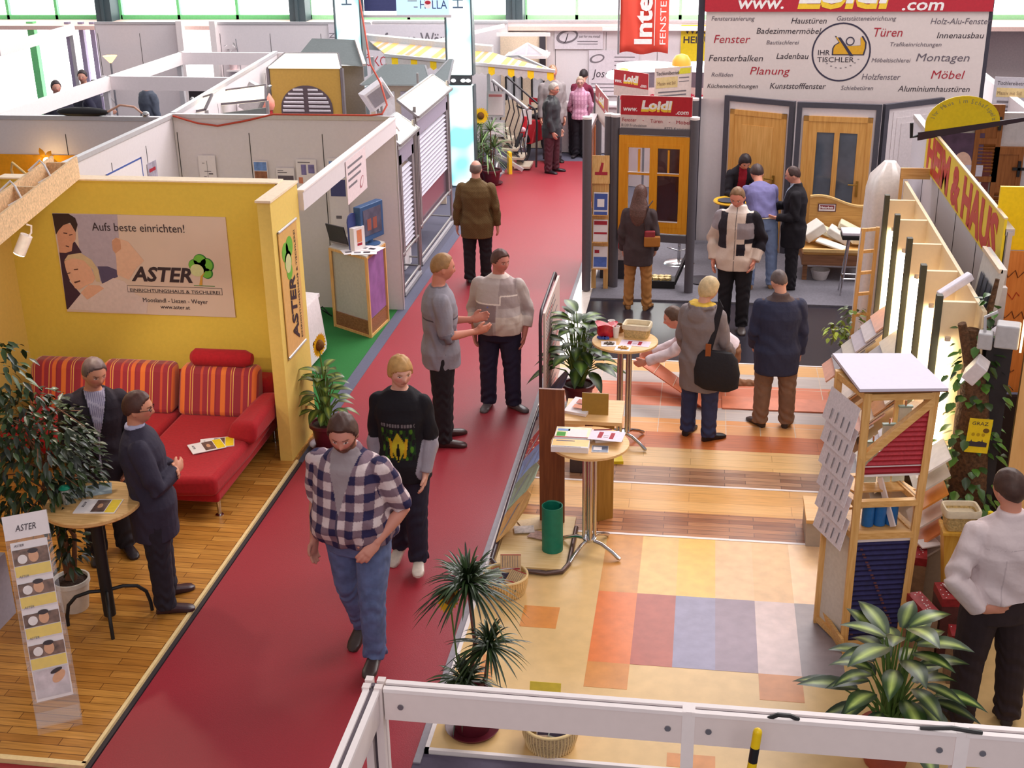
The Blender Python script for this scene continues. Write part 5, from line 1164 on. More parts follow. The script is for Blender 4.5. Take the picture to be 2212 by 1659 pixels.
def fan_leaflet(label, loc, rz, rx, c, w=.16, h=.2):
    t = thing('leaflet', label, 'leaflet', loc, rz); b = MB().box((0, 0, h/2), (w, .006, h), rx=rx); b.build('sheet', M('leaf_%d_%d' % (c[0], c[1]), c, .5, var=.1), t)
    R3 = Matrix.Rotation(rx, 3, 'X'); n = R3@Vector((0, -1, 0)); F = Face(Vector((0, 0, h/2))+R3@Vector((-w/2, -.004, -h/2)), (1, 0, 0), R3@Vector((0, 0, 1)), t)
    F.rect('printed_block', w*.06, h*.06, w*.94, h*.3, M('leaf_navy', (64, 56, 80), .5), .0, .001); F.rect('printed_block', w*.06, h*.42, w*.94, h*.47, REDINK, 0, .001)
    for k in range(7): F.rect('printed_line', w*(.1+.12*k), h*.5, w*(.12+.12*k), h*.95, GREYINK, 0, .0008)
    F.rect('printed_block', 0, h*.97, w, h, REDINK, 0, .001); return t
fan_leaflet('tall fan patterned leaflet at the back of the basket by the rack', (-1.34, 8.42, FZ+.08), .12, -.35, (212, 176, 132))
fan_leaflet('fan patterned leaflet lying lower in the basket by the rack', (-1.30, 8.30, FZ+.04), -.5, -.95, (206, 170, 120), .14, .18)
fan_leaflet('greenish leaflet at the left in the basket by the rack', (-1.45, 8.34, FZ+.04), .7, -.8, (150, 164, 140), .13, .16)
fan_leaflet('white leaflet sticking out of the front edge basket', (-.85, 6.60, FZ+.05), .05, -.4, (236, 220, 216), .10, .17)
fan_leaflet('blue green leaflet in the front edge basket', (-.74, 6.58, FZ+.05), -.3, -.7, (190, 200, 196), .15, .14)
tag(MB().box((0, 0, .13), (.2, .012, .26), rx=-.5).build('yellow_leaflet', M('leaflet_yellow', (232, 200, 60), .5), None, loc=(-.86, 6.68, FZ+.10), rz=.0), 'yellow leaflet standing at the back of the front edge basket', 'leaflet')
for i, (x, y, r) in enumerate([(-1.40, 7.05, .3), (-1.44, 6.92, -.4)]):
    tag(MB().box((0, 0, .006), (.12, .09, .01)).build('plastic_bag', M('pink_bag', (216, 176, 176), .4, var=.3, scale=40), None, loc=(x, y, FZ), rz=r), ('small pink packet behind the dragon tree', 'small pink packet next to the dragon tree pot')[i], 'packet')
# terracotta tile sample board held by the kneeling man
t = thing('tile_sample_board', 'long terracotta tile board held up at one end by the kneeling man', 'board', (0, 0, 0))
A = [Vector((-.63, 12.72, .30)), Vector((.20, 11.98, .04)), Vector((.20, 12.28, .04)), Vector((-.55, 13.0, .30))]
MB().hexa([p-Vector((0, 0, .012)) for p in A], A).build('board', M('tile_board_red', (212, 118, 82), .4, var=.1, scale=8), t)
jb = MB()
for f in (.25, .5, .75): jb.bar(A[0].lerp(A[1], f)+Vector((0, 0, .002)), A[3].lerp(A[2], f)+Vector((0, 0, .002)), .006, .003)
jb.build('grout_line', M('grout', (226, 196, 170), .7), t)
tag(MB().hexa([(-.45, -.02, .0), (.75, -.02, 0), (.75, .3, 0), (-.45, .3, 0)], [(-.45, -.02, .014), (.75, -.02, .014), (.75, .3, .014), (-.45, .3, .014)]).build('terracotta_tiles', M('tile_panel_red', (222, 132, 98), .4, var=.12, scale=6), None, loc=(.75, 12.16, FZ)), 'terracotta tile panel lying on the tiled floor near the ivy', 'panel')

# ================================================================== sample tower
t = thing('blind_tower', 'pine tower with red and navy pleated blinds and a white top board', 'display', (1.26, 8.02, FZ), 0)
import itertools
BFL, BFR, BBL, BBR = Vector((-.14, -.10, 0)), Vector((.27, -.02, 0)), Vector((-.29, .17, 0)), Vector((.16, .32, 0))
TFL, TFR, TBL, TBR = Vector((-.20, -.38, 2.16)), Vector((.26, -.34, 2.16)), Vector((-.33, .02, 2.16)), Vector((.16, .10, 2.16))
BFL, BFR, BBL, BBR = Vector((-.13, -.12, 0)), Vector((.26, -.03, 0)), Vector((-.29, .20, 0)), Vector((.12, .34, 0)); TFL, TFR, TBL, TBR = Vector((-.13, -.12, 1.97)), Vector((.31, -.04, 1.97)), Vector((-.28, .26, 1.97)), Vector((.16, .38, 1.97))
def L2(a, b, f): return a.lerp(b, f)
H_ = 2.16
def fr_(f): return L2(BFL, TFL, f), L2(BFR, TFR, f), L2(BBR, TBR, f), L2(BBL, TBL, f)
for a, b in ((BFL, TFL), (BFR, TFR), (BBL, TBL), (BBR, TBR)): MB().bar(a, b, .05).build('post', PINE, t)
cb = MB()
for f in (.02, .46, .585, .985):
    p = fr_(f)
    for i in range(4): MB().bar(p[i], p[(i+1) % 4], .045).build('cross_rail', PINEX, t)
MB().bar(L2(BFL, TFL, .755), L2(BFR, TFR, .97), .05).build('diagonal_brace', PINEX, t)
MB().bar(L2(BBL, TBL, .80), L2(BBR, TBR, .97), .045).build('diagonal_brace', PINEX, t)
tp = [Vector((-.37, -.62, 0)), Vector((.32, -.56, 0)), Vector((.16, .05, 0)), Vector((-.38, .0, 0))]
tp = [Vector((-.19, -.17, 1.99)), Vector((.38, -.09, 1.99)), Vector((.23, .54, 1.99)), Vector((-.31, .48, 1.99))]
MB().poly(tp, (0, 0, .02)).build('top_board', M('top_board_lilac', (214, 206, 222), .6, var=.02), t)
MB().poly([p-Vector((0, 0, .006)) for p in tp], (0, 0, .005)).build('top_edge', M('top_edge_brown', (120, 70, 44), .6), t)
def pleat(name, bl, br, tr, tl, n, mat, d=.012):
    b = MB(); vs = []; fs = []
    nrm = (br-bl).cross(tl-bl).normalized()
    for i in range(n+1):
        f = i/n; o = nrm*(d if i % 2 else 0); vs += [bl.lerp(tl, f)+o, br.lerp(tr, f)+o]
    for i in range(n): fs.append((2*i, 2*i+1, 2*i+3, 2*i+2))
    b.add(vs, fs); return b.build(name, mat, t, fix=False)
RBL = M('red_pleated_fabric', (178, 46, 58), .6, var=.15, scale=60); NVY = M('navy_pleated_fabric', (38, 34, 84), .7, var=.25, scale=26)
c0, c1 = L2(BFL, TFL, .725), L2(BFR, TFR, .725)
pleat('red_blind', L2(c0, c1, .04), L2(c0, c1, .96), L2(BFR, TFR, .955)+(c0-c1)*.04, L2(BFR, TFR, .955)+(c0-c1)*.045, 26, RBL)
pleat('red_blind', L2(BFL, TFL, .695)+(c1-c0)*.02, L2(BFR, TFR, .695)-(c1-c0)*.02, c1-(c1-c0)*.02, c0+(c1-c0)*.02, 3, M('red_blind_deep', (160, 26, 44), .6))
wr = MB(); wr.bar(L2(BFL, TFL, .725), L2(BFR, TFR, .725), .012); wr.bar(L2(BFL, TFL, .692), L2(BFR, TFR, .692), .014); wr.bar(L2(BFL, TFL, .732), L2(BFR, TFR, .965)-(c1-c0)*.02, .012); wr.build('blind_rail', TRIMW, t)
pleat('navy_blind', L2(BFL, TFL, .03)+(c1-c0)*.06, L2(BFR, TFR, .03)-(c1-c0)*.06, L2(BFR, TFR, .435)-(c1-c0)*.06, L2(BFL, TFL, .435)+(c1-c0)*.06, 40, NVY)
mo = MB()
for k in range(26):
    f = .06+.36*(k*.382 % 1); g = .12+.76*(k*.618 % 1); p_ = L2(BFL, TFL, f).lerp(L2(BFR, TFR, f), g); mo.box((p_.x, p_.y-.016, p_.z), (.02, .004, .012))
mo.build('printed_motif', M('motif_rust', (96, 56, 62), .7), t)
nr = MB(); nr.bar(L2(BFL, TFL, .44)+(c1-c0)*.05, L2(BFR, TFR, .44)-(c1-c0)*.05, .02); nr.bar(L2(BFL, TFL, .025)+(c1-c0)*.05, L2(BFR, TFR, .025)-(c1-c0)*.05, .014); nr.build('blind_rail', TRIMW, t)
MB().poly([L2(BBL, TBL, .03), L2(BFL, TFL, .03), L2(BFL, TFL, .45), L2(BBL, TBL, .45)], (.008, 0, 0)).build('side_panel', M('side_panel_pale', (206, 198, 186), .6), t)
MB().poly([L2(BFR, TFR, .03), L2(BBR, TBR, .03), L2(BBR, TBR, .60), L2(BFR, TFR, .60)], (-.008, 0, 0)).build('side_panel', glass('net_panel', (216, 196, 176), .5, .6), t)
MB().poly([L2(BFL, TFL, .46), L2(BFR, TFR, .46), L2(BBR, TBR, .46), L2(BBL, TBL, .46)], (0, 0, .012)).build('shelf', PINEX, t)
MB().poly([L2(BFL, TFL, .585)+Vector((0, .16, 0)), L2(BFR, TFR, .585)+Vector((0, .16, 0)), L2(BBR, TBR, .585), L2(BBL, TBL, .585)], (0, 0, .012)).build('shelf', PINEX, t)
tw = Vector(t.location)
for k in range(3):
    p = L2(BFL, BFR, .26+.21*k)+Vector((0, .12, .923)); o = MB().lathe([(.005, 0), (.042, 0), (.042, .17), (.036, .17), (.036, .02), (.005, .02)], n=20).build('blue_tube', M('blue_tube_plastic', (40, 110, 180), .4), None, smooth=True, loc=tw+p)
    tag(o, ('left', 'middle', 'right')[k]+' blue tube of three on the lower shelf of the blind tower', 'tube', 'blue tubes in the blind tower')
for k in range(3):
    p = L2(BFL, BFR, .34+.20*k)+Vector((-.02+.02*k, .28, 1.172)); hgt = .30+.13*k
    t2 = thing('white_slat_set', ('shortest', 'middle high', 'tallest')[k]+' pale green glass slat of three on the upper tower shelf', 'slat', tw+p, .15, 'slats in the blind tower')
    MB().box((0, 0, hgt/2), (.085, .02, hgt)).build('slat', M('pale_glass_green', (206, 216, 200), .3), t2); MB().box((0, 0, hgt+.006), (.095, .03, .012)).build('top_clip', M('clip_green', (150, 180, 166), .4), t2); MB().tube([(0, 0, hgt+.012), (0, 0, hgt+.05)], .006, 6).build('hook', M('hook_orange', (206, 140, 90), .4), t2)
for k in range(6):
    f = .94-.085*k; a = L2(BFL, TFL, f); b = L2(BBL, TBL, f); d = L2(BFL, TFL, f-.115); e = L2(BBL, TBL, f-.115); out = Vector((-.085, -.01, 0))
    t2 = thing('hanging_sheet', '%s white sample sheet hanging down the left side of the tower' % ('topmost', 'second', 'third', 'fourth', 'fifth', 'lowest')[k], 'sheet', tw, 0, 'white sheets on the tower side')
    o1 = Vector((-.035, 0, 0))
    MB().poly([d+out+Vector((0, -.01, 0)), e+out+Vector((0, .01, 0)), b+o1, a+o1], (-.004, 0, .002)).build('sheet', M('sample_sheet', (226, 216, 222), .5, var=.1, scale=60), t2)
    lb = MB()
    for j in range(4):
        q = d.lerp(e, .15+.2*j)+out*.97+Vector((-.006, 0, .03)); r_ = q+(a-d)*.35-out*.2; lb.bar(q, r_, .012, .002, up=(1, 0, 0))
    lb.build('printed_line', GREYINK, t2)
t2 = thing('white_strip', 'white slat leaning inside the lower tower opening', 'slat', tw+Vector((.14, -.02, .94))); MB().bar((0, 0, 0), (-.10, .14, .30), .012, .05).build('slat', TRIMW, t2)
t2 = thing('yellow_bin', 'small pine tray with yellow cords at the tower foot', 'tray', (1.02, 8.0, FZ), 0); MB().hexa([(0, .16, 0), (.10, -.18, 0), (.12, -.17, 0), (.02, .17, 0)], [(-.02, .16, .12), (.08, -.18, .12), (.10, -.17, .12), (0, .17, .12)]).build('tray_side', PINEX, t2); MB().tube([(.03, .1, .03), (.06, .0, .06), (.08, -.1, .04), (.05, .05, .07)], .012, 6).build('cord', M('yellow_cord', (206, 176, 40), .6), t2, smooth=True)
t2 = thing('white_shelf_end', 'white shelf edge behind the tower on the left', 'shelf', (1.05, 9.55, FZ)); MB().span((-.09, -.2, 0), (.06, .2, .22)).build('carcass', M('shelf_grey', (182, 170, 160), .6), t2); MB().span((-.10, -.22, .22), (.08, .22, .25)).build('top', PINEX, t2)

# ================================================================== lit sample rack
YS = [12.28, 11.54, 10.75, 9.97, 9.2]
RK = M('rack_board', (238, 214, 176), .5, var=.02); RG = M('rack_edge_green', (74, 72, 56), .6)
t = thing('lit_sample_rack', 'stepped display rack with bright tube lamps along the panel wall', 'rack', (0, 0, FZ))
MB().span((2.02, 8.95, 0), (2.05, 13.05, 2.20)).build('back_board', RK, t)
for i, y in enumerate(YS):
    d = MB().span((1.78, y-.02, 0), (2.02, y+.02, 2.19)).build('divider', RK, t)
    MB().span((1.735, y-.035, 0), (1.78, y+.025, 2.24)).build('edge_post', RG, d)
    lamp = MB().tube([(1.84, y-.05, .95), (1.84, y-.05, 1.90)], .018, 10).build('tube_lamp', emit('fluorescent_tube', (255, 240, 205), 22), t, smooth=True)
    MB().tube([(1.84, y-.05, .92), (1.84, y-.05, .95)], .022, 10).tube([(1.84, y-.05, 1.90), (1.84, y-.05, 1.93)], .022, 10).build('lamp_socket', M('socket_white', (220, 200, 180), .5), lamp)
    if i < 4: MB().hexa([(1.45, y-.70, .55), (1.45, y-.06, .55), (2.0, y-.06, 1.0), (2.0, y-.70, 1.0)], [(1.45, y-.70, .57), (1.45, y-.06, .57), (2.0, y-.06, 1.02), (2.0, y-.70, 1.02)]).build('slope_shelf', RK, t)
MB().span((1.42, 8.6, 0), (1.98, 12.3, .52)).build('base_cabinet', M('rack_base', (170, 146, 126), .6), t)
tag(MB().span((2.08, 8.95, 0), (2.26, 9.75, 1.98)).build('black_cabinet', M('black_cabinet', (40, 34, 38), .6), None, loc=(0, 0, FZ)), 'black tall cabinet between rack and wooden boards', 'cabinet')
PC = [(238, 190, 176), (222, 214, 220), (206, 196, 206), (216, 206, 196), (178, 172, 176), (226, 170, 150), (214, 180, 150), (232, 216, 206), (200, 140, 96), (228, 200, 176)]
names = ['rearmost', 'second', 'third', 'front']
cnt = ['topmost', 'second', 'third', 'fourth', 'fifth', 'lowest']
for i, y in enumerate(YS[:4]):
    for k in range(6):
        x = 1.90-.085*k; z = 1.16-.105*k; c = PC[(i*3+k) % len(PC)]; yy = y-.30
        t2 = thing('sample_board', '%s sample board in the %s bay of the lit rack' % (cnt[k], names[i]), 'sample', (x, yy, FZ+z), 0, 'sample boards in the lit rack')
        b = MB(); b.hexa([(-.20, -.26, -.13), (-.20, .20, -.13), (.06, .20, .10), (.06, -.26, .10)], [(-.21, -.26, -.118), (-.21, .20, -.118), (.05, .20, .112), (.05, -.26, .112)]); b.build('board', M('sample_%d_%d' % (c[0], c[2]), c, .35, var=.08, scale=18), t2)
        MB().hexa([(-.196, -.22, -.115), (-.196, -.10, -.115), (-.17, -.10, -.09), (-.17, -.22, -.09)], [(-.198, -.22, -.112), (-.198, -.10, -.112), (-.172, -.10, -.087), (-.172, -.22, -.087)]).build('sticker', M('sticker_grey', (196, 186, 190), .5), t2)
for i, (y, z, c) in enumerate([(8.75, 1.12, (232, 222, 218)), (8.72, 1.0, (216, 200, 196)), (8.7, .86, (230, 150, 70)), (8.68, .72, (222, 200, 190)), (8.66, .58, (226, 140, 90)), (8.64, .46, (206, 190, 180))]):
    t2 = thing('sample_board', '%s sample board at the near end of the rack behind the tower' % cnt[i], 'sample', (1.80, y, FZ+z), 0, 'sample boards at the near end of the rack')
    MB().hexa([(-.16, -.16, -.10), (-.16, .18, -.10), (.06, .18, .08), (.06, -.16, .08)], [(-.17, -.16, -.09), (-.17, .18, -.09), (.05, .18, .09), (.05, -.16, .09)]).build('board', M('sample_%d_%d' % (c[0], c[2]), c, .35, var=.08, scale=18), t2)
for i, (p, lb) in enumerate([((1.93, 9.55, 2.23), 'white lamp arm on top of the lit rack end'), ((2.13, 9.05, 2.02), 'white lamp arm in front of the framed picture')]):
    t2 = thing('arm_lamp', lb, 'lamp', p); MB().box((0, 0, 0), (.28, .07, .06), ry=-.55, rz=.3).build('housing', M('lamp_lilac_white', (232, 224, 236), .4), t2, bevel=.01); MB().box((-.02, 0, -.035), (.22, .05, .006), ry=-.55, rz=.3).build('diffuser', emit('arm_diffuser', (255, 245, 235), 2), t2)
t2 = thing('framed_picture', 'framed sign with dark letters leaning on the panel wall', 'picture', (2.16, 9.25, 1.95)); MB().hexa([(-.04, 0, 0), (-.04, .62, 0), (.0, .62, 0), (0, 0, 0)], [(.02, 0, .5), (.02, .62, .5), (.06, .62, .5), (.06, 0, .5)]).build('board', M('picture_grey', (206, 200, 196), .6), t2)
MB().bar((-.045, 0, .02), (-.045, .62, .02), .02).build('frame_bar', M('frame_pale', (222, 200, 176), .5), t2); MB().bar((.015, 0, .49), (.015, .62, .49), .03).build('frame_bar', M('frame_pale'), t2)
for k in range(3): MB().poly([(-.036, .12+.14*k, .14), (-.036, .22+.14*k, .14), (-.010, .22+.14*k, .34), (-.010, .12+.14*k, .34)], (-.003, 0, 0)).build('letter_block', M('frame_navy', (50, 60, 84), .5), t2)
t2 = thing('flood_lamp', 'bright white flood lamp beside the tower top', 'lamp', (1.98, 8.75, 1.86)); R = Matrix.Rotation(.6, 3, 'Y')
MB().box((0, 0, 0), (.10, .20, .16), ry=.6, rz=-.3).build('housing', M('lamp_pale', (222, 212, 216), .4), t2, bevel=.01); MB().box((-.055, .0, -.03), (.01, .16, .12), ry=.6, rz=-.3).build('lens', emit('flood_lens', (255, 235, 250), 8), t2)
t2 = thing('flood_lamp', 'grey box flood lamp on the aluminium post at the right', 'lamp', (2.16, 8.75, 2.13)); MB().box((0, 0, 0), (.16, .14, .17), rz=-.25).build('housing', M('lamp_grey', (186, 182, 184), .4), t2, bevel=.012); MB().box((-.14, .02, -.05), (.10, .10, .12), rz=-.25).build('ballast', MATS['lamp_grey'], t2, bevel=.012); MB().box((.095, -.02, 0), (.015, .16, .19), rz=-.25).build('lens', emit('warm_lens', (255, 225, 170), 3), t2); MB().tube([(-.15, .02, 0), (-.16, .02, .12), (-.08, .02, .16)], .012, 6).build('cable', M('lamp_grey', None), t2, smooth=True)
tag(MB().span((2.19, 9.3, 0), (2.25, 9.36, 2.3)).build('lamp_post', ALU, None), 'aluminium post at the near end of the panel wall', 'post')

# ================================================================== heim sign, wooden boards, yellow panels
t = thing('long_sign', 'long yellow sign with red capital letters above the panel wall', 'sign', (2.29, 9.75, 2.28), 0)
L_ = 3.75
MB().span((-.02, 0, 0), (.0, L_, .42)).build('panel', M('sign_yellow', (240, 210, 46), .4, var=.02), t)
F = Face((-.021, L_, 0), (0, -1, 0), (0, 0, 1), t); RT = M('sign_red_letter', (196, 44, 38), .4)
F.text('HEIM & HAUS', .12, .045, .47, RT, bold=.024, w=L_-.3, h=.001)
MB().span((-.024, -.0, .42), (.004, L_, .432)).build('top_edge', M('sign_edge', (236, 210, 176), .5), t)
WB = wood('maple_panel', (226, 170, 104), (240, 190, 126), 'Z', 2.2, stretch=6)
t = thing('wooden_boards', 'tall pale wooden boards standing at the right edge', 'boards', (0, 0, .0275)); 
for k in range(5):
    x = 2.36+.19*k; MB().span((x, 9.0+.002*k, 0), (x+.186, 9.04, 2.66)).build('plank', WB, t)
t = thing('graffiti_board', 'orange wooden board with handwriting behind the panel wall end', 'board', (2.44, 10.0, 1.2)); MB().span((-.14, 0, 0), (.3, .03, 1.18)).build('board', wood('orange_board', (206, 122, 56), (222, 140, 70), 'Z', 3), t)
F = Face((-.14, -.001, 0), (1, 0, 0), (0, 0, 1), t); hand = M('hand_red', (186, 60, 30), .7)
for k, (a, b) in enumerate([(.06, 1.0), (.04, .82), (.1, .66), (.05, .42), (.08, .2)]):
    mb_ = MB(); mb_.tube([F.P(a+.025*j, b+.035*math.sin(j*2.1+k), .002) for j in range(8)], .004, 5); mb_.build('handwriting', hand if k % 2 else M('hand_dark', (110, 60, 30), .7), t)
F.text('10', .08, .42, .13, hand, h=.002)
t = thing('yellow_board', 'bright yellow panel with a black bar above the handwriting board', 'sign', (2.42, 10.05, 2.38)); MB().span((-.14, 0, 0), (.6, .03, .5)).build('panel', M('bright_yellow', (248, 208, 20), .4), t); MB().span((.10, -.004, .06), (.2, 0, .32)).build('black_bar', BLACK, t)
struct(MB().span((2.33, 9.9, 0), (3.4, 9.95, 1.2)), 'wall_dark_recess', M('dark_recess', (44, 32, 34), .8), 'dark wall behind the wooden boards')
# tree trunk with ivy
t = thing('ivy_tree', 'thick bark trunk wrapped in ivy beside the blind tower', 'plant', (2.05, 9.0, FZ))
b = MB(); pr = []
R = random.Random(5)
for z, r, dx in ((0, .12, .02), (.4, .12, .03), (.8, .13, .03), (1.2, .125, .02), (1.55, .11, 0), (1.8, .07, -.04), (2.05, .045, -.07)):
    pr.append([Vector((dx+r*(1+.12*math.sin(3*a+z*4)+.06*R.random())*math.cos(a), r*(1+.12*math.sin(4*a+z*3)+.06*R.random())*math.sin(a), z)) for a in [2*PI*i/20 for i in range(20)]])
loft(b, pr); BARK = M('bark', (96, 66, 44), .95, var=.45, scale=38, bump=1.0); b.build('trunk', BARK, t, smooth=True)
MB().tube([(-.05, 0, 1.75), (-.12, -.02, 1.98), (-.16, -.03, 2.10)], [.05, .04, .03], 10).build('branch', BARK, t, smooth=True); MB().tube([(-.05, .0, 1.7), (.02, .02, 2.1), (.06, .04, 2.42)], [.04, .028, .015], 10).build('branch', BARK, t, smooth=True)
fb = MB(); ivy(fb, [(0, 0, .4), (0, 0, 1.0), (0, 0, 1.75)], 240, .15, .085, (62, 92, 34), 6); ivy(fb, [(-.06, -.02, 1.7), (-.02, .0, 2.0)], 40, .1, .08, (60, 92, 36), 7); ivy(fb, [(.04, 0, 2.0), (.06, .04, 2.4)], 14, .06, .08, (60, 92, 36), 8); fb.build('ivy_leaves', LEAF, t, smooth=True, fix=False)
t = thing('notice', 'yellow exhibition notice with black skyline pinned to the ivy trunk', 'notice', (1.98, 8.79, 1.20)); F = Face((0, 0, 0), (1, -.1, 0), (.04, 0, 1), t); F.rect('sheet', 0, 0, .16, .27, M('notice_yellow', (232, 200, 26), .5), 0, .003)
F.text('GRAZ', .02, .22, .038, INK, w=.11, h=.004); F.shape('stamp', ell(.125, .18, .022, .018), M('stamp_brown', (110, 80, 30), .5), .004, .001); F.text('2003', .03, .13, .035, M('stamp_brown', None), w=.10, h=.004) if 0 else None
F.shape('skyline', [(.015, .05), (.015, .085), (.03, .09), (.035, .105), (.04, .09), (.07, .085), (.09, .095), (.105, .09), (.11, .11), (.115, .09), (.145, .085), (.145, .05)], INK, .004, .001)
for k in range(3): F.shape('stamp', ell(.04+.035*k, .145, .012, .014), M('stamp_ochre', (186, 150, 20), .5), .004, .001)
# ivy pole with trellis
t = thing('ivy_trellis', 'narrow pine trellis with ivy climbing before the lit rack', 'plant', (1.55, 12.45, FZ))
tb = MB(); tb.bar((0, 0, 0), (.04, 0, 1.86), .035); tb.bar((.16, .06, .0), (.18, .06, 1.86), .035)
for k in range(8): z = .3+.22*k; tb.bar((.02, 0, z), (.17, .06, z), .03)
tb.build('trellis', PINE, t); fb = MB(); ivy(fb, [(0, 0, .05), (.0, 0, .6), (.02, 0, 1.05)], 170, .07, .06, (96, 118, 40), 9); crown(fb, (-.14, 0, .78), (.12, .1, .13), 50, .07, (140, 156, 62), 10, .6, hollow=.1); fb.build('ivy_leaves', LEAF, t, smooth=True, fix=False)
# corner goods at the lower right
wicker_box('wicker basket with white lining on the wooden stand by the white shirt man', (1.86, 8.12, .93), .1, .24, .17, .15, .8)
t = thing('plank_stand', 'tapered yellow wooden stand under the white lined basket', 'stand', (1.87, 8.12, FZ)); MB().hexa([(-.02, -.08, 0), (.10, -.08, 0), (.10, .06, 0), (-.02, .06, 0)], [(-.12, -.08, .88), (.14, -.08, .88), (.14, .08, .88), (-.12, .08, .88)]).build('board', wood('yellow_ply', (206, 150, 50), (222, 170, 70), 'Z', 3), t); MB().span((-.13, -.1, .88), (.15, .1, .9)).build('top', wood('yellow_ply', None, None), t)
t = thing('bottle', 'small dark bottle with yellow cap next to the lined basket', 'bottle', (2.04, 8.05, .93)); MB().lathe([(.005, 0), (.03, 0), (.03, .09), (.012, .12), (.012, .13), (.005, .13)], n=16).build('glass', M('bottle_dark', (60, 50, 60), .2), t, smooth=True); MB().lathe([(.003, .13), (.018, .13), (.018, .165), (.003, .165)], n=14).build('cap', M('cap_yellow', (232, 206, 20), .4), t, smooth=True)
t = thing('product_box', 'dark upright product box with orange print below the bottle', 'box', (2.05, 8.02, FZ)); MB().span((-.07, -.09, .5), (.09, .09, .895)).span((-.06, -.08, 0), (.08, .08, .5)).build('carton', M('box_navy', (44, 46, 62), .5), t); F = Face((-.07, -.091, .5), (1, 0, 0), (0, 0, 1), t)
for k in range(5): F.rect('print', .01, .04+.07*k, .15, .08+.07*k, M('box_orange', (196, 84, 34), .5) if k < 3 else M('box_amber', (186, 140, 40), .5), .0, .001)
for i, (x, y, z0, w, d, h, rz, lb) in enumerate([(1.62, 8.42, 0, .22, .17, .52, -.15, 'tall red speckled carton standing behind the blind tower'), (1.83, 8.02-.12, 0, .2, .22, .52, .1, 'red speckled carton standing in front of the ivy trunk'), (1.63, 7.86, 0, .10, .26, .44, .35, 'narrow red topped carton close to the blind tower'), (1.86, 7.62, 0, .16, .14, .38, .0, 'red carton with amber mark in front of the other cartons')]):
    t2 = thing('carton', lb, 'box', (x, y, FZ), rz, 'red cartons at the right'); MB().span((-w/2, -d/2, 0), (w/2, d/2, h)).build('carton_body', M('carton_brown' if i != 1 else 'carton_dark', (150, 118, 92) if i != 1 else (96, 50, 48), .6, var=.15), t2)
    MB().span((-w/2-.002, -d/2-.002, h-.06), (w/2+.002, d/2+.002, h+.002)).build('carton_lid', M('carton_red', (150, 40, 44), .5, var=.2, scale=30), t2)
    sp_ = MB(); R = random.Random(i)
    for k in range(16): sp_.box((R.uniform(-w/2+.01, w/2-.01), R.uniform(-d/2+.01, d/2-.01), h+.003), (.008, .006, .003))
    sp_.build('white_specks', WHINK, t2)
for i, (x, y, z, lb) in enumerate([(1.86, 7.93, .53, 'white sheet lying on the red carton'), (1.75, 8.5, .55, 'folded grey paper behind the tower')]):
    tag(MB().box((0, 0, .006), (.16, .10, .01), rx=.1).build('paper_sheet', PAPER, None, loc=(x, y, z+FZ), rz=.4), lb, 'paper')
t = thing('dark_recess_post', 'dark square post behind the cartons', 'post', (1.93, 8.42, FZ)); MB().span((-.05, -.05, 0), (.05, .05, .85)).build('post', M('dark_brown_post', (52, 34, 34), .7), t)
# gallery-level stand frame in the foreground
t = thing('stand_frame', 'white aluminium stand frame crossing the foreground', 'frame', (0, 0, 0))
FW = M('frame_white', (232, 216, 212), .45, var=.015); SL = M('frame_slot', (96, 84, 92), .6)
def beamx(x0, x1, y): 
    o = MB().span((x0, y-.025, 2.37), (x1, y+.025, 2.49)).build('fascia_board', FW, t); MB().span((x0, y-.03, 2.49), (x1, y-.008, 2.505)).span((x0, y+.008, 2.49), (x1, y+.03, 2.505)).build('top_rail', TRIMW, o); MB().span((x0, y-.008, 2.488), (x1, y+.008, 2.496)).build('groove', SL, o)
    for x in (x0+.06, x1-.06): MB().tube([(x, y-.03, 2.43), (x, y-.022, 2.43)], .011, 10).build('screw_cap', STEEL, o)
for a, b in ((-1.05, .02), (.04, .93), (.95, 2.6)): beamx(a, b, 3.68)
MB().span((-1.115, 1.0, 2.37), (-1.065, 3.64, 2.49)).build('fascia_board', FW, t); MB().span((-1.12, 1.0, 2.49), (-1.098, 3.66, 2.505)).span((-1.082, 1.0, 2.49), (-1.06, 3.66, 2.505)).build('top_rail', TRIMW, t); MB().span((-1.098, 1.0, 2.488), (-1.082, 3.66, 2.496)).build('groove', SL, t)
pb = MB()
for dx, dy in ((-.022, -.022), (.022, -.022), (-.022, .022), (.022, .022)): pb.span((-1.09+dx-.014, 3.68+dy-.014, -.01), (-1.09+dx+.014, 3.68+dy+.014, 2.51))
pb.build('corner_post', FW, t); MB().span((-1.10, 3.67, 0), (-1.08, 3.69, 2.5)).build('post_core', SL, t)
for x in (.03, .94): MB().span((x-.022, 3.652, -.01), (x+.022, 3.708, 2.506)).build('joint_post', TRIMW, t)
tag(MB().tube([(.30, 3.66, 2.50), (.33, 3.65, 2.525), (.37, 3.65, 2.525), (.40, 3.66, 2.505)], .008, 6).build('cable_tie', BLACK, None, smooth=True), 'short bent black cable tie on the white frame above the striped pole', 'cable tie'); tag(MB().tube([(.80, 3.66, 2.508), (.90, 3.655, 2.522), (1.0, 3.66, 2.508)], .008, 6).build('cable_tie', BLACK, None, smooth=True), 'flat black cable tie across the right joint of the white frame', 'cable tie')
t = thing('marking_pole', 'yellow and black striped pole in front of the white frame', 'pole', (0, 0, 0)); P0, P1 = Vector((.05, 3.40, 0)), Vector((.255, 3.50, 2.56)); dd = (P1-P0)
n = 44
for k in range(n): MB().tube([P0+dd*(k/n), P0+dd*((k+1)/n)], .0155, 12).build('band', (BLACK if k % 2 == 0 else M('pole_yellow', (236, 196, 20), .4)), t, smooth=True)
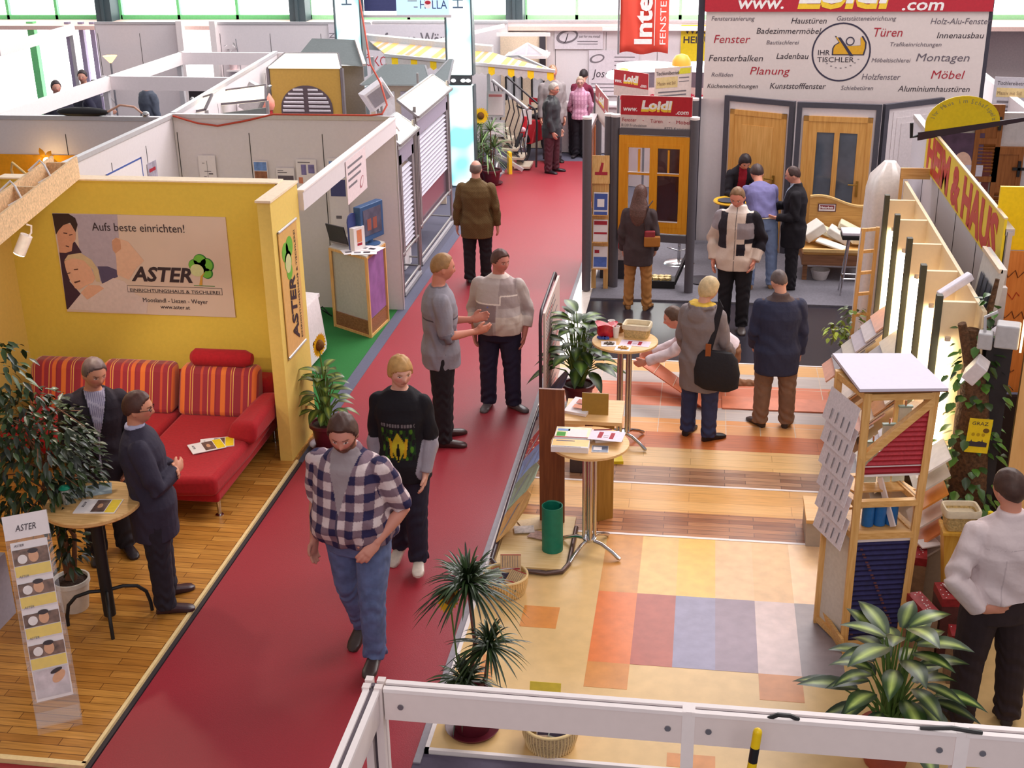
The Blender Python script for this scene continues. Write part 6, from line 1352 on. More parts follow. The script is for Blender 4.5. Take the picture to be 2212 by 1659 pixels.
MB().ball(P1, .0155, 10, 6).build('tip', M('pole_yellow', None), t, smooth=True)
cb = MB(); cb.tube([(.19, 3.45, 2.36), (.165, 3.43, 2.1), (.12, 3.4, 1.6), (.1, 3.4, .02)], .006, 6); tag(cb.build('hanging_cable', BLACK, None, smooth=True), 'black cable hanging beside the striped pole', 'cable')
# ================================================================== window stand (grey podium)
PZ = .035
def post(label, x, y, h=2.25, r=.058):
    t = thing('display_post', label, 'post', (x, y, PZ)); MB().tube([(0, 0, 0), (0, 0, h)], r, 18).build('shaft', DARKGREY, t, smooth=True); MB().lathe([(.01, h), (r*1.05, h), (r*1.05, h+.03), (.01, h+.035)], n=18).build('white_cap', TRIMW, t, smooth=True)
post('dark grey display post with white cap nearest the red carpet', -1.46, 15.95)
post('dark grey display post left in the pair at the orange window', -1.20, 16.18); post('dark grey display post directly at the left edge of the orange window', -1.115, 16.13)
post('dark grey display post at the right edge of the orange window', -.12, 15.98); post('dark grey display post behind the small red signs', -1.5, 18.0); post('dark grey display post close to the word board', -.15, 18.3, 2.1)
REDS = M('sign_red', (186, 34, 46), .4); SGW = M('sign_white', (226, 206, 200), .5)
def loidl(label, o, u, w, h, redf=.55, sub=True, s=1.0):
    t = thing('shop_sign', label, 'sign', o); F = Face((0, 0, 0), u, (0, 0, 1), t)
    F.rect('panel', 0, 0, w, h, SGW, -.012, .012); F.rect('red_field', 0, h*(1-redf), w, h, REDS, .0005, .001)
    y0 = h*(1-redf)
    F.text('Loidl', w*.28, y0+h*redf*.22, h*redf*.72, YELINK, shear=.12, bold=.008*s, w=w*.44, h=.002); F.text('Loidl', w*.285, y0+h*redf*.34, h*redf*.60, WHINK, shear=.12, bold=.006*s, w=w*.43, h=.0032)
    F.text('www.', w*.03, y0+h*redf*.2, h*redf*.36, WHINK, shear=.15, bold=.002, w=w*.2, h=.002); F.text('.com', w*.77, y0+h*redf*.10, h*redf*.34, WHINK, shear=.15, bold=.002, w=w*.18, h=.002)
    if sub:
        F.text('Fenster', w*.02, h*(1-redf)*.58, h*.15, REDINK, w=w*.20); F.text('-', w*.31, h*(1-redf)*.60, h*.13, REDINK); F.text('Türen', w*.42, h*(1-redf)*.55, h*.15, REDINK, w=w*.17); F.text('-', w*.68, h*(1-redf)*.55, h*.13, REDINK); F.text('Möbel', w*.78, h*(1-redf)*.52, h*.15, REDINK, w=w*.19)
        F.text('8130 Frohnleiten', w*.01, h*.12, h*.11, GREYINK, w=w*.36); F.text('8773 Kammern', w*.62, h*.06, h*.11, GREYINK, w=w*.36)
    return t
loidl('red and white shop sign above the orange window', (-1.05, 16.10, 2.12), (.90, -.12, 0), .90, .44)
loidl('small red shop sign along the aisle at the left of the window stand', (-1.5, 18.0, 1.95), (0, -1, 0), 1.7, .42, sub=False) if 0 else None
t_ = loidl('small red shop sign seen at an angle along the aisle side', (-1.50, 17.6, 2.04), (.26, -1.2, 0), 1.24, .42, .55, False)
loidl('small red shop sign at the back of the window stand', (-1.30, 18.3, 2.20), (.6, -.5, 0), .66, .36, .60, False)
for a in (.08, .58): MB().tube([Vector((.768, -.64, 0))*a+Vector((.01, .02, 0)), Vector((.768, -.64, 0))*a+Vector((.01, .02, -2.17))], .016, 8).build('support_post', STEEL, bpy.data.objects['shop_sign.002'])
t = thing('shop_sign', 'white and yellow joiner sign behind the red shop sign', 'sign', (-.72, 18.25, 2.08)); MB().tube([(.05, .02, 0), (.05, .02, -2.04)], .02, 8).build('support_post', STEEL, t); MB().tube([(.45, .26, 0), (.45, .26, -2.04)], .02, 8).build('support_post', STEEL, t); F = Face((0, 0, 0), (.5, .27, 0), (0, 0, 1), t); F.rect('panel', 0, 0, .58, .5, SGW, -.01, .01)
F.text('Tischlereibetrieb', .02, .40, .075, INK, w=.36); F.rect('tan_band', .02, .22, .36, .37, M('band_tan', (222, 196, 140), .5), .001, .001); F.text('Massiv mit Stil', .04, .26, .07, M('band_ink', (150, 120, 90), .6), w=.28); F.shape('yellow_field', [(.36, .40), (.56, .40), (.56, .48), (.40, .48)], M('sign_yellow_green', (224, 212, 60), .5), .001, .001)
F.rect('text_line', .38, .34, .54, .355, GREYINK, .001, .001); F.rect('text_line', .38, .29, .54, .30, GREYINK, .001, .001)
for k in range(3): F.rect('text_line', .06, .05+.05*k, .5, .07+.05*k, GREYINK, .001, .001)
# orange window
t = thing('display_window', 'orange wooden double window with small panes between two posts', 'window display', (-1.06, 16.10, PZ)); U = Vector((.89, -.12, 0)); Uh = U.normalized(); wl_ = U.length
OW = wood('orange_window_wood', (226, 146, 22), (234, 158, 36), 'Z', 4); GL = glass('window_glass', (150, 160, 176), .30); GD = glass('window_glass_dark', (70, 36, 36), .85)
def wb(a0, z0, a1, z1, d0=-.03, d1=.03):
    n = Vector((Uh.y, -Uh.x, 0)); A = [Uh*a0+n*d0, Uh*a1+n*d0, Uh*a1+n*d1, Uh*a0+n*d1]; return [a+Vector((0, 0, z0)) for a in A], [a+Vector((0, 0, z1)) for a in A]
b = MB()
for q in ((0, .78, .07, 2.03), (wl_-.07, .78, wl_, 2.03), (.07, 1.93, wl_-.07, 2.03), (.07, .78, wl_-.07, .86)): b.hexa(*wb(*q))
b.build('outer_frame', OW, t); b = MB()
mid = wl_/2
for x0, x1 in ((.07, mid), (mid, wl_-.07)):
    s = MB()
    for q in ((x0, .86, x0+.05, 1.93), (x1-.05, .86, x1, 1.93), (x0+.05, 1.88, x1-.05, 1.93), (x0+.05, .86, x1-.05, .93)): s.hexa(*wb(*q, -.02, .035))
    for q in (((x0+x1)/2-.012, 1.55, (x0+x1)/2+.012, 1.86), (x0+.05, 1.53, x1-.05, 1.56)): s.hexa(*wb(*q, -.01, .03))
    so = s.build('sash', OW, t)
    g = MB(); g.hexa(*wb(x0+.045, .925, x1-.045, 1.885, -.004, .004)); g.build('pane', GL if x0 < .1 else GD, so)
    sl_ = MB(); sl_.hexa(*wb(x0+.05, .93, x1-.05, .945, .03, .04)); sl_.hexa(*wb(x0+.05, 1.56, x1-.05, 1.57, .03, .04)); sl_.build('glazing_bead', TRIMW, so)
h = MB(); h.hexa(*wb(0, .66, wl_, .76)); h.hexa(*wb(0, 2.04, wl_, 2.12)); h.build('grey_rail', DARKGREY, t)
# left wooden window facing the aisle
t = thing('display_window', 'reddish brown wooden window behind the brochure rack facing the aisle', 'window display', (-1.5, 16.3, PZ)); b = MB()
for q in ((0, 0.9, .06, 2.0), (1.0, .9, 1.06, 2.0), (0, .9, 1.06, .98), (0, 1.92, 1.06, 2.0), (.5, .98, .56, 1.92)): b.span((-.03, q[0], q[1]), (.03, q[2], q[3]))
b.build('frame', wood('brown_window_wood', (170, 92, 50), (190, 110, 64), 'Z', 4), t); MB().span((-.006, .06, .98), (.006, 1.0, 1.92)).build('pane', glass('window_glass_pale', (200, 190, 190), .5), t); MB().span((-.05, 0, 2.0), (.05, 1.1, 2.06)).build('top_rail', WHITE, t); MB().span((-.03, 0, 0), (.03, 1.06, .9)).build('lower_panel', DARKGREY, t)
# brochure rack
t = thing('brochure_rack', 'tall pine brochure rack between the posts at the carpet', 'rack', (-1.28, 16.0, PZ)); MB().span((-.12, .02, 0), (-.06, .06, 1.1)).span((.04, .02, 0), (.10, .06, 1.7)).build('leg', PINE, t); MB().span((-.12, .03, .5), (.10, .05, 1.76)).build('back_board', PINE, t)
MB().hexa([(-.12, -.02, 1.42), (.11, -.02, 1.42), (.11, .0, 1.42), (-.12, 0, 1.42)], [(-.12, .03, 1.77), (.10, .03, 1.77), (.10, .05, 1.77), (-.12, .05, 1.77)]).build('header_board', PINE, t); F = Face((-.12, -.021, 1.42), (1, 0, 0), (0, .05, .35), t); F.rect('logo_red', .04, .11, .2, .15, REDINK, .001, .001); F.shape('logo_red', [(.09, .15), (.13, .15), (.15, .26), (.12, .27)], REDINK, .001, .001)
nb = ['top one with a house picture on blue', 'second one with two red bands', 'third one with a blue lower picture']
for k, z in enumerate((1.02, .66, .30)):
    MB().span((-.11, -.05, z-.02), (.10, .03, z)).build('pocket_shelf', PINE, t)
    b = thing('brochure', 'brochure in the pine rack, '+nb[k], 'brochure', (-1.28, 16.0, PZ), 0, 'brochures in the pine rack'); MB().hexa([(-.095, -.05, z), (.095, -.05, z), (.095, -.035, z), (-.095, -.035, z)], [(-.095, .0, z+.28), (.095, .0, z+.28), (.095, .015, z+.28), (-.095, .015, z+.28)]).build('pages', PAPER, b); F = Face((-.095, -.051, z), (1, 0, 0), (0, .05, .28), b)
    if k == 0: F.rect('cover_picture', .01, .06, .18, .27, BLUEINK, .001, .001); F.rect('cover_picture', .05, .1, .14, .2, PAPER, .003, .001); F.rect('cover_band', .01, .0, .18, .04, BLUEINK, .001, .001)
    if k == 1: F.rect('cover_band', .01, .22, .18, .27, REDINK, .001, .001); F.rect('cover_band', .01, .10, .18, .125, REDINK, .001, .001)
    if k == 2: F.rect('cover_picture', .01, .02, .18, .15, M('print_blue', (76, 104, 180), .5, var=.2, scale=16), .001, .001); F.rect('cover_band', .02, .2, .08, .24, REDINK, .001, .001)
for i, (x, y, lb) in enumerate([(-1.30, 16.45, 'dark crate with red and white cartons behind the brochure rack')]):
    t = thing('crate', lb, 'box', (x+.2, y+.2, PZ)); MB().span((-.22, -.18, 0), (.22, .18, .26)).build('crate_body', M('crate_dark', (50, 46, 52), .6), t); MB().span((-.2, -.16, .26), (.2, .16, .42)).build('cartons', M('carton_white', (216, 200, 200), .6, var=.2), t); MB().span((-.2, -.165, .42), (.2, .165, .56)).build('red_carton', REDS, t)
t = thing('tool_case', 'open black case with yellow and white samples behind the woman in brown', 'case', (-.50, 16.22, PZ)); MB().span((-.2, -.12, 0), (.2, .12, .1)).build('case_bottom', BLACK, t); MB().hexa([(.18, -.14, .06), (.21, -.14, .06), (.21, .14, .06), (.18, .14, .06)], [(.36, -.14, .52), (.39, -.14, .52), (.39, .14, .52), (.36, .14, .52)]).build('case_lid', BLACK, t)
b = MB(); 
for k in range(8): b.box((-.14+.08*(k % 4), -.05+.1*(k//4), .115), (.07, .08, .03), rz=.2*k)
b.build('case_samples', M('case_samples', (206, 180, 120), .5, var=.5, scale=30), t)
def chrome_base(label, x, y, h, top):
    t = thing('bar_table', label, 'table', (x, y, PZ)); MB().lathe([(.01, 0), (.22, 0), (.2, .02), (.05, .05), (.01, .05)], n=28).build('base', CHROME, t, smooth=True); MB().tube([(0, 0, .04), (0, 0, h-.03)], .028, 14).build('column', CHROME, t, smooth=True)
    MB().lathe([(.01, h-.03), (.25, h-.03), (.26, h-.015), (.25, h), (.01, h)], n=32).build('tabletop', top, t, smooth=True); return t
t = thing('chrome_stool', 'chrome stool frame standing behind the orange window', 'stool', (-.28, 17.3, PZ)); MB().lathe([(.01, 0), (.22, 0), (.2, .02), (.04, .05), (.01, .05)], n=28).build('base', CHROME, t, smooth=True); MB().tube([(0, 0, .05), (0, 0, .62)], .022, 12).build('column', CHROME, t, smooth=True); MB().lathe([(.01, .62), (.17, .62), (.18, .66), (.01, .68)], n=24).build('seat', BLACK, t, smooth=True)
MB().tube([(-.16, 0, .22), (0, -.16, .22), (.16, 0, .22)], .01, 8).build('foot_ring', CHROME, t, smooth=True)
chrome_base('bar table with yellow rim before the dark haired woman', .42, 17.25, .93, M('yellow_rim_top', (222, 170, 40), .4))
tag(MB().lathe([(.01, 0), (.12, 0), (.14, .015), (.01, .015)], n=24).build('dark_plate', M('plate_dark', (70, 70, 80), .4), None, smooth=True, loc=(.36, 17.18, PZ+.931)), 'dark round plate on the yellow rimmed bar table', 'plate')
# standing door displays
def door_panel(label, p, q, kind):
    p, q = Vector((*p, PZ)), Vector((*q, PZ)); u = (q-p); w = u.length; t = thing('door_display', label, 'door display', p, math.atan2(u.y, u.x)); h = 2.16
    b = MB(); b.span((0, -.03, 0), (.07, .03, h)).span((w-.07, -.03, 0), (w, .03, h)).span((.07, -.03, h-.07), (w-.07, .03, h)); b.build('frame', M('display_frame_dark', (74, 72, 82), .5), t)
    MB().span((.07, -.01, 0), (w-.07, .02, h-.07)).build('white_panel', WHITE, t)
    LB = wood('door_larch', (206, 148, 74), (222, 166, 92), 'Z', 3); m0 = .10
    if kind < 2:
        c = MB(); c.span((m0, -.035, 0), (m0+.07, -.01, 1.98)).span((w-m0-.07, -.035, 0), (w-m0, -.01, 1.98)).span((m0, -.035, 1.91), (w-m0, -.01, 1.98)); c.build('door_casing', LB, t)
        d0, d1 = m0+.07, w-m0-.07
        if kind == 0:
            d = MB().span((d0, -.028, 0), (d1, -.01, 1.91)).build('door_leaf', LB, t); fr = MB(); 
            for q_ in ((d0+.12, 1.0, d1-.12, 1.78), (d0+.12, .15, d1-.12, .85)): fr.span((q_[0], -.034, q_[1]), (q_[2], -.028, q_[3]))
            fr.build('door_field', wood('door_larch_field', (212, 156, 82), (228, 174, 102), 'Z', 3), d)
        else:
            d = MB().span((d0, -.028, 0), (d1, -.01, .62)).span((d0, -.028, .62), (d0+.12, -.01, 1.91)).span((d1-.12, -.028, .62), (d1, -.01, 1.91)).span((d0+.12, -.028, 1.76), (d1-.12, -.01, 1.91)).span(((d0+d1)/2-.035, -.028, .62), ((d0+d1)/2+.035, -.01, 1.76)).build('door_leaf', LB, t)
            MB().span((d0+.12, -.02, .62), (d1-.12, -.012, 1.76)).build('glass_pane', M('door_glass_dark', (84, 92, 104), .12, var=.3, scale=3, spec=.6), d)
        xh = d1-.07; hb = MB(); hb.box((xh, -.035, 1.0), (.035, .012, .22)); hb.tube([(xh, -.05, 1.06), (xh-.02, -.075, 1.06), (xh-.12, -.075, 1.06)], .010, 8); hb.build('door_handle', M('handle_brass', (170, 130, 60), .35, .7), d, smooth=True)
    else:
        for k, (m, z0) in enumerate(((.16, .1), (.22, .18), (.30, .3))): MB().span((m, -.02-.008*k, z0), (w-m, -.01, h-.12-.08*k)).build('raised_field', M('door_white_%d' % k, (226-4*k, 216-4*k, 218-4*k), .5), t)
    return t
door_panel('light wooden panelled door in a dark display frame', (.28, 18.40), (1.22, 17.92), 0)
door_panel('light wooden door with two tall dark glass panes in a display frame', (1.25, 17.90), (2.36, 17.74), 1)
door_panel('white moulded door in a dark display frame near the yellow oval sign', (2.39, 17.76), (3.25, 18.36), 2)
t = thing('bed_headboard', 'light wooden bed with a wavy headboard before the glazed door', 'bed', (1.46, 17.25, PZ))
hb = MB(); top = [(.74*i/14, .97+.05*math.sin(i/14*PI*1.5+.6)-.05*i/14) for i in range(15)]; hb.poly([(0, 0, .05)]+[(a, 0, b) for a, b in top]+[(.74, 0, .05)], (0, .04, 0)); hb.build('headboard', wood('bed_larch', (200, 146, 76), (216, 164, 92), 'X', 3), t)
MB().poly([(a, -.01, b-.012) for a, b in top]+[(a, -.01, b+.012) for a, b in top[::-1]], (0, .06, 0)).build('moulding', M('bed_moulding', (222, 182, 120), .5), t)
MB().span((-.10, -.62, .22), (.78, -.58, .36)).span((-.10, -.6, .22), (-.06, 0, .36)).build('bed_rail', wood('bed_rail_brown', (122, 80, 52), (146, 100, 68), 'X', 3), t); MB().span((-.08, -.6, .36), (.78, 0, .42)).build('slat_base', wood('bed_larch', None, None), t); MB().span((-.10, -.63, .40), (.80, -.57, .44)).build('front_edge', M('bed_moulding', None), t)
MB().span((-.08, -.58, 0), (-.02, -.52, .24)).build('leg', MATS['bed_rail_brown'], t); MB().span((.70, -.58, 0), (.76, -.52, .24)).build('leg', MATS['bed_rail_brown'], t)
t = thing('label_plate', 'framed dark red and white plate on the wavy headboard', 'plate', (1.57, 17.235, PZ+.80)); F = Face((0, 0, 0), (1, 0, 0), (0, 0, 1), t); F.rect('frame', 0, 0, .24, .11, M('plate_plum', (86, 44, 56), .5), 0, .006); F.rect('field', .012, .012, .228, .098, PAPER, .0065, .001); F.rect('red_field', .025, .035, .215, .09, M('plate_red', (130, 40, 50), .5), .008, .001); F.text('Naturbett', .03, .045, .045, WHINK, w=.17, h=.010, bold=.001)
FOAM = M('foam_white', (222, 214, 204), .8, var=.04, scale=20)
for i, (x, y, z, d, r, lb) in enumerate([(1.50, 16.98, .60, (.30, .24, .14), (.1, -.55, .3), 'thick white foam block leaning at the left on the bed'), (1.72, 17.05, .56, (.34, .22, .06), (.2, .45, .1), 'flat cream foam block lying tilted in the middle of the bed'), (1.86, 17.0, .54, (.34, .2, .10), (.1, .5, -.2), 'white foam block on top in the middle of the bed'), (2.02, 17.1, .60, (.36, .2, .08), (.1, .45, -.1), 'long white foam block at the right back of the bed'), (1.74, 16.78, .47, (.40, .22, .03), (0, .25, -.3), 'curved cream foam sheet at the front of the bed'), (2.1, 16.9, .50, (.2, .16, .08), (0, .1, .2), 'small white foam block at the right front of the bed')]):
    o = MB().box((0, 0, 0), d, rx=r[0], ry=r[1], rz=r[2]).build('foam_block', FOAM if i % 2 == 0 else M('foam_cream', (224, 212, 180), .8), None, loc=(x, y, PZ+z), bevel=.015); tag(o, lb, 'foam block', 'foam samples on the bed')
tag(MB().lathe([(.01, 0), (.09, 0), (.13, .13), (.12, .13), (.085, .01), (.01, .01)], n=24).build('plastic_bowl', M('bowl_white', (206, 198, 196), .5), None, smooth=True, loc=(1.62, 16.75, PZ)), 'white plastic bowl standing under the bed', 'bowl')
t = thing('bar_stool', 'chrome bar stool with a white and black seat in front of the bed', 'stool', (1.98, 16.15, PZ)); MB().span((-.19, -.14, .74), (.19, .14, .80)).build('seat', BLACK, t, bevel=.015); MB().span((-.19, -.14, .80), (.19, .14, .84)).build('seat_pad', M('pad_white', (222, 214, 222), .6), t, bevel=.01)
for x in (-.13, .13):
    for y in (-.1, .1): MB().tube([(x*.7, y*.7, .74), (x, y, .25), (x*1.2, y*1.2, 0)], .011, 8).build('leg', CHROME, t, smooth=True)
fr = MB()
for a, b in (((-.14, -.11), (.14, -.11)), ((-.14, .11), (.14, .11)), ((-.14, -.11), (-.14, .11)), ((.14, -.11), (.14, .11))): fr.tube([(a[0], a[1], .22), (b[0], b[1], .22)], .009, 8)
fr.build('foot_rest', CHROME, t)
tag(MB().lathe([(.01, 0), (.20, 0), (.21, .012), (.01, .02)], n=28).build('floor_disc', M('disc_dark', (52, 46, 54), .4), None, smooth=True, loc=(.05, 16.5, PZ)), 'dark round disc lying on the grey podium near the man in the white jacket', 'disc')
# word board
t = thing('word_board', 'large white word board with joinery terms and a round plane emblem', 'sign', (-.04, 18.49, 2.13)); BW, BH = 3.78, 1.20
MB().span((0, -.02, 0), (BW, 0, BH)).build('panel', M('board_white', (222, 208, 204), .5, var=.02), t); MB().span((-.02, -.04, BH), (BW+.04, .0, BH+.42)).build('red_header', M('header_red', (186, 40, 56), .45), t)
F = Face((0, -.021, 0), (1, 0, 0), (0, 0, 1), t)
def bx(px, py): # photo grid measured on the board: left edge 1519, right 2112
    return ((px-1519)/(2112-1519)*BW, BH*(1-(py-15-.02*(px-1519))/(205)))
for s_, x0, x1, y, sz, c in [('Fenstersanierung', 1530, 1623, 36, .09, 1), ('Haustüren', 1701, 1776, 46, .12, 0), ('Gaststätteneinrichtung', 1797, 1921, 41, .09, 1), ('Holz-Alu-Fenster', 1993, 2118, 53, .12, 1), ('Badezimmermöbel', 1628, 1766, 68, .12, 0), ('Fenster', 1536, 1615, 88, .17, 2), ('Türen', 1875, 1935, 79, .18, 2), ('Innenausbau', 2009, 2106, 85, .12, 0), ('Bautischlerei', 1651, 1721, 93, .085, 1), ('Trafikeinrichtungen', 1913, 2020, 102, .085, 1), ('Fensterbalken', 1527, 1645, 130, .13, 0), ('Ladenbau', 1674, 1743, 127, .12, 0), ('Montagen', 1970, 2081, 137, .16, 1), ('Möbeltischlerei', 1878, 1960, 138, .085, 1), ('Planung', 1618, 1705, 163, .16, 2), ('Rolläden', 1535, 1582, 167, .085, 1), ('Möbel', 2005, 2075, 178, .17, 2), ('Holzfenster', 1860, 1942, 178, .12, 1), ('Kücheneinrichtungen', 1527, 1638, 194, .09, 0), ('Kunststofffenster', 1664, 1785, 197, .12, 0), ('Schiebetüren', 1818, 1887, 202, .09, 1), ('Aluminiumhaustüren', 1940, 2091, 207, .12, 0)]:
    a, b = bx(x0, y); F.text(s_, a, b, sz*.95, (INK, M('ink_slate', (104, 94, 104), .7), REDINK)[c], shear=.2, w=(x1-x0)/(593)*BW, h=.001)
cx, cy = bx(1813, 114); R_ = .40
ring_ = MB(); n = 48
vs = [F.P(cx+r*math.cos(2*PI*k/n), cy+r*math.sin(2*PI*k/n), .001) for r in (R_, R_-.022) for k in range(n)]; ring_.add(vs, [(k, (k+1) % n, n+(k+1) % n, n+k) for k in range(n)]); ring_.build('emblem_ring', M('emblem_navy', (58, 52, 72), .6), t, fix=False)
F.text('IHR', cx-.32, cy-.04, .10, INK, w=.16, h=.001); F.text('TISCHLER', cx-.32, cy-.135, .10, INK, w=.50, h=.001)
for k in range(9): a = -2.5+.24*k; F.rect('emblem_dot', cx+.30*math.cos(a)*.95-.01, cy+.05+.30*math.sin(a)*.9, cx+.30*math.cos(a)*.95+.015, cy+.06+.30*math.sin(a)*.9, GREYINK, .001, .001)
pl = [(-.12, -.05), (.30, -.05), (.32, .04), (.32, .12), (.27, .20), (.25, .20), (.26, .08), (.12, .07), (.03, .07), (-.08, .2), (-.10, .2), (-.04, .12), (-.10, .08), (-.12, .04)]
F.shape('emblem_plane', [(cx+a*1.04, cy+.012+b*1.04) for a, b in pl], M('emblem_navy', None), .001, .001); F.shape('emblem_plane', [(cx+.003+a*.95+.005, cy+.015+b*.92+.003) for a, b in pl], M('emblem_gold', (222, 166, 40), .5), .0025, .001)
F.shape('emblem_iron', [(cx-.06, cy+.2), (cx-.02, cy+.2), (cx+.17, cy-.05), (cx+.12, cy-.05)], M('emblem_navy', None), .004, .001); vs = [F.P(cx+.11+r*math.cos(2*PI*k/20), cy+.15+r*math.sin(2*PI*k/20), .004) for r in (.06, .045) for k in range(20)]; rb = MB(); rb.add(vs, [(k, (k+1) % 20, 20+(k+1) % 20, 20+k) for k in range(20)]); rb.build('emblem_curl', M('emblem_navy', None), t, fix=False)
F2 = Face((0, -.041, BH), (1, 0, 0), (0, 0, 1), t); F2.text('Loidl', 1.22, .05, .40, YELINK, shear=.12, bold=.016, w=1.24, h=.001); F2.text('Loidl', 1.23, .12, .34, WHINK, shear=.12, bold=.012, w=1.22, h=.0025); F2.text('www.', .42, .04, .24, WHINK, shear=.15, bold=.004, w=.62, h=.001); F2.text('.com', 2.62, .02, .22, WHINK, shear=.15, bold=.004, w=.55, h=.001)
# right: oval yellow sign, shutters, white cloth, sign
t = thing('oval_sign', 'half round yellow sign on a dark saw shaped bracket at the right', 'sign', (2.14, 12.9, 2.62)); Uo = Vector((.72, .10, 0)).normalized()
F = Face((0, 0, .12), Uo, (0, 0, 1), t); F.shape('half_round', [(0, .02), (.0, .12)]+ell(.36, .10, .36, .26, 18, PI, 0)+[(.72, .12), (.72, .06)], M('oval_yellow', (222, 190, 24), .4), 0, .012)
for k, ch in enumerate('Ihr Haus im Schafspelz'):
    a = math.radians(168-7.4*k); 
    if ch != ' ': F.text(ch, .36+.285*math.cos(a), .10+.19*math.sin(a), .062, M('oval_ink', (150, 140, 90), .6), rot=a-PI/2, h=.014, name='lettering')
MB().hexa([(-.06, -.02, .05), (1.15, .14, .26), (1.15, .17, .26), (-.06, .01, .05)], [(-.06, -.02, .13), (1.15, .14, .29), (1.15, .17, .29), (-.06, .01, .13)]).build('saw_bracket', M('saw_dark', (52, 34, 42), .6), t); MB().tube([(-.04, 0, .10), (-.12, 0, .08), (-.13, 0, .22)], .018, 8).build('hook', BLACK, t); MB().tube([(1.15, .15, .28), (1.13, .15, .42)], .015, 8).build('hook', BLACK, t)
t = thing('garment_cover', 'white cloth covered upright frame behind the lit rack', 'cover', (1.98, 13.85, PZ)); b = MB()
loft(b, [[Vector((w*math.copysign(abs(math.cos(a))**.5, math.cos(a))*(1+.04*math.sin(a*10)), d*math.copysign(abs(math.sin(a))**.5, math.sin(a))*(1+.04*math.sin(a*8)), z)) for a in [2*PI*i/40 for i in range(40)]] for w, d, z in ((.24, .34, 0), (.23, .32, 1.2), (.21, .30, 1.9), (.18, .26, 2.05), (.06, .06, 2.22))]); b.build('cloth', M('cover_white', (224, 216, 222), .8, bump=.1), t, smooth=True)
t = thing('pine_gallows', 'narrow pine post with a cross board at the far end of the rack', 'post', (2.02, 13.15, .012)); MB().span((-.03, -.02, 0), (.0, .02, 2.32)).build('post', PINE, t); MB().span((-.03, -.03, 2.22), (.26, 0, 2.33)).build('cross_board', PINEX, t)
t = thing('shop_sign', 'white joiner sign with yellow field at the upper right edge', 'sign', (3.80, 17.9, 2.05)); F = Face((0, 0, 0), (.98, -.2, 0), (0, 0, 1), t); F.rect('panel', 0, 0, 1.3, .5, M('sign_grey_white', (196, 190, 198), .5), 0, .012); F.text('Tischlereibetrieb', .04, .40, .07, INK, w=.4, h=.013); F.rect('tan_band', .04, .24, .4, .36, M('band_tan', None), .0125, .001); F.text('Massiv mit Stil', .05, .27, .07, M('band_ink', None), w=.3, h=.015); F.shape('yellow_field', ell(.62, .34, .22, .09), M('sign_yellow_green', None), .0125, .001)
for k in range(3): F.rect('text_line', .06, .04+.06*k, .9, .07+.06*k, GREYINK, .0125, .001)
SHW = wood('shutter_brown', (134, 78, 34), (156, 94, 46), 'Z', 4)
def shutter(label, x, y, z, w, h, rz):
    t = thing('wooden_shutter', label, 'shutter', (x, y, z), rz); b = MB(); b.span((0, 0, 0), (.05, .035, h)).span((w-.05, 0, 0), (w, .035, h)).span((.05, 0, 0), (w-.05, .035, .06)).span((.05, 0, h-.08), (w-.05, .035, h)).span((.05, 0, h*.5), (w-.05, .035, h*.5+.06)); b.build('frame', SHW, t)
    s = MB(); n = 9
    for k in range(n): s.box((w/2, .018, .1+(h*.5-.12)*k/(n-1)), (w-.1, .008, .05), rx=.6)
    s.build('slats', SHW, t); MB().span((.05, .012, h*.5+.06), (w-.05, .024, h-.08)).build('panel', SHW, t); hb = MB(); hb.span((w-.1, -.02, h*.75), (w+.03, 0, h*.78)).span((w-.05, -.02, h*.68), (w-.02, 0, h*.85)); hb.build('hinge', BLACK, t)
shutter('brown wooden shutter hanging at the right edge, lower of the two', 3.06, 13.975, 1.42, .30, .98, 0); shutter('brown wooden shutter partly behind the yellow oval sign', 2.84, 13.975, 2.02, .27, .82, 0)
t = thing('notice', 'white notice on a dark red board behind the long yellow sign', 'notice', (2.76, 13.98, 1.72)); MB().span((-.07, .004, -.3), (.28, .036, .64)).build('board', M('board_dark_red', (100, 46, 44), .6), t); F = Face((0, 0, 0), (1, 0, 0), (0, 0, 1), t); F.rect('sheet', 0, .1, .2, .48, M('sheet_lilac', (206, 198, 212), .5), 0, .004); F.shape('logo', ell(.1, .32, .075, .03), M('logo_plum', (110, 70, 90), .5), .005, .001)
t = thing('poster', 'dark poster with a pale face like shape below the yellow oval sign', 'poster', (2.44, 13.985, 2.12)); F = Face((0, 0, 0), (1, 0, 0), (0, 0, 1), t); F.rect('sheet', 0, 0, .5, .42, M('poster_plum_dark', (82, 58, 80), .5, var=.3, scale=9), 0, .004); F.shape('pale_shape', ell(.3, .08, .10, .14), M('poster_peach', (222, 180, 160), .5), .005, .001); F.shape('pale_shape', ell(.18, .15, .05, .06), M('poster_tan', (150, 130, 110), .5), .005, .001)
struct(MB().span((2.40, 14.02, 0), (6.0, 14.1, 2.75)), 'wall_right_shutters', M('wall_shutter_grey', (196, 186, 186), .7), 'grey wall carrying the brown shutters')

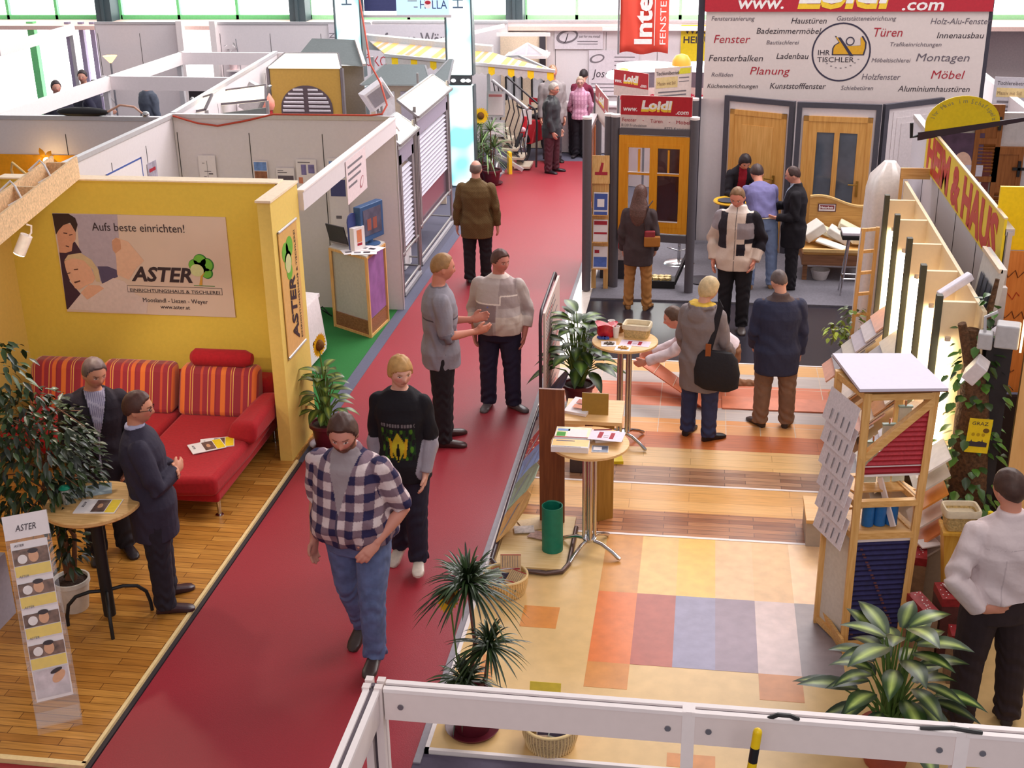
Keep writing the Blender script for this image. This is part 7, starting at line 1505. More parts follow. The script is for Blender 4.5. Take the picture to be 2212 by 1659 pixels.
# ================================================================== far stands on the left of the aisle
# glowing columns
def glow_column(label, x, y, letter):
    t = thing('light_column', label, 'column', (x, y, 0)); PW = M('column_edge', (96, 112, 118), .4, .4)
    def cyl(z0, z1, nm):
        m_, nt, b = newmat('column_glow_%s' % nm); tc = nt.nodes.new('ShaderNodeTexCoord'); n_ = nt.nodes.new('ShaderNodeTexNoise'); n_.inputs['Scale'].default_value = 1.6; n_.inputs['Detail'].default_value = 1
        r = nt.nodes.new('ShaderNodeValToRGB'); r.color_ramp.elements[0].color = rgb((140, 222, 228)); r.color_ramp.elements[0].position = .42; r.color_ramp.elements[1].color = rgb((255, 255, 252)); r.color_ramp.elements[1].position = .60
        L = nt.links.new; L(tc.outputs['Object'], n_.inputs['Vector']); L(n_.outputs['Fac'], r.inputs[0]); L(r.outputs[0], b.inputs['Emission Color']); b.inputs['Emission Strength'].default_value = .85; L(r.outputs[0], b.inputs['Base Color'])
        MB().span((-.21, -.10, z0), (.21, .10, z1)).build('light_box', m_, t, bevel=.03)
        e = MB(); 
        for s in (-1, 1): e.span((s*.225-.012, -.11, z0), (s*.225+.012, .11, z1))
        e.build('edge_profile', PW, t)
    cyl(.02, 1.78, letter+'a'); cyl(1.95, 4.6, letter+'b')
    MB().span((-.18, -.08, 1.78), (.18, .08, 1.95)).build('gap_box', M('column_gap', (60, 66, 70), .4), t); lb = MB()
    for sx in (-.12, .05, .14): lb.ball((sx, -.09, 1.86), (.045, .03, .03), 10, 6)
    lb.build('gap_lamps', emit('gap_lamp', (255, 250, 250), 2), t, smooth=True)
    F = Face((-.21, -.101, 2.62), (1, 0, 0), (0, 0, 1), t); F.text('HOLLA', .30, .42 if letter == 'r' else .50, .26, M('holla_ink', (90, 110, 130), .6), rot=PI/2, h=.002)
glow_column('glowing white and turquoise column beside the red carpet', -4.18, 21.8, 'r'); glow_column('glowing white and turquoise column further left behind the shutters', -6.02, 21.5, 'l')
t = thing('shop_sign', 'light blue shop sign hung high between the glowing columns', 'sign', (-5.78, 21.62, 2.96)); MB().span((0, 0, .06), (.56, .06, .75)).build('dark_louvre', M('louvre_navy', (60, 66, 110), .5), t); MB().span((.56, 0, .0), (1.46, .06, .75)).build('light_field', emit('holla_field', (170, 208, 240), .75), t); MB().span((-.03, -.02, -.04), (1.5, .08, .0)).build('frame', ALU, t)
F = Face((.56, -.002, 0), (1, 0, 0), (0, 0, 1), t); F.text('H  LLA', .40, .10, .20, M('holla_navy', (60, 70, 110), .6), w=.46, h=.001); F.shape('logo_ball', ell(.545, .175, .065, .075), M('logo_white', (240, 230, 230), .5), .001, .001); F.shape('logo_ball', ell(.545, .20, .05, .03), REDINK, .003, .001); F.rect('text_line', .20, .22, .36, .235, GREYINK, .001, .001); F.rect('text_line', .30, .12, .37, .135, GREYINK, .001, .001)
# shutter and awning displays
HOOD = M('hood_dark_grey', (98, 104, 104), .5); LIT = emit('lit_hood_panel', (255, 246, 218), .85); FRM = M('display_steel', (150, 146, 146), .35, .5); SLAT = M('slat_light', (180, 174, 188), .5)
def hooded(label, x0, x1, y, z1, ztop, depth, body, arch=False):
    t = thing('shutter_display', label, 'display', (0, 0, 0)); MB().span((x0, y-.04, 0), (x1, y, z1)).build('board', body, t); w = x1-x0
    MB().hexa([(x0-.02, y-.05, z1), (x1+.02, y-.05, z1), (x1+.02, y-.045, z1+.02), (x0-.02, y-.045, z1+.02)], [(x0+.14, y+depth, ztop), (x1-.16, y+depth, ztop), (x1-.16, y+depth, ztop+.02), (x0+.14, y+depth, ztop+.02)]).build('lit_hood', LIT, t)
    e = MB(); e.bar((x0-.03, y-.05, z1), (x0+.12, y+depth, ztop+.01), .03); e.bar((x1+.03, y-.05, z1), (x1-.14, y+depth, ztop+.01), .03); e.bar((x0+.12, y+depth, ztop+.01), (x1-.14, y+depth, ztop+.01), .03); e.span((x0-.05, y-.06, 0), (x0-.01, y+.02, z1)); e.span((x1+.01, y-.06, 0), (x1+.05, y+.02, z1)); e.build('metal_frame', M('hood_edge', (120, 112, 116), .4, .4), t)
    if arch:
        cx = (x0+x1)/2; rw = w*.37; zb = z1-.62; b = MB(); n = 16
        outer = [(cx-rw, .1), (cx-rw, zb)]+ell(cx, zb, rw, .36, n, PI, 0)[1:-1]+[(cx+rw, zb), (cx+rw, .1)]; b.poly([(a, y-.06, c) for a, c in outer], (0, .02, 0)); b.build('arched_shutter', M('shutter_plum', (88, 74, 80), .5), t); s = MB(); k = 0; z = .15
        while z < zb+.30:
            hw = rw-.05 if z < zb else rw*math.sqrt(max(0, 1-((z-zb)/.36)**2))-.06
            if hw > .06:
                s.box((cx-.03-hw/2, y-.075, z), (hw-.02, .012, .034), rx=.5); s.box((cx+.03+hw/2, y-.075, z), (hw-.02, .012, .034), rx=.5)
            z += .065
        s.build('slats', M('slat_white', (232, 228, 234), .5), t)
    return t
hooded('golden display board with an arched louvre shutter and lit hood', -6.82, -5.68, 19.6, 2.36, 2.52, .42, M('golden_board', (186, 146, 66), .5, var=.05), True)
t = thing('shutter_display', 'dark hooded display standing behind the golden arched display', 'display', (0, 0, 0)); MB().span((-6.5, 20.3, 0), (-5.5, 20.34, 2.3)).build('board', FRM, t); MB().hexa([(-6.6, 20.2, 2.40), (-5.45, 20.2, 2.30), (-5.45, 20.22, 2.32), (-6.6, 20.22, 2.42)], [(-6.45, 20.7, 2.66), (-5.7, 20.7, 2.64), (-5.7, 20.72, 2.66), (-6.45, 20.72, 2.68)]).build('hood', HOOD, t); MB().bar((-5.45, 20.2, 2.33), (-5.7, 20.7, 2.67), .05).build('hood_edge', TRIMW, t)
def lit_top(label, p, q, r, s, zz):
    t = thing('shutter_display', label, 'display', (0, 0, 0)); P = [Vector((a[0], a[1], z)) for a, z in zip((p, q, r, s), zz)]
    MB().poly(P, (0, 0, -.02)).build('lit_hood', LIT, t); e = MB(); 
    for i in range(4): e.bar(P[i], P[(i+1) % 4], .03)
    e.build('metal_frame', M('hood_edge', None), t); l = MB()
    for v in (P[0], P[1]): l.bar(Vector((v.x, v.y+.05, 0)), Vector((v.x, v.y+.05, v.z-.02)), .04)
    l.build('leg', FRM, t); return t, P
t, P = lit_top('lit slanted hood of the middle display behind the white stand', (-6.9, 17.2), (-6.09, 17.2), (-6.2, 17.55), (-6.78, 17.5), (2.19, 2.27, 2.42, 2.35)); MB().hexa([(-6.8, 17.25, 1.95), (-6.12, 17.25, 2.02), (-6.12, 17.3, 2.02), (-6.8, 17.3, 1.95)], [(-6.8, 17.25, 2.06), (-6.12, 17.25, 2.15), (-6.12, 17.3, 2.15), (-6.8, 17.3, 2.06)]).build('roller_case', M('roller_grey', (120, 126, 124), .5), t)
lit_top('lit slanted hood of the small display at the left wall corner', (-6.86, 16.0), (-6.51, 16.0), (-6.53, 16.35), (-6.80, 16.3), (2.28, 2.34, 2.48, 2.40))
t = thing('advert_pillar', 'red display post with a pale red tip beside the golden display', 'post', (-6.52, 18.5, 0)); MB().tube([(0, 0, 0), (0, 0, 1.95)], .06, 12).build('shaft', M('red_post', (180, 40, 46), .5), t, smooth=True); MB().lathe([(.075, 1.90), (.10, 1.95), (.10, 2.03), (.04, 2.14), (.01, 2.15)], n=16).build('cap', M('pale_red_cap', (236, 150, 130), .5), t, smooth=True)
t = thing('shutter_display', 'small tilted grey box display beside the red post', 'display', (-6.55, 18.0, 2.15)); MB().box((0, 0, 0), (.3, .12, .42), ry=.5).build('box', M('box_grey', (196, 190, 192), .5), t); MB().box((.16, -.02, 0), (.03, .12, .44), ry=.5).build('box_edge', FRM, t); MB().tube([(0, .05, -.2), (0, .05, -2.14)], .02, 8).build('leg', FRM, t)
for i, (x0, x1, y, z0, z1, lb) in enumerate([(-5.25, -4.35, 19.7, 2.10, 2.32, 'dark trapezoid hood display in the middle before the banner'), (-4.35, -4.25, 20.5, 2.02, 2.3, 'dark hood display partly hidden by the right glowing column')]):
    t = thing('shutter_display', lb, 'display', (0, 0, 0)); MB().hexa([(x0-.12, y-.1, z0), (x1+.12, y-.1, z0), (x1+.12, y-.08, z0+.02), (x0-.12, y-.08, z0+.02)], [(x0+.12, y+.5, z1), (x1-.1+.2*i, y+.5, z1), (x1-.1+.2*i, y+.52, z1+.02), (x0+.12, y+.52, z1+.02)]).build('hood', HOOD, t); MB().span((x0, y, 0), (x1, y+.04, z0)).build('board', M('display_beige', (206, 190, 170), .6), t); e = MB(); e.bar((x0-.12, y-.1, z0), (x0+.12, y+.5, z1), .03); e.bar((x1+.12, y-.1, z0), (x1-.1+.2*i, y+.5, z1), .03); e.build('hood_edge', FRM, t)
    if i == 0:
        wn = MB(); wn.span((x0+.08, y-.02, 1.0), (x0+.4, y, 2.0)); wn.build('bright_pane', M('pane_white', (236, 232, 236), .4), t); MB().span((x0+.5, y-.03, .9), (x1-.05, y, 2.0)).build('shutter_field', SLAT, t)
def louvre_display(label, x, y0, y1, z0, z1, frm, lit=True):
    t = thing('shutter_display', label, 'display', (x, 0, 0)); b = MB()
    for y in (y0, y1): b.tube([(.02, y, 0), (.02, y, z1)], .022, 10); b.tube([(-.45, y+.05, 0), (-.45, y+.05, z1+.1)], .018, 8)
    for z in (.12, .55): b.tube([(.02, y0, z), (.02, y1, z)], .018, 8); b.tube([(.02, y0, z), (-.45, y0+.05, z)], .015, 8); b.tube([(.02, y1, z), (-.45, y1+.05, z)], .015, 8)
    b.build('metal_frame', frm, t, smooth=True)
    MB().span((-.04, y0+.1, z1-.42), (.03, y1-.1, z1-.22)).build('roller_case', M('roller_lilac', (150, 142, 160), .5), t)
    s = MB(); n = int((z1-.42-z0)/.062)
    for k in range(n): s.box((0, (y0+y1)/2, z0+.062*k), (.05, y1-y0-.36, .01), ry=.5)
    s.build('slats', SLAT, t); g = MB(); g.span((-.03, y0+.1, .5), (.03, y0+.2, z1-.3)).span((-.03, y1-.2, .5), (.03, y1-.1, z1-.3)); g.build('guide_rail', M('guide_grey', (120, 114, 116), .5), t)
    MB().span((-.02, y0+.18, .55), (-.01, y1-.18, z0)).build('dark_pane', M('pane_plum', (104, 84, 96), .2), t)
    MB().hexa([(.08, y0-.05, z1-.14), (.08, y1+.05, z1-.14), (.08, y1+.05, z1-.12), (.08, y0-.05, z1-.12)], [(-.22, y0+.06, z1+.06), (-.22, y1+.06, z1+.06), (-.22, y1+.06, z1+.08), (-.22, y0+.06, z1+.08)]).build('lit_hood', LIT, t)
    e = MB(); e.bar((.08, y0-.05, z1-.13), (-.22, y0+.06, z1+.07), .035); e.bar((.08, y1+.05, z1-.13), (-.22, y1+.06, z1+.07), .035); e.bar((-.22, y0+.06, z1+.07), (-.22, y1+.06, z1+.07), .035); e.bar((.08, y0-.05, z1-.13), (.08, y1+.05, z1-.13), .035); e.build('hood_frame', FRM, t)
    MB().span((.01, y0, .0), (.05, y1, .05)).build('foot_bar', ALU, t); return t
louvre_display('metal framed louvre blind display nearer the end of the white wall', -3.86, 15.55, 16.55, .62, 2.14, FRM)
louvre_display('tall metal framed louvre blind display before the right glowing column', -3.93, 16.95, 19.25, .95, 2.24, FRM)
t = thing('brochure_stand', 'metal stand with blue brochures at the foot of the louvre displays', 'stand', (-4.02, 16.0, 0)); MB().hexa([(-.2, .2, .25), (.05, .2, .45), (.05, .6, .45), (-.2, .6, .25)], [(-.2, .2, .27), (.05, .2, .47), (.05, .6, .47), (-.2, .6, .27)]).build('tray', FRM, t); MB().hexa([(-.18, .25, .27), (.02, .25, .43), (.02, .55, .43), (-.18, .55, .27)], [(-.18, .25, .30), (.02, .25, .46), (.02, .55, .46), (-.18, .55, .30)]).build('brochures', M('brochure_blue', (140, 156, 206), .5, var=.3, scale=12), t); MB().tube([(-.08, .4, .3), (-.08, .4, 0)], .02, 8).build('leg', FRM, t)
t = thing('glass_tray', 'pale glass panes leaning in the tall louvre display', 'glass', (-4.1, 18.4, .15)); MB().hexa([(-.3, -.3, 0), (.1, -.5, .3), (.1, .3, .3), (-.3, .4, 0)], [(-.3, -.3, .02), (.1, -.5, .32), (.1, .3, .32), (-.3, .4, .02)]).build('pane', M('pane_pale_blue', (206, 220, 226), .2), t)
tag(MB().span((-.17, -.2, 0), (.17, .2, .36)).build('white_box', M('white_box', (232, 226, 226), .5), None, loc=(-4.25, 17.2-.3, 0)), 'white box on the floor between the two louvre displays', 'box')
t = thing('flood_lamp', 'large white flood lamp on top of the white stand wall end', 'lamp', (-4.08, 15.6, 2.62)); R = Matrix.Rotation(.5, 3, 'Z') @ Matrix.Rotation(-.55, 3, 'Y'); MB().hexa(*[[R@Vector(p) for p in q] for q in ([(-.15, -.14, -.12), (.15, -.14, -.12), (.18, .02, -.14), (-.18, .02, -.14)], [(-.15, -.14, .12), (.15, -.14, .12), (.18, .02, .14), (-.18, .02, .14)])]).build('housing', M('flood_white', (226, 222, 228), .4), t); MB().hexa(*[[R@Vector(p) for p in q] for q in ([(-.12, -.15, -.09), (.12, -.15, -.09), (.12, -.142, -.09), (-.12, -.142, -.09)], [(-.12, -.15, .09), (.12, -.15, .09), (.12, -.142, .09), (-.12, -.142, .09)])]).build('front_glass', M('flood_glass', (150, 146, 156), .15, spec=.6), t); MB().tube([(0, 0, -.14), (0, .05, -.22), (.02, .1, -2.6)], .018, 8).build('stand', FRM, t)
t = thing('roller_box', 'dark glass box hood above the near louvre display', 'display', (-3.98, 15.75, 2.2)); MB().box((0, 0, 0), (.28, .4, .16), ry=-.6).build('box', M('roller_smoke', (150, 152, 156), .3), t); MB().box((.14, 0, .05), (.02, .42, .18), ry=-.6).build('edge', TRIMW, t)
# banner and awning
t = thing('banner', 'long white banner with grey and red words on the back wall', 'banner', (-7.45, 25.06, 1.2)); W_, H_ = 2.75, 1.22; F = Face((0, 0, 0), (1, 0, 0), (0, 0, 1), t); F.rect('cloth', 0, 0, W_, H_, M('banner_white', (222, 212, 218), .7, var=.03), 0, .01)
F.text('Lust auf neue Wärme', .36, .83, .34, GREYINK, bold=.004, w=2.3, h=.011); F.text('ÖKO-Energie fürs Haus', .70, .42, .28, M('banner_red', (190, 70, 80), .7), w=2.0, h=.011); F.text('SPEICHEROFEN', .12, .1, .16, GREYINK, rot=PI/2, h=.011, w=.95); F.rect('tag', 1.15, .22, 1.5, .30, PAPER, .011, .002)
AWN = stripes('awning_stripes', [(0, (172, 160, 154)), (.25, (232, 160, 40)), (.42, (176, 164, 158)), (.50, (216, 132, 50)), (.62, (180, 168, 160)), (.74, (236, 166, 44)), (.92, (172, 160, 154))], .62)
t = thing('awning', 'yellow and grey striped awning with scalloped edge beside the glowing column', 'awning', (0, 0, 0)); MB().hexa([(-6.3, 23.4, 2.16), (-3.9, 23.4, 1.95), (-3.9, 23.6, 1.95), (-6.3, 23.6, 2.16)], [(-6.3, 23.4, 2.42), (-3.9, 23.4, 2.22), (-3.9, 23.6, 2.22), (-6.3, 23.6, 2.42)]).build('cassette', M('cassette_grey', (186, 186, 188), .4, .2), t)
MB().hexa([(-5.6, 22.2, 2.22), (-2.62, 22.2, 1.96), (-3.9, 23.4, 2.10), (-6.2, 23.4, 2.30)], [(-5.6, 22.2, 2.235), (-2.62, 22.2, 1.975), (-3.9, 23.4, 2.115), (-6.2, 23.4, 2.315)]).build('fabric', AWN, t)
n = 26
for k in range(n):
    x0, x1 = -5.6+2.98*k/n, -5.6+2.98*(k+1)/n; z0, z1 = 2.21-.26*k/n, 2.21-.26*(k+1)/n; MB().poly([(x0, 22.18, z0), (x1, 22.18, z1), (x1, 22.18, z1-.13), ((x0+x1)/2, 22.18, (z0+z1)/2-.17), (x0, 22.18, z0-.13)], (0, .01, 0)).build('valance_scallop', M('valance_yellow', (250, 204, 30), .8) if k % 3 == 1 else M('valance_grey', (200, 190, 186), .8), t)
for x in (-6.2, -4.0): MB().span((x-.03, 23.55, 0), (x+.03, 23.61, 2.0)).build('support_post', ALU, t)
MB().bar((-5.62, 22.19, 2.22), (-2.6, 22.19, 1.96), .05).build('front_bar', ALU, t)
MB().bar((-2.62, 22.2, 1.95), (-3.4, 23.4, 2.05), .04).bar((-3.95, 23.5, 2.0), (-3.4, 23.4, 2.05), .04).build('folding_arm', ALU, t)
# metal goods stand at the back
t = thing('stone_wall_piece', 'beige rendered wall piece with window openings behind the stair rail', 'wall piece', (-4.03, 25.2, 0)); MB().span((0, 0, 0), (.10, .1, 2.25)).span((.1, 0, 1.55), (.9, .1, 2.25)).span((.1, 0, 0), (.9, .1, .95)).span((.42, 0, .95), (.62, .1, 1.55)).span((.86, 0, .95), (.95, .1, 1.55)).build('masonry', M('beige_render', (222, 198, 172), .9, var=.12, scale=40), t); MB().span((.1, .04, .95), (.42, .06, 1.55)).span((.62, .04, .95), (.86, .06, 1.55)).build('glazing', M('glazing_grey', (214, 212, 216), .3), t)
fr = MB(); 
for x in (.1, .26, .42, .62, .86): fr.span((x-.015, -.01, .95), (x+.015, .03, 1.55))
fr.build('black_frame', BLACK, t); MB().span((.78, -.04, 1.6), (.9, 0, 2.25)).build('drain_pipe', M('dark_pipe', (60, 54, 60), .5), t)
t = thing('glass_canopy', 'small white framed pyramid roof with glass on the beige wall piece', 'canopy', (-3.41, 24.62, 1.90)); b = MB(); base = [Vector((-.38, -.25, 0)), Vector((.38, -.25, 0)), Vector((.38, .3, 0)), Vector((-.38, .3, 0))]; ap = Vector((0, 0, .22))
for i in range(4): b.bar(base[i], base[(i+1) % 4], .05); b.bar(base[i], ap, .035); b.bar((base[i]+base[(i+1) % 4])/2, ap, .02)
b.build('roof_frame', TRIMW, t); g = MB(); g.add([*base, ap], [(0, 1, 4), (1, 2, 4), (2, 3, 4), (3, 0, 4)]); g.build('roof_glass', glass('roof_glass', (220, 220, 230), .5), t); MB().bar((-.3, .3, 0), (-.3, .6, 0), .04).bar((.3, .3, 0), (.3, .6, 0), .04).build('wall_bracket', TRIMW, t)
t = thing('stair_railing', 'silver stair railing with wrought iron balusters beside the red moped', 'railing', (0, 0, 0)); A = Vector((-3.95, 23.7, 1.56)); B = Vector((-3.22, 23.2, 1.12)); MB().tube([A, B], .03, 12).build('handrail', ALU, t, smooth=True); b2 = MB(); b2.bar(A+Vector((.15, .2, .12)), B+Vector((.15, .3, .05)), .025); b2.bar(A+Vector((0, 0, -.85)), B+Vector((-.1, 0, -.98)), .03)
for k in range(8):
    p = A.lerp(B, k/7.5); b2.tube([p+Vector((0, .05, 0)), p+Vector((.05, .05, -.3)), p+Vector((-.05, .05, -.6)), p+Vector((0, .05, -.95))], .012, 6)
b2.build('wrought_balusters', M('wrought_iron', (64, 58, 62), .5), t); MB().tube([B+Vector((0, .05, .08)), B+Vector((.12, .05, .0)), B+Vector((.16, .05, -.25)), B+Vector((.14, .05, -1.08))], .02, 8).build('newel', M('wrought_iron', None), t, smooth=True)
st = MB(); 
for k in range(5): st.box((-3.85+.13*k, 23.75-.1*k, .62-.14*k), (.3, .5, .04))
st.build('stair_treads', M('tread_beige', (206, 190, 170), .7), t)
for i, (x, r, h) in enumerate([(-3.95, .35, .55), (-3.9, .28, .5), (-3.83, .22, .45)]):
    o = MB().tube([(0, r*math.cos(a), r*math.sin(a)) for a in [PI*k/12 for k in range(13)]], .022, 8).build('grey_hoop', M('hoop_silver', (196, 192, 196), .35, .4), None, smooth=True, loc=(x+.1, 22.75, h-.45+.003)); tag(o, ('largest', 'middle', 'smallest')[i]+' of three silver hoops behind the palms', 'hoop', 'silver hoops behind the palms')
tag(MB().bar((-3.75, 22.9, .34), (-3.28, 22.9, .06), .06).build('silver_bar', ALU, None), 'silver bar sloping down to the floor before the railing', 'bar')
tag(MB().box((0, 0, .2), (.06, .14, .4)).build('yellow_sign', M('yellow_tag', (236, 196, 40), .5), None, loc=(-3.52, 22.85, .003), rz=.4), 'small upright yellow sign beside the silver hoops', 'sign')
t = thing('poster_stand', 'tilted silver stand with a blue printed poster above the palms', 'stand', (-3.78, 22.9, .003)); R = Matrix.Rotation(-.25, 3, 'X'); 
def tilt(c, d, mat, nm): return MB().box(tuple(c), d, rx=-.25).build(nm, mat, t)
tilt((0, .1, 1.24), (.34, .02, .46), ALU, 'frame'); tilt((0, .085, 1.24), (.28, .02, .38), PAPER, 'sheet'); tilt((0, .076, 1.20), (.22, .02, .22), LIL, 'picture'); tilt((0, .072, 1.40), (.24, .02, .04), M('line_red', (200, 120, 120), .6), 'heading'); tilt((0, .0, .82), (.34, .02, .3), ALU, 'frame'); tilt((0, -.012, .82), (.28, .02, .22), PAPER, 'sheet'); MB().tube([(0, .1, 1.0), (0, .05, .02)], .02, 8).build('pole', ALU, t); MB().lathe([(.01, 0), (.16, 0), (.15, .02), (.01, .02)], n=20).build('base', ALU, t)
# moped
t = thing('moped', 'red moped with a white number plate parked at the back of the aisle', 'moped', (-3.22, 24.30, .003), math.radians(-20)); MR = M('moped_red', (190, 26, 40), .3, spec=.6); TY = M('tyre', (40, 38, 40), .8)
for y in (-.55, .55): 
    w = MB().tube([(0, y+.26*math.cos(a), .28+.26*math.sin(a)) for a in [2*PI*k/24 for k in range(25)]], .04, 10).build('wheel', TY, t, smooth=True); sp = MB()
    for k in range(8): sp.tube([(0, y, .28), (0, y+.24*math.cos(k*PI/4), .28+.24*math.sin(k*PI/4))], .006, 5)
    sp.build('spokes', CHROME, w)
MB().hexa([(-.05, -.60, .50), (.05, -.60, .50), (.05, -.44, .50), (-.05, -.44, .50)], [(-.04, -.44, .86), (.04, -.44, .86), (.04, -.36, .86), (-.04, -.36, .86)]).build('front_mudguard', MR, t, bevel=.01); MB().hexa([(-.09, -.35, .32), (.09, -.35, .32), (.09, .45, .32), (-.09, .45, .32)], [(-.11, -.1, .74), (.11, -.1, .74), (.11, .6, .68), (-.11, .6, .68)]).build('body_shell', MR, t, bevel=.03); MB().span((-.12, -.02, .74), (.12, .55, .82)).build('saddle', BLACK, t, bevel=.03)
MB().hexa([(-.12, -.44, .72), (.12, -.44, .72), (.12, -.40, .72), (-.12, -.40, .72)], [(-.1, -.38, .98), (.1, -.38, .98), (.1, -.34, .98), (-.1, -.34, .98)]).build('number_plate', PAPER, t); MB().tube([(-.26, -.28, 1.02), (-.1, -.33, .98), (.1, -.33, .98), (.26, -.28, 1.02)], .018, 8).build('handlebar', BLACK, t, smooth=True); fk = MB(); fk.tube([(-.05, -.55, .28), (-.05, -.36, .95)], .018, 8); fk.tube([(.05, -.55, .28), (.05, -.36, .95)], .018, 8); fk.build('fork', CHROME, t, smooth=True); MB().ball((0, -.52, .62), (.06, .05, .06), 12, 8).build('headlamp', M('lamp_pink', (240, 190, 200), .2), t, smooth=True); MB().span((-.14, .0, 1.06), (.14, .03, 1.14)).span((-.14, .0, .9), (-.11, .03, 1.06)).span((.11, .0, .9), (.14, .03, 1.06)).build('rear_rack', MR, t)
# palms and sunflower at the carpet end
for i, (x, y, s, pr_, lb) in enumerate([(-3.72, 22.0, 1.0, .17, 'narrow leaved palm in a dark pot beside the glowing column'), (-3.98, 22.45, .9, .17, 'second palm behind, half hidden by the glowing column')]):
    t = thing('potted_palm', lb, 'plant', (x, y, .004)); pot(t, pr_, .26, TERRA, saucer=True, rim=1.12); sb = MB(); fb = MB()
    for k, (dx, z) in enumerate(((0, .95), (.06, .65), (-.07, .5))): sb.tube([(dx*.3, .02*k, .2), (dx, 0, z)], [.016, .01], 7); strap_head(fb, (dx, 0, z), 46, .48*s, .032, (104, 128, 82), 50+i*5+k, .2, .5)
    sb.build('cane', M('dracaena_cane', None), t, smooth=True); fb.build('foliage', LEAF, t, smooth=True, fix=False)
t = thing('sunflower', 'sunflower standing in the second palm pot by the glowing column', 'flower', (-3.93, 22.25, .24)); MB().tube([(-.05, .2, 0), (0, .05, .5), (0, 0, .92)], .010, 6).build('stem', M('green_stem', None), t, smooth=True); sunhead(t, (0, -.02, .93), (.2, -1, .2), .13, 3)
# company panels on the back wall
def jpanel(label, x0, z0, w, h, s): 
    t = thing('company_panel', label, 'sign', (x0, 25.40, z0)); F = Face((0, 0, 0), (1, 0, 0), (0, 0, 1), t); F.rect('sheet', 0, 0, w, h, M('panel_lilac_white', (216, 206, 212), .6), 0, .01)
    if s == 0:
        F.shape('logo', ell(.25, .24, .22, .13, rot=.25), GREYINK, .011, .002); F.shape('logo', ell(.26, .24, .17, .09, rot=.25), M('panel_lilac_white', None), .014, .002); F.text('J', .2, .16, .2, INK, shear=.3, h=.017); F.text('just for me metall', .48, .22, .07, INK, shear=.2, w=.42, h=.012)
        for k in range(2): F.rect('text_line', .45, .14-.05*k, .85, .155-.05*k, GREYINK, .011, .001)
    else:
        F.shape('logo', ell(.16, .72, .15, .08, rot=.25), GREYINK, .011, .002); F.shape('logo', ell(.165, .72, .11, .055, rot=.25), M('panel_lilac_white', None), .014, .002); F.text('Josef', .08, .36, .22, INK, shear=.2, w=.42, h=.012)
        for k in range(3): F.rect('text_line', .5, .74-.08*k, .9, .76-.08*k, GREYINK, .011, .001)
        for k in range(3): F.rect('text_line', .05, .22-.07*k, .7, .24-.07*k, GREYINK, .011, .001)
jpanel('white company panel with an oval logo on the back wall', -2.98, 1.92, .95, .42, 0); jpanel('white company panel with a black first name below the oval logo panel', -2.3, 1.02, .98, .88, 1)
t = thing('hanging_flag', 'orange red flag with sideways white words hanging from above', 'flag', (-1.34, 20.0, 2.56)); m_, nt, b = newmat('flag_orange'); b.inputs['Base Color'].default_value = rgb((236, 84, 66)); b.inputs['Roughness'].default_value = .7
fb = MB(); n = 14; vs = []; fs = []
for j in range(8):
    for i in range(n+1): vs.append((.74*i/n, .03*math.sin(i*.9+j*.4), 1.0*j/7+(.02*math.sin(i*.7) if j == 0 else 0)))
for j in range(7):
    for i in range(n): fs.append((j*(n+1)+i, j*(n+1)+i+1, (j+1)*(n+1)+i+1, (j+1)*(n+1)+i))
fb.add(vs, fs); fo = fb.build('cloth', m_, t, smooth=True, fix=False); sd = fo.modifiers.new('thick', 'SOLIDIFY'); sd.thickness = .004
F = Face((0, -.045, 0), (1, 0, 0), (0, 0, 1), t); F.text('Internorm', .48, .12, .36, WHINK, bold=.012, rot=PI/2, w=1.9, h=0); F.text('FENSTER/NEU', .70, .12, .13, WHINK, rot=PI/2, w=1.2, h=0); F.rect('rule', .525, .12, .535, 1.0, WHINK, 0, .001)
MB().tube([(-.02, 0, -.02), (-.02, 0, 2.0)], .015, 8).build('pole', STEEL, t)
t = thing('hanging_banner', 'yellow banner with black words behind the word board', 'banner', (-.52, 25.41, 1.70)); F = Face((0, 0, 0), (1, 0, 0), (0, 0, 1), t); F.rect('cloth', 0, 0, .9, .68, M('banner_yellow', (226, 196, 30), .6), 0, .01); F.text('WASSER', .06, .52, .18, INK, bold=.004, w=.8, h=.011); F.text('HEIZUNG', .04, .34, .18, INK, bold=.004, w=.8, h=.011)
for i, (x, lb) in enumerate([(-1.04, 'round grey drum display with white rim and red words, left one'), (-.0, 'round grey drum display with white rim half behind the word board')]):
    t = thing('drum_display', lb, 'display', (x, 22.5, 0)); MB().lathe([(.01, .0), (.5, .0), (.5, 1.5), (.01, 1.5)], n=36).build('white_drum', SGW, t, smooth=True); MB().lathe([(.49, 1.72), (.5, 1.98), (.47, 1.98), (.46, 1.72)], n=36, caps=False).build('grey_band', M('drum_grey', (120, 112, 124), .5), t, smooth=True); MB().lathe([(.3, 1.98), (.52, 1.98), (.52, 2.03), (.3, 2.03)], n=36).build('white_rim', emit('drum_rim', (255, 252, 250), 1.2), t, smooth=True); F = Face((-.42, -.515, 1.5), (1, 0, 0), (0, 0, 1), t); F.text('Internorm', 0, .02, .2, M('drum_red', (200, 40, 70), .6), bold=.005, w=.84, h=0); MB().lathe([(.48, 1.5), (.49, 1.72)], n=36, caps=False).build('text_band', SGW, t, smooth=True)
t = thing('mushroom_lamp', 'glowing orange lamp with domed shade behind the window stand', 'lamp', (-.42, 21.7, 0)); MB().lathe([(.16, 2.14), (.15, 2.22), (.10, 2.30), (.01, 2.33)], n=20).build('shade', emit('orange_shade', (255, 130, 40), 1.0), t, smooth=True); MB().tube([(0, 0, 0), (0, 0, 2.2)], .035, 10).build('stem', M('orange_stem', (240, 130, 60), .4), t)
t = thing('flower_lamp', 'white petal shaped lamp with golden middle above the small signs', 'lamp', (-1.22, 19.0, 2.36)); b = MB()
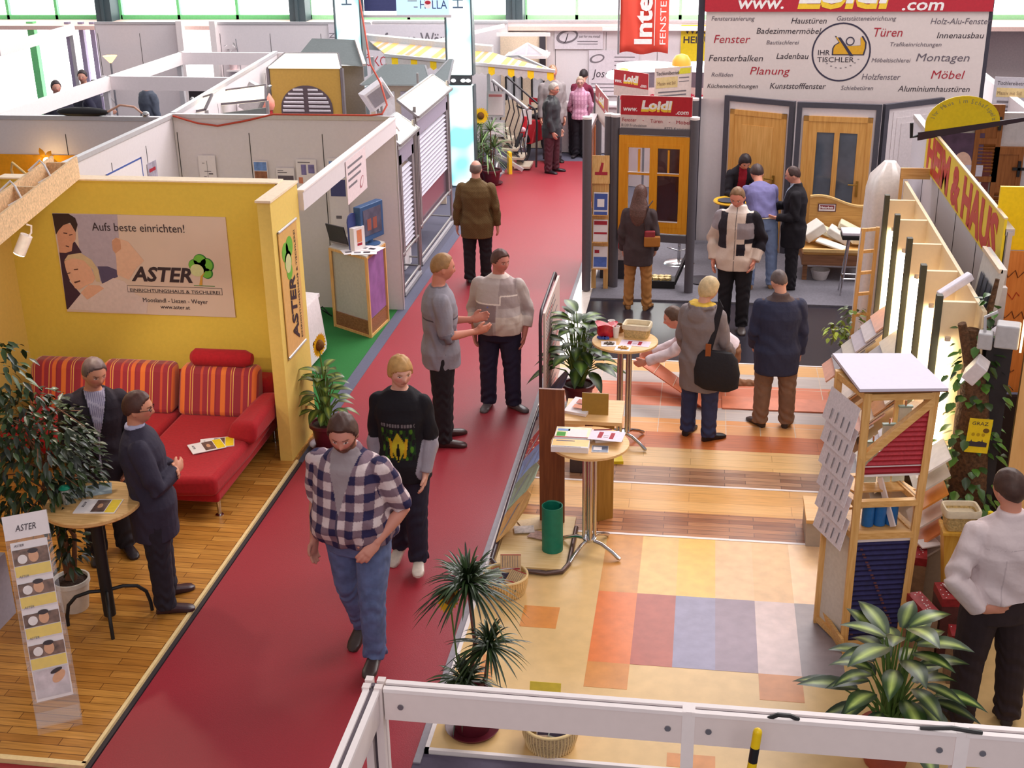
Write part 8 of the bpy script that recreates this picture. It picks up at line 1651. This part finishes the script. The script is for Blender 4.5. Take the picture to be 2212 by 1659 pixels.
for k in range(5): a = 2*PI*k/5; b.ball((.17*math.cos(a), .17*math.sin(a), .02), (.11, .11, .05), 12, 8, Matrix.Rotation(a, 3, 'Z'))
b.build('petals', emit('lamp_petal', (255, 252, 248), 1.4), t, smooth=True); MB().lathe([(.02, .12), (.08, .1), (.1, 0), (.06, -.05), (.01, -.06)], n=16).build('golden_middle', M('lamp_gold', (226, 190, 100), .35, .4), t, smooth=True); MB().tube([(0, 0, -.05), (0, 0, -2.35)], .015, 8).build('stem', ALU, t)
# white railing frames over the back stands
for i, (a, b_, lb) in enumerate([((-5.2, 24.0), (-3.9, 24.9), 'white sloping stand rail before the metal goods wall'), ((-3.9, 24.0), (-2.9, 24.0), 'white stand rail above the pyramid roof'), ((-2.0, 24.9), (.2, 24.9), 'white stand rail behind the flag')]):
    struct(MB().bar((*a, 2.36 if i else 2.2), (*b_, 2.36 if i else 2.42), .06, .06), 'beam_%d' % (5+i), TRIMW, lb)
t = thing('reception_desk', 'pale desk behind the woman in the pink blouse', 'desk', (-2.42, 25.0, .003)); MB().span((-.5, -.2, 0), (.9, .2, .9)).build('front', M('desk_grey', (206, 196, 196), .6), t); MB().span((-.55, -.25, .9), (.95, .22, .94)).build('desk_top', WHITE, t)
# left back stands: floor lamp, taps on the wall
t = thing('floor_lamp', 'glowing uplight floor lamp at the far white wall', 'lamp', (-11.75, 24.3, 0)); MB().lathe([(.02, 1.76), (.14, 1.90), (.13, 1.90), (.01, 1.78)], n=18).build('shade', emit('uplight_shade', (255, 190, 110), 4), t, smooth=True); MB().tube([(0, 0, 0), (0, 0, 1.77)], .02, 8).build('stem', STEEL, t); MB().lathe([(.01, 0), (.15, 0), (.14, .02), (.01, .02)], n=18).build('base', STEEL, t); MB().tube([(0, 0, .95), (-.15, 0, 1.15), (-.3, 0, 1.1), (-.36, 0, .98)], .014, 8).build('side_arm', ALU, t, smooth=True)
t = thing('tap_display', 'dark wall display of shiny taps on the far white wall', 'display', (-9.35, 22.3, 1.0)); MB().span((0, 0, 0), (.55, .04, .55)).build('board', M('tap_board', (44, 36, 40), .5), t); tb = MB()
for k in range(8): tb.ball((.08+.13*(k % 4), -.04, .12+.28*(k//4)), (.04, .04, .06), 10, 6)
tb.build('taps', CHROME, t, smooth=True); MB().tube([(.27, .02, 0), (.27, .02, -1.0)], .02, 8).build('leg', STEEL, t)
t = thing('potted_cactus', 'pale flowering plant high on the far wall shelf', 'plant', (-9.45, 24.95, 1.55)); MB().span((-.12, -.1, -.03), (.3, .13, 0)).build('shelf', TRIMW, t); MB().lathe([(.01, 0), (.07, 0), (.09, .14), (.01, .14)], n=14).build('pot', M('pot_pink', (230, 200, 200), .5), t, smooth=True); fb = MB(); crown(fb, (0, 0, .35), (.12, .1, .22), 30, .09, (206, 200, 200), 61, .5, hollow=.1); fb.build('foliage', LEAF, t, smooth=True, fix=False); MB().tube([(.15, 0, 0), (.1, 0, .6)], .008, 6).build('twig', STEEL, t)
t = thing('tool_bag', 'dark bag and cables lying on top of the white stand wall', 'bag', (-7.6, 14.78, 2.462)); b = MB(); b.ball((0, 0, .05), (.35, .06, .06), 16, 8); b.build('bag', BLACK, t, smooth=True); MB().tube([(.3, 0, .04), (.5, 0, .14), (.68, 0, .12), (.8, 0, .02)], .014, 8).build('strap', M('strap_tan', (206, 160, 140), .5), t, smooth=True); MB().ball((.82, 0, .03), (.05, .04, .04), 10, 6).build('clip', CHROME, t, smooth=True)
# ================================================================== people
def C3(n, c): return np.tile(np.array(c, float), (n, 1))
def putc(c, m, v): c[m] = v
def plaid(t, arm, along):
    x = np.where(arm, t[:, 1]*1.0+.02, t[:, 0]); z = np.where(arm, t[:, 2], t[:, 2]); p = .030
    a = (np.floor(x/p*1.0+100) % 2 == 0); b = (np.floor(z/p+100) % 2 == 0)
    c = C3(len(t), (214, 194, 194)); c[a ^ b] = (128, 104, 116); c[a & b] = (44, 38, 74)
    v = (t[:, 1] > 0) & (t[:, 2] > .13) & (np.abs(t[:, 0]+.004) < (t[:, 2]-.13)*.27) & ~arm; c[v] = (156, 142, 146)
    l = (t[:, 1] > 0) & (t[:, 2] < .14) & (np.abs(t[:, 0]) < .0035) & ~arm; c[l] = (70, 60, 80)
    return c
NP = dict(top=dict(col=(60, 60, 60)), pants=dict(col=(40, 40, 40)))
person('person', 'tall bearded man in a checked shirt and jeans walking down the red carpet', (-2.22, 7.36), 168, S=1.90, bw=1.20, belly=.7, lean=7, head=(16, 14),
       armR=((.22, -.10, -1), (.05, .14, -1)), armL=((-.42, -.22, -1), (.42, .72, -.62)), legR=((.03, -.10, -1), (.0, -.42, -1)), legL=((-.01, .20, -1), (.02, -.02, -1)), footyaw=(8, -12), footpitch=(32, 0),
       skin=(206, 140, 122), hair=('short', (74, 46, 38), .13), beard=((112, 66, 48), .75, .05), top=dict(col=plaid, name='checked_shirt', sleeve=.52, hem=-.005, ease=.017, se=.017, collar=1.05, wrinkle=1.3), pants=dict(col=(92, 106, 146), ease=.011, belt=(96, 56, 44), waist=.05, var=.2), shoes=(62, 48, 46), hands=('relax', 'relax'), palm=(None, (.6, -.3, -.6)), vox=.0068, z0=.003)
def tee(t, arm, along):
    c = C3(len(t), (26, 22, 28)); c[arm & (along > .98)] = (156, 148, 158)
    fr = (t[:, 1] > 0) & ~arm & (np.abs(t[:, 0]) < .075)
    n = np.sin(t[:, 0]*260)*np.sin(t[:, 2]*90+t[:, 0]*60)
    k = fr & (t[:, 2] < .165) & (t[:, 2] > .02); c[k & (n > -.1)] = (30, 56, 26); c[k & (np.sin(t[:, 0]*150+1)*np.sin(t[:, 2]*70) > .55)] = (74, 120, 30)
    yy = fr & (np.abs(t[:, 0]) < .036-.5*np.abs(t[:, 2]-.08)) ; c[yy] = (196, 176, 40); c[fr & (np.abs(np.abs(t[:, 0])-.03-.12*(t[:, 2]-.05)) < .006) & (t[:, 2] < .12) & (t[:, 2] > .03)] = (206, 160, 30)
    c[fr & (np.abs(t[:, 0]) < .010-.2*np.abs(t[:, 2]-.055)) ] = (14, 12, 10)
    tx = fr & (t[:, 2] > .176) & (t[:, 2] < .19) & (np.sin(t[:, 0]*480) > -.3); c[tx] = (120, 112, 116)
    c[(t[:, 2] > .325) & ~arm] = (225, 215, 215)
    return c
person('person', 'blond teenager in a black printed shirt walking behind the bearded man', (-2.21, 8.70), 178, S=1.77, bw=1.0, lean=3, head=(34, 6), armR=((.16, -.05, -1), (.0, .2, -1)), armL=((-.18, .0, -1), (.12, .38, -1)),
       legR=((.02, -.06, -1), (0, -.22, -1)), legL=((-.01, .16, -1), (0, .0, -1)), footpitch=(20, 0), skin=(222, 166, 146), hair=('fringe', (186, 140, 84), .13), top=dict(col=tee, name='printed_shirt', hem=-.10, ease=.020, sleeve=1, se=.013, flare=.1), pants=dict(col=(36, 32, 50), ease=.015), shoes=(206, 190, 178), z0=.003, vox=.0072)
def greyshirt(t, arm, along):
    c = C3(len(t), (142, 136, 146)); c[(np.abs(t[:, 2]-.17) < .003) & ~arm] = (78, 72, 84); c[(t[:, 2] > .322)] = (110, 104, 112); c[arm & (along > .92)] = (120, 114, 124); return c
person('person', 'blond man in a grey shirt gesturing with both hands on the carpet', (-2.40, 11.08), -72, S=1.89, bw=1.06, head=(4, 4), armR=((.14, .12, -1), (-.30, 1, .02)), armL=((-.10, .2, -1), (.40, 1, .10)), handdir=((-.2, 1, .1), (.2, 1, .25)), palm=((-1, 0, .3), (1, 0, .3)), hands=('relax', 'relax'),
       legR=((.02, -.03, -1), (0, -.02, -1)), legL=((-.03, .06, -1), (0, -.02, -1)), skin=(206, 134, 112), hair=('crop', (158, 116, 72), .08), top=dict(col=greyshirt, name='grey_shirt', sleeve=.56, hem=-.09, ease=.018, se=.020, wrinkle=1.3), pants=dict(col=(30, 24, 30), ease=.015), shoes=(66, 40, 40), z0=.003, vox=.0075)
def sweater(t, arm, along):
    c = C3(len(t), (186, 170, 166)); f = (t[:, 1] > -.01) & ~arm
    c[f & (t[:, 2] < .17) & (t[:, 2] > .07) & (t[:, 0] > -.01)] = (142, 120, 120); c[f & (t[:, 0] < -.02) & (t[:, 2] > .15)] = (166, 148, 146); c[f & (t[:, 0] < -.01) & (t[:, 2] < .10)] = (206, 188, 176); c[f & (t[:, 0] > .01) & (t[:, 2] < .05)] = (160, 140, 136)
    c[f & (np.abs(t[:, 2]-.172) < .004) & (t[:, 0] > -.03)] = (232, 216, 206); c[f & (np.abs(t[:, 0]+.03) < .004) & (t[:, 2] > .17) & (t[:, 2] < .22)] = (232, 216, 206); c[f & (np.abs(t[:, 2]-.222) < .004) & (t[:, 0] < -.03)] = (232, 216, 206)
    c[(t[:, 2] > .315) & ~arm] = (210, 194, 186); c[arm & (along > 1.25)] = (206, 190, 180); c[f & (np.abs(t[:, 0]-.045) < .006) & (np.abs(t[:, 2]-.155) < .004)] = (110, 110, 170); return c
person('person', 'stout man in a beige patterned sweater with hands in his pockets', (-1.98, 12.0), 176, S=1.69, bw=1.18, belly=.6, head=(52, 4), armR=((.34, -.22, -1), (-.15, .42, -1)), armL=((-.34, -.22, -1), (.10, .42, -1)), legR=((.05, .02, -1), (.02, -.02, -1)), legL=((-.05, .02, -1), (-.02, -.02, -1)), footyaw=(4, -58),
       skin=(196, 124, 108), hair=('short', (84, 52, 44), .12), top=dict(col=sweater, name='sweater', hem=-.02, ease=.020, sleeve=.86, se=.018, neck=.335), pants=dict(col=(38, 32, 56), ease=.016), shoes=(96, 86, 88), z0=.003, vox=.0075)
def brownj(t, arm, along):
    c = C3(len(t), (92, 70, 40)); m = np.sin(t[:, 0]*330)*np.sin(t[:, 2]*330); c[m > .2] = (104, 80, 48); c[(np.abs(t[:, 0]) < .0018) & (t[:, 1] < 0) & ~arm] = (70, 52, 30); return c
person('person', 'balding man in a brown jacket walking away along the red carpet', (-2.95, 16.2), 2, S=1.62, bw=1.16, armR=((.26, .02, -1), (.06, .12, -1)), armL=((-.26, -.02, -1), (-.06, .10, -1)), legR=((.02, .06, -1), (0, -.04, -1)), legL=((-.02, -.06, -1), (0, -.12, -1)), footpitch=(0, 12), skin=(206, 150, 132), hair=('bald', (112, 92, 84), .06),
       top=dict(col=brownj, name='jacket', hem=-.14, ease=.020, flare=.08, collar=1.02), pants=dict(col=(28, 22, 28), ease=.014), shoes=(34, 28, 30), z0=.003, vox=.0085)
person('person', 'grey haired man in a black leather jacket standing at the carpet end', (-2.76, 23.02), -104, S=1.62, bw=1.1, head=(-6, 8), armR=((.10, .05, -1), (-.1, .35, -1)), armL=((-.1, .05, -1), (.1, .35, -1)), legR=((.03, -.04, -1), (0, -.04, -1)), legL=((-.03, .08, -1), (0, 0, -1)), skin=(200, 146, 126), hair=('short', (168, 158, 150), .09), glasses=True,
       top=dict(col=(50, 50, 54), gloss=True, rough=.4, name='leather_jacket', hem=-.12, ease=.022, collar=1.02), pants=dict(col=(74, 34, 44), ease=.014), shoes=(34, 30, 36), z0=.003, vox=.009)
def pinkb(t, arm, along):
    c = C3(len(t), (216, 166, 190)); c[(np.floor(t[:, 0]*75+50) % 3 == 0)] = (190, 132, 160); c[(np.floor(t[:, 2]*75+50) % 4 == 0)] = (198, 144, 170); c[(np.abs(t[:, 0]) < .002) & (t[:, 1] > 0) & ~arm] = (150, 110, 130); return c
person('person', 'woman in a pink checked blouse standing before the back wall', (-2.38, 24.45), 178, S=1.52, bw=.92, head=(8, 6), armR=((.28, -.35, -1), (-.35, -.35, -1)), armL=((-.28, -.35, -1), (.35, -.35, -1)), skin=(224, 170, 156), hair=('bun', (178, 152, 132), .09), glasses=True, top=dict(col=pinkb, name='blouse', hem=-.05, ease=.014, collar=1.0), pants=dict(col=(28, 24, 32), ease=.016, flare=1.35), shoes=(40, 34, 38), z0=.003, vox=.009)
tag(MB().box((0, 0, 0), (.20, .10, .22), rz=.4, bevel=0).build('x', PAPER) if 0 else MB().box((0, 0, 0), (.18, .07, .20), rx=.2).build('plastic_bag', M('bag_pale_yellow', (236, 216, 140), .4), None, loc=(-2.72, 24.3, .98), bevel=.02, rz=.3), 'pale yellow bag hanging beside the woman in the pink blouse', 'bag') if 0 else None
person('person', 'man in a grey suit jacket half hidden behind the leather jacket man', (-2.86, 23.95), 200, S=1.80, bw=1.05, skin=(214, 150, 126), hair=('thin', (150, 110, 80), .05), top=dict(col=(152, 142, 142), name='jacket', hem=-.12, ease=.018), pants=dict(col=(70, 66, 74)), z0=.003, vox=.012)
person('person', 'dark haired person in a maroon sweater bending over the pale desk', (-2.46, 24.62+.02), -20, S=1.66, bw=1.0, lean=32, head=(20, 10), armR=((.2, .6, -1), (0, 1, -.3)), armL=((-.2, .5, -1), (0, 1, -.3)), skin=(206, 150, 128), hair=('short', (42, 32, 34), .12), top=dict(col=(112, 28, 54), name='sweater', hem=-.04), pants=dict(col=(40, 36, 44)), z0=.003, vox=.012)
W10 = person('person', 'long haired woman in a dark jacket looking at the orange window', (-.75, 15.32), -6, S=1.56, bw=.98, head=(-6, 4), armR=((.20, -.02, -1), (-.05, .5, -.9)), armL=((-.20, -.05, -1), (.0, .35, -1)), legR=((.07, 0, -1), (.03, -.02, -1)), legL=((-.07, 0, -1), (-.03, -.02, -1)), skin=(210, 156, 134), hair=('long', (92, 60, 52), .13),
       top=dict(col=(66, 52, 54), name='jacket', hem=-.15, ease=.022, flare=.05), pants=dict(col=(172, 118, 66), ease=.009, flare=1.1), shoes=(150, 104, 60), z0=.013, vox=.0085)
t = thing('shoulder_bag', 'small red and tan shoulder bag at the back of the long haired woman', 'bag', (-.58, 15.19, .95), .1); MB().box((0, 0, -.02), (.20, .07, .13)).build('bag_body', M('bag_tan', (168, 106, 40), .5), t, bevel=.015); MB().box((-.03, -.0, .07), (.13, .06, .09)).build('bag_flap', M('bag_red_dark', (140, 40, 48), .5), t, bevel=.015); MB().tube([(-.08, 0, .08), (-.10, .0, .25), (-.05, .02, .42), (0, .08, .47)], .008, 6).build('strap', M('strap_dark', (60, 40, 40), .5), t, smooth=True)
def wbj(t, arm, along):
    c = C3(len(t), (212, 190, 176)); x, y, z = t[:, 0], t[:, 1], t[:, 2]; f = (y > 0) & ~arm
    c[(arm & (x < 0) & (along < 1.5))] = (30, 24, 32); c[~arm & (x < -.065) & (z > .10)] = (32, 26, 34); c[f & (x < -.012) & (z > .13) & (z < .24)] = (150, 138, 142); c[f & (x < -.012) & (z < .13) & (z > .02) & (x > -.07) & (z < .10)] = (36, 30, 40); c[~arm & (x > .055) & (z > .06)] = (44, 38, 46); c[(arm & (x > 0) & (along < .5))] = (160, 150, 156)
    c[~arm & (z > .30)] = (226, 210, 200); c[f & (np.abs(x+.004) < .002)] = (60, 50, 56); c[~arm & (y < 0) & (z > .1)] = (40, 34, 42); return c
person('person', 'man in a black and white jacket looking down on the black floor', (.43, 14.66), 170, S=1.76, bw=1.06, head=(-4, 22), armR=((.34, -.18, -1), (-.1, .42, -1)), armL=((-.38, -.16, -1), (.22, .55, -.8)), legR=((.02, 0, -1), (0, 0, -1)), legL=((-.03, .02, -1), (0, 0, -1)), skin=(214, 138, 116), hair=('crop', (130, 96, 66), .07),
       top=dict(col=wbj, name='jacket', hem=-.09, ease=.028, se=.024, collar=1.25, wrinkle=1.4), pants=dict(col=(28, 24, 30), ease=.012), shoes=(84, 74, 72), z0=.013, vox=.008)
def redtop(t, arm, along):
    c = C3(len(t), (30, 26, 34)); v = (t[:, 1] > 0) & ~arm & (np.abs(t[:, 0]) < .035); c[v] = (150, 30, 48); return c
person('person', 'dark haired woman in a black jacket over red behind the yellow rimmed table', (.48, 17.86), 196, S=1.58, bw=.95, lean=30, head=(0, 22), armR=((.25, .4, -1), (-.3, 1, -.1)), armL=((-.25, .4, -1), (.3, 1, -.1)), skin=(214, 150, 130), hair=('bob', (40, 26, 28), .14), top=dict(col=redtop, name='jacket', hem=-.10, collar=1.0), pants=dict(col=(36, 32, 40)), z0=.036, vox=.010)
person('person', 'man in a blue shirt and pale jeans bending over the yellow rimmed table', (.80, 16.3), 12, S=1.68, bw=1.05, lean=42, head=(0, 16), armR=((.12, .1, -1), (.05, .06, -1)), armL=((-.2, .6, -.8), (.1, 1, -.2)), legR=((.10, -.06, -1), (.04, -.04, -1)), legL=((-.10, .02, -1), (-.06, -.16, -1)), skin=(206, 140, 116), hair=('short', (62, 42, 40), .12),
       top=dict(col=(112, 106, 152), name='blue_shirt', hem=.02, ease=.018, sleeve=.80), pants=dict(col=(122, 138, 172), ease=.011, belt=(40, 30, 30), waist=.045), shoes=(140, 104, 70), z0=.036, vox=.009)
def suitblue(t, arm, along):
    c = C3(len(t), (30, 26, 32)); v = (t[:, 1] > 0) & ~arm & (np.abs(t[:, 0]) < .006+.10*np.clip(t[:, 2]-.02, 0, .3)) & (t[:, 2] > .01); c[v] = (176, 190, 212); c[v & (np.abs(t[:, 0]) < .010)] = (50, 60, 84); return c
W14 = person('person', 'man in a black suit holding a paper beside the wooden doors', (1.20, 16.32), 84, S=1.60, bw=1.10, head=(0, 14), armR=((.2, .5, -.8), (.1, 1, -.1)), armL=((-.16, -.05, -1), (.25, 1, -.1)), hands=('relax', 'grip'), palm=(None, (.6, 0, .8)), skin=(210, 146, 124), hair=('thin', (66, 44, 40), .07), top=dict(col=suitblue, name='suit_jacket', hem=-.17, ease=.020, collar=1.0), pants=dict(col=(28, 24, 30), ease=.014), shoes=(30, 26, 30), z0=.036, vox=.0085)
p = worldpt(W14, W14['arms'][1][2]+W14['arms'][1][3]*.12); tag(MB().box((0, 0, 0), (.24, .16, .004), rx=.2, ry=-.1).build('held_paper', M('paper_tan', (206, 186, 150), .6), None, loc=(p.x-.06, p.y+.02, p.z+.012)), 'folded paper held by the man in the black suit', 'paper')
def hoodie(t, arm, along):
    c = C3(len(t), (132, 120, 122)); c[(t[:, 2] > .331) & ~arm] = (216, 176, 70); return c
W15 = person('person', 'short haired blond woman in a grey hooded jacket with a black bag', (.06, 11.42), -28, S=1.61, bw=1.06, head=(-26, 14), armR=((.22, .10, -1), (-.1, .75, -.6)), armL=((-.20, .05, -1), (.05, .5, -.9)), legR=((.06, .0, -1), (.02, -.02, -1)), legL=((-.06, .03, -1), (-.02, -.02, -1)), footyaw=(30, -6), skin=(214, 160, 140), hair=('bob', (204, 178, 136), .13),
       top=dict(col=hoodie, name='hooded_jacket', hem=-.20, ease=.026, se=.020, hood=True, neck=.338), pants=dict(col=(50, 56, 92), ease=.014), shoes=(32, 28, 32), z0=.0275, vox=.0078)
t = thing('shoulder_bag', 'large black shoulder bag on the back of the blond woman', 'bag', (.21, 11.22, .80), -.25); b = MB(); loft(b, [[Vector((w*math.copysign(abs(math.cos(a))**.5, math.cos(a)), d*math.sin(a), z)) for a in [2*PI*i/28 for i in range(28)]] for w, d, z in ((.14, .05, -.18), (.21, .075, -.14), (.22, .08, 0), (.19, .065, .14), (.14, .03, .20))]); b.build('bag_body', M('bag_black', (34, 30, 36), .8, bump=.2), t, smooth=True); MB().poly([(-.13, .0, .12), (-.07, .0, .14), (-.02, .03, .38), (.02, .06, .62), (-.03, .10, .68), (-.07, .04, .45)], (.0, -.012, 0)).build('strap', M('bag_black', None), t); MB().box((-.08, -.045, .20), (.05, .012, .16)).build('leather_tab', M('tab_brown', (150, 80, 40), .5), t)
def bluec(t, arm, along):
    c = C3(len(t), (50, 52, 76)); c[(t[:, 2] > .305) & ~arm] = (86, 70, 70); return c
person('person', 'man in a dark blue coat and taupe trousers seen from behind', (.79, 11.78), 6, S=1.59, bw=1.14, head=(14, 22), armR=((.18, .0, -1), (0, .2, -1)), armL=((-.18, .05, -1), (.1, .6, -.8)), legR=((.07, -.02, -1), (.03, -.02, -1)), legL=((-.05, .02, -1), (-.03, -.02, -1)), footyaw=(24, -30), skin=(206, 150, 130), hair=('crop', (96, 80, 78), .06),
       top=dict(col=bluec, name='coat', hem=-.16, ease=.026, se=.020, flare=.05, collar=1.1), pants=dict(col=(134, 104, 86), ease=.017), shoes=(56, 42, 42), z0=.0275, vox=.008)
person('person', 'kneeling man in a white shirt holding up the long tile board', (.36, 12.70), 92, S=1.75, bw=1.02, lean=70, head=(0, -10), armR=((.15, .6, -.8), (.0, 1, -.40)), armL=((-.1, .8, -.6), (.05, 1, -.42)), hands=('grip', 'grip'), legR=((.15, .25, -1), (0, -1, -.05)), legL=((-.12, 1, -.1), (0, -.1, -1)), sit=.42, footpitch=(60, 0), skin=(214, 150, 128), hair=('short', (90, 64, 50), .1), top=dict(col=(226, 206, 210), name='white_shirt', hem=.02, ease=.018, collar=1.0), pants=dict(col=(140, 96, 66), ease=.013), shoes=(48, 34, 36), z0=.0275, vox=.009)
def whites(t, arm, along):
    c = C3(len(t), (212, 194, 194)); c[(np.abs(np.abs(t[:, 0])-.045) < .0015) & (t[:, 1] < 0) & ~arm & (t[:, 2] < .2)] = (188, 170, 172); c[(np.abs(t[:, 2]-.235) < .0015) & (t[:, 1] < 0) & ~arm] = (186, 168, 170); return c
W18 = person('person', 'man in a white shirt and dark trousers with hands on hips at the lower right', (1.93, 7.16), 16, S=1.77, bw=1.12, belly=.3, head=(12, 4), armR=((.55, -.30, -1), (-.75, .10, -.62)), armL=((-.55, -.25, -1), (.62, -.20, -.80)), handdir=((-.8, -.3, .1), (.9, -.3, .12)), palm=((0, 1, 0), (0, 1, 0)), hands=('flat', 'flat'), legR=((.10, -.03, -1), (.04, -.03, -1)), legL=((-.08, -.0, -1), (-.03, -.04, -1)), footyaw=(24, -10),
       skin=(206, 140, 116), hair=('short', (70, 46, 38), .10), top=dict(col=whites, name='white_shirt', hem=.025, ease=.022, se=.020, collar=1.06, wrinkle=1.5), pants=dict(col=(42, 28, 32), ease=.017, belt=(30, 22, 26), waist=.055), shoes=(40, 32, 36), z0=.0275, vox=.007)
def suit1(t, arm, along):
    c = C3(len(t), (38, 30, 40)); x, y, z = t[:, 0], t[:, 1], t[:, 2]; v = (y > 0) & ~arm & (np.abs(x) < .004+.20*np.clip(z-.12, 0, .3)); c[v] = (176, 168, 186); c[v & (np.sin(x*700) > .3)] = (120, 112, 140); l = (y > 0) & ~arm & (np.abs(np.abs(x)-.006-.22*np.clip(z-.12, 0, .3)) < .003) & (z > .12); c[l] = (22, 16, 24); return c
person('person', 'man in a dark suit with open collar standing between ficus and sofa', (-4.68, 8.55), 212, S=1.74, bw=1.10, tilt=-4, lean=6, head=(20, 10), armR=((.16, .05, -1), (-.1, .4, -1)), armL=((-.2, -.1, -1), (.3, .5, -.9)), skin=(206, 140, 112), hair=('short', (104, 84, 82), .11), top=dict(col=suit1, name='suit_jacket', hem=-.16, ease=.022), pants=dict(col=(34, 28, 36), ease=.014), shoes=(40, 30, 34), z0=.03, vox=.0075)
def suit2(t, arm, along):
    c = C3(len(t), (50, 44, 60)); c[(t[:, 2] > .336) & ~arm] = (170, 168, 196); return c
person('person', 'man with glasses and folded arms in a charcoal suit beside the oak table', (-3.93, 7.86), -66, S=1.74, bw=1.06, lean=-5, head=(-14, 4), armR=((.30, .30, -1), (-1, .62, .10)), armL=((-.30, .30, -1), (1, .50, .05)), hands=('relax', 'relax'), legR=((.05, .0, -1), (.02, 0, -1)), legL=((-.05, .04, -1), (-.02, 0, -1)), footyaw=(6, -14), skin=(206, 140, 112), hair=('short', (76, 44, 36), .12), glasses=True,
       top=dict(col=suit2, name='suit_jacket', hem=-.17, ease=.022, collar=1.0), pants=dict(col=(34, 28, 40), ease=.015), shoes=(58, 34, 40), z0=.03, vox=.0072)
# small distant visitors at the upper left
for i, (x, y, a, S, kw, lb) in enumerate([(-11.40, 20.6, 175, 1.66, dict(lean=30), 'stooping visitor in dark clothes at the far left edge'), (-11.72, 21.9, -140, 1.76, {}, 'visitor in a dark jacket and cap under the white rail'), (-11.82, 23.2, 190, 1.76, {}, 'visitor in a dark jacket beside the aluminium post'), (-11.55, 22.75, -90, 1.66, dict(lean=14, armR=((.2, .6, -1), (0, 1, .1))), 'visitor in dark blue reaching forward beside the other one'), (-10.28, 22.6, -35, 1.76, {}, 'man in a grey blue jacket seen from behind at the bathroom stand')]):
    person('person', lb, (x, y), a, S=S, bw=1.06, skin=(206, 150, 130), hair=('short', (60, 50, 52), .12), top=dict(col=[(36, 34, 48), (44, 42, 56), (56, 56, 66), (40, 38, 58), (78, 84, 98)][i], name='jacket', hem=-.10, ease=.022), pants=dict(col=(40, 38, 46)), z0=.003, vox=.014, **kw)
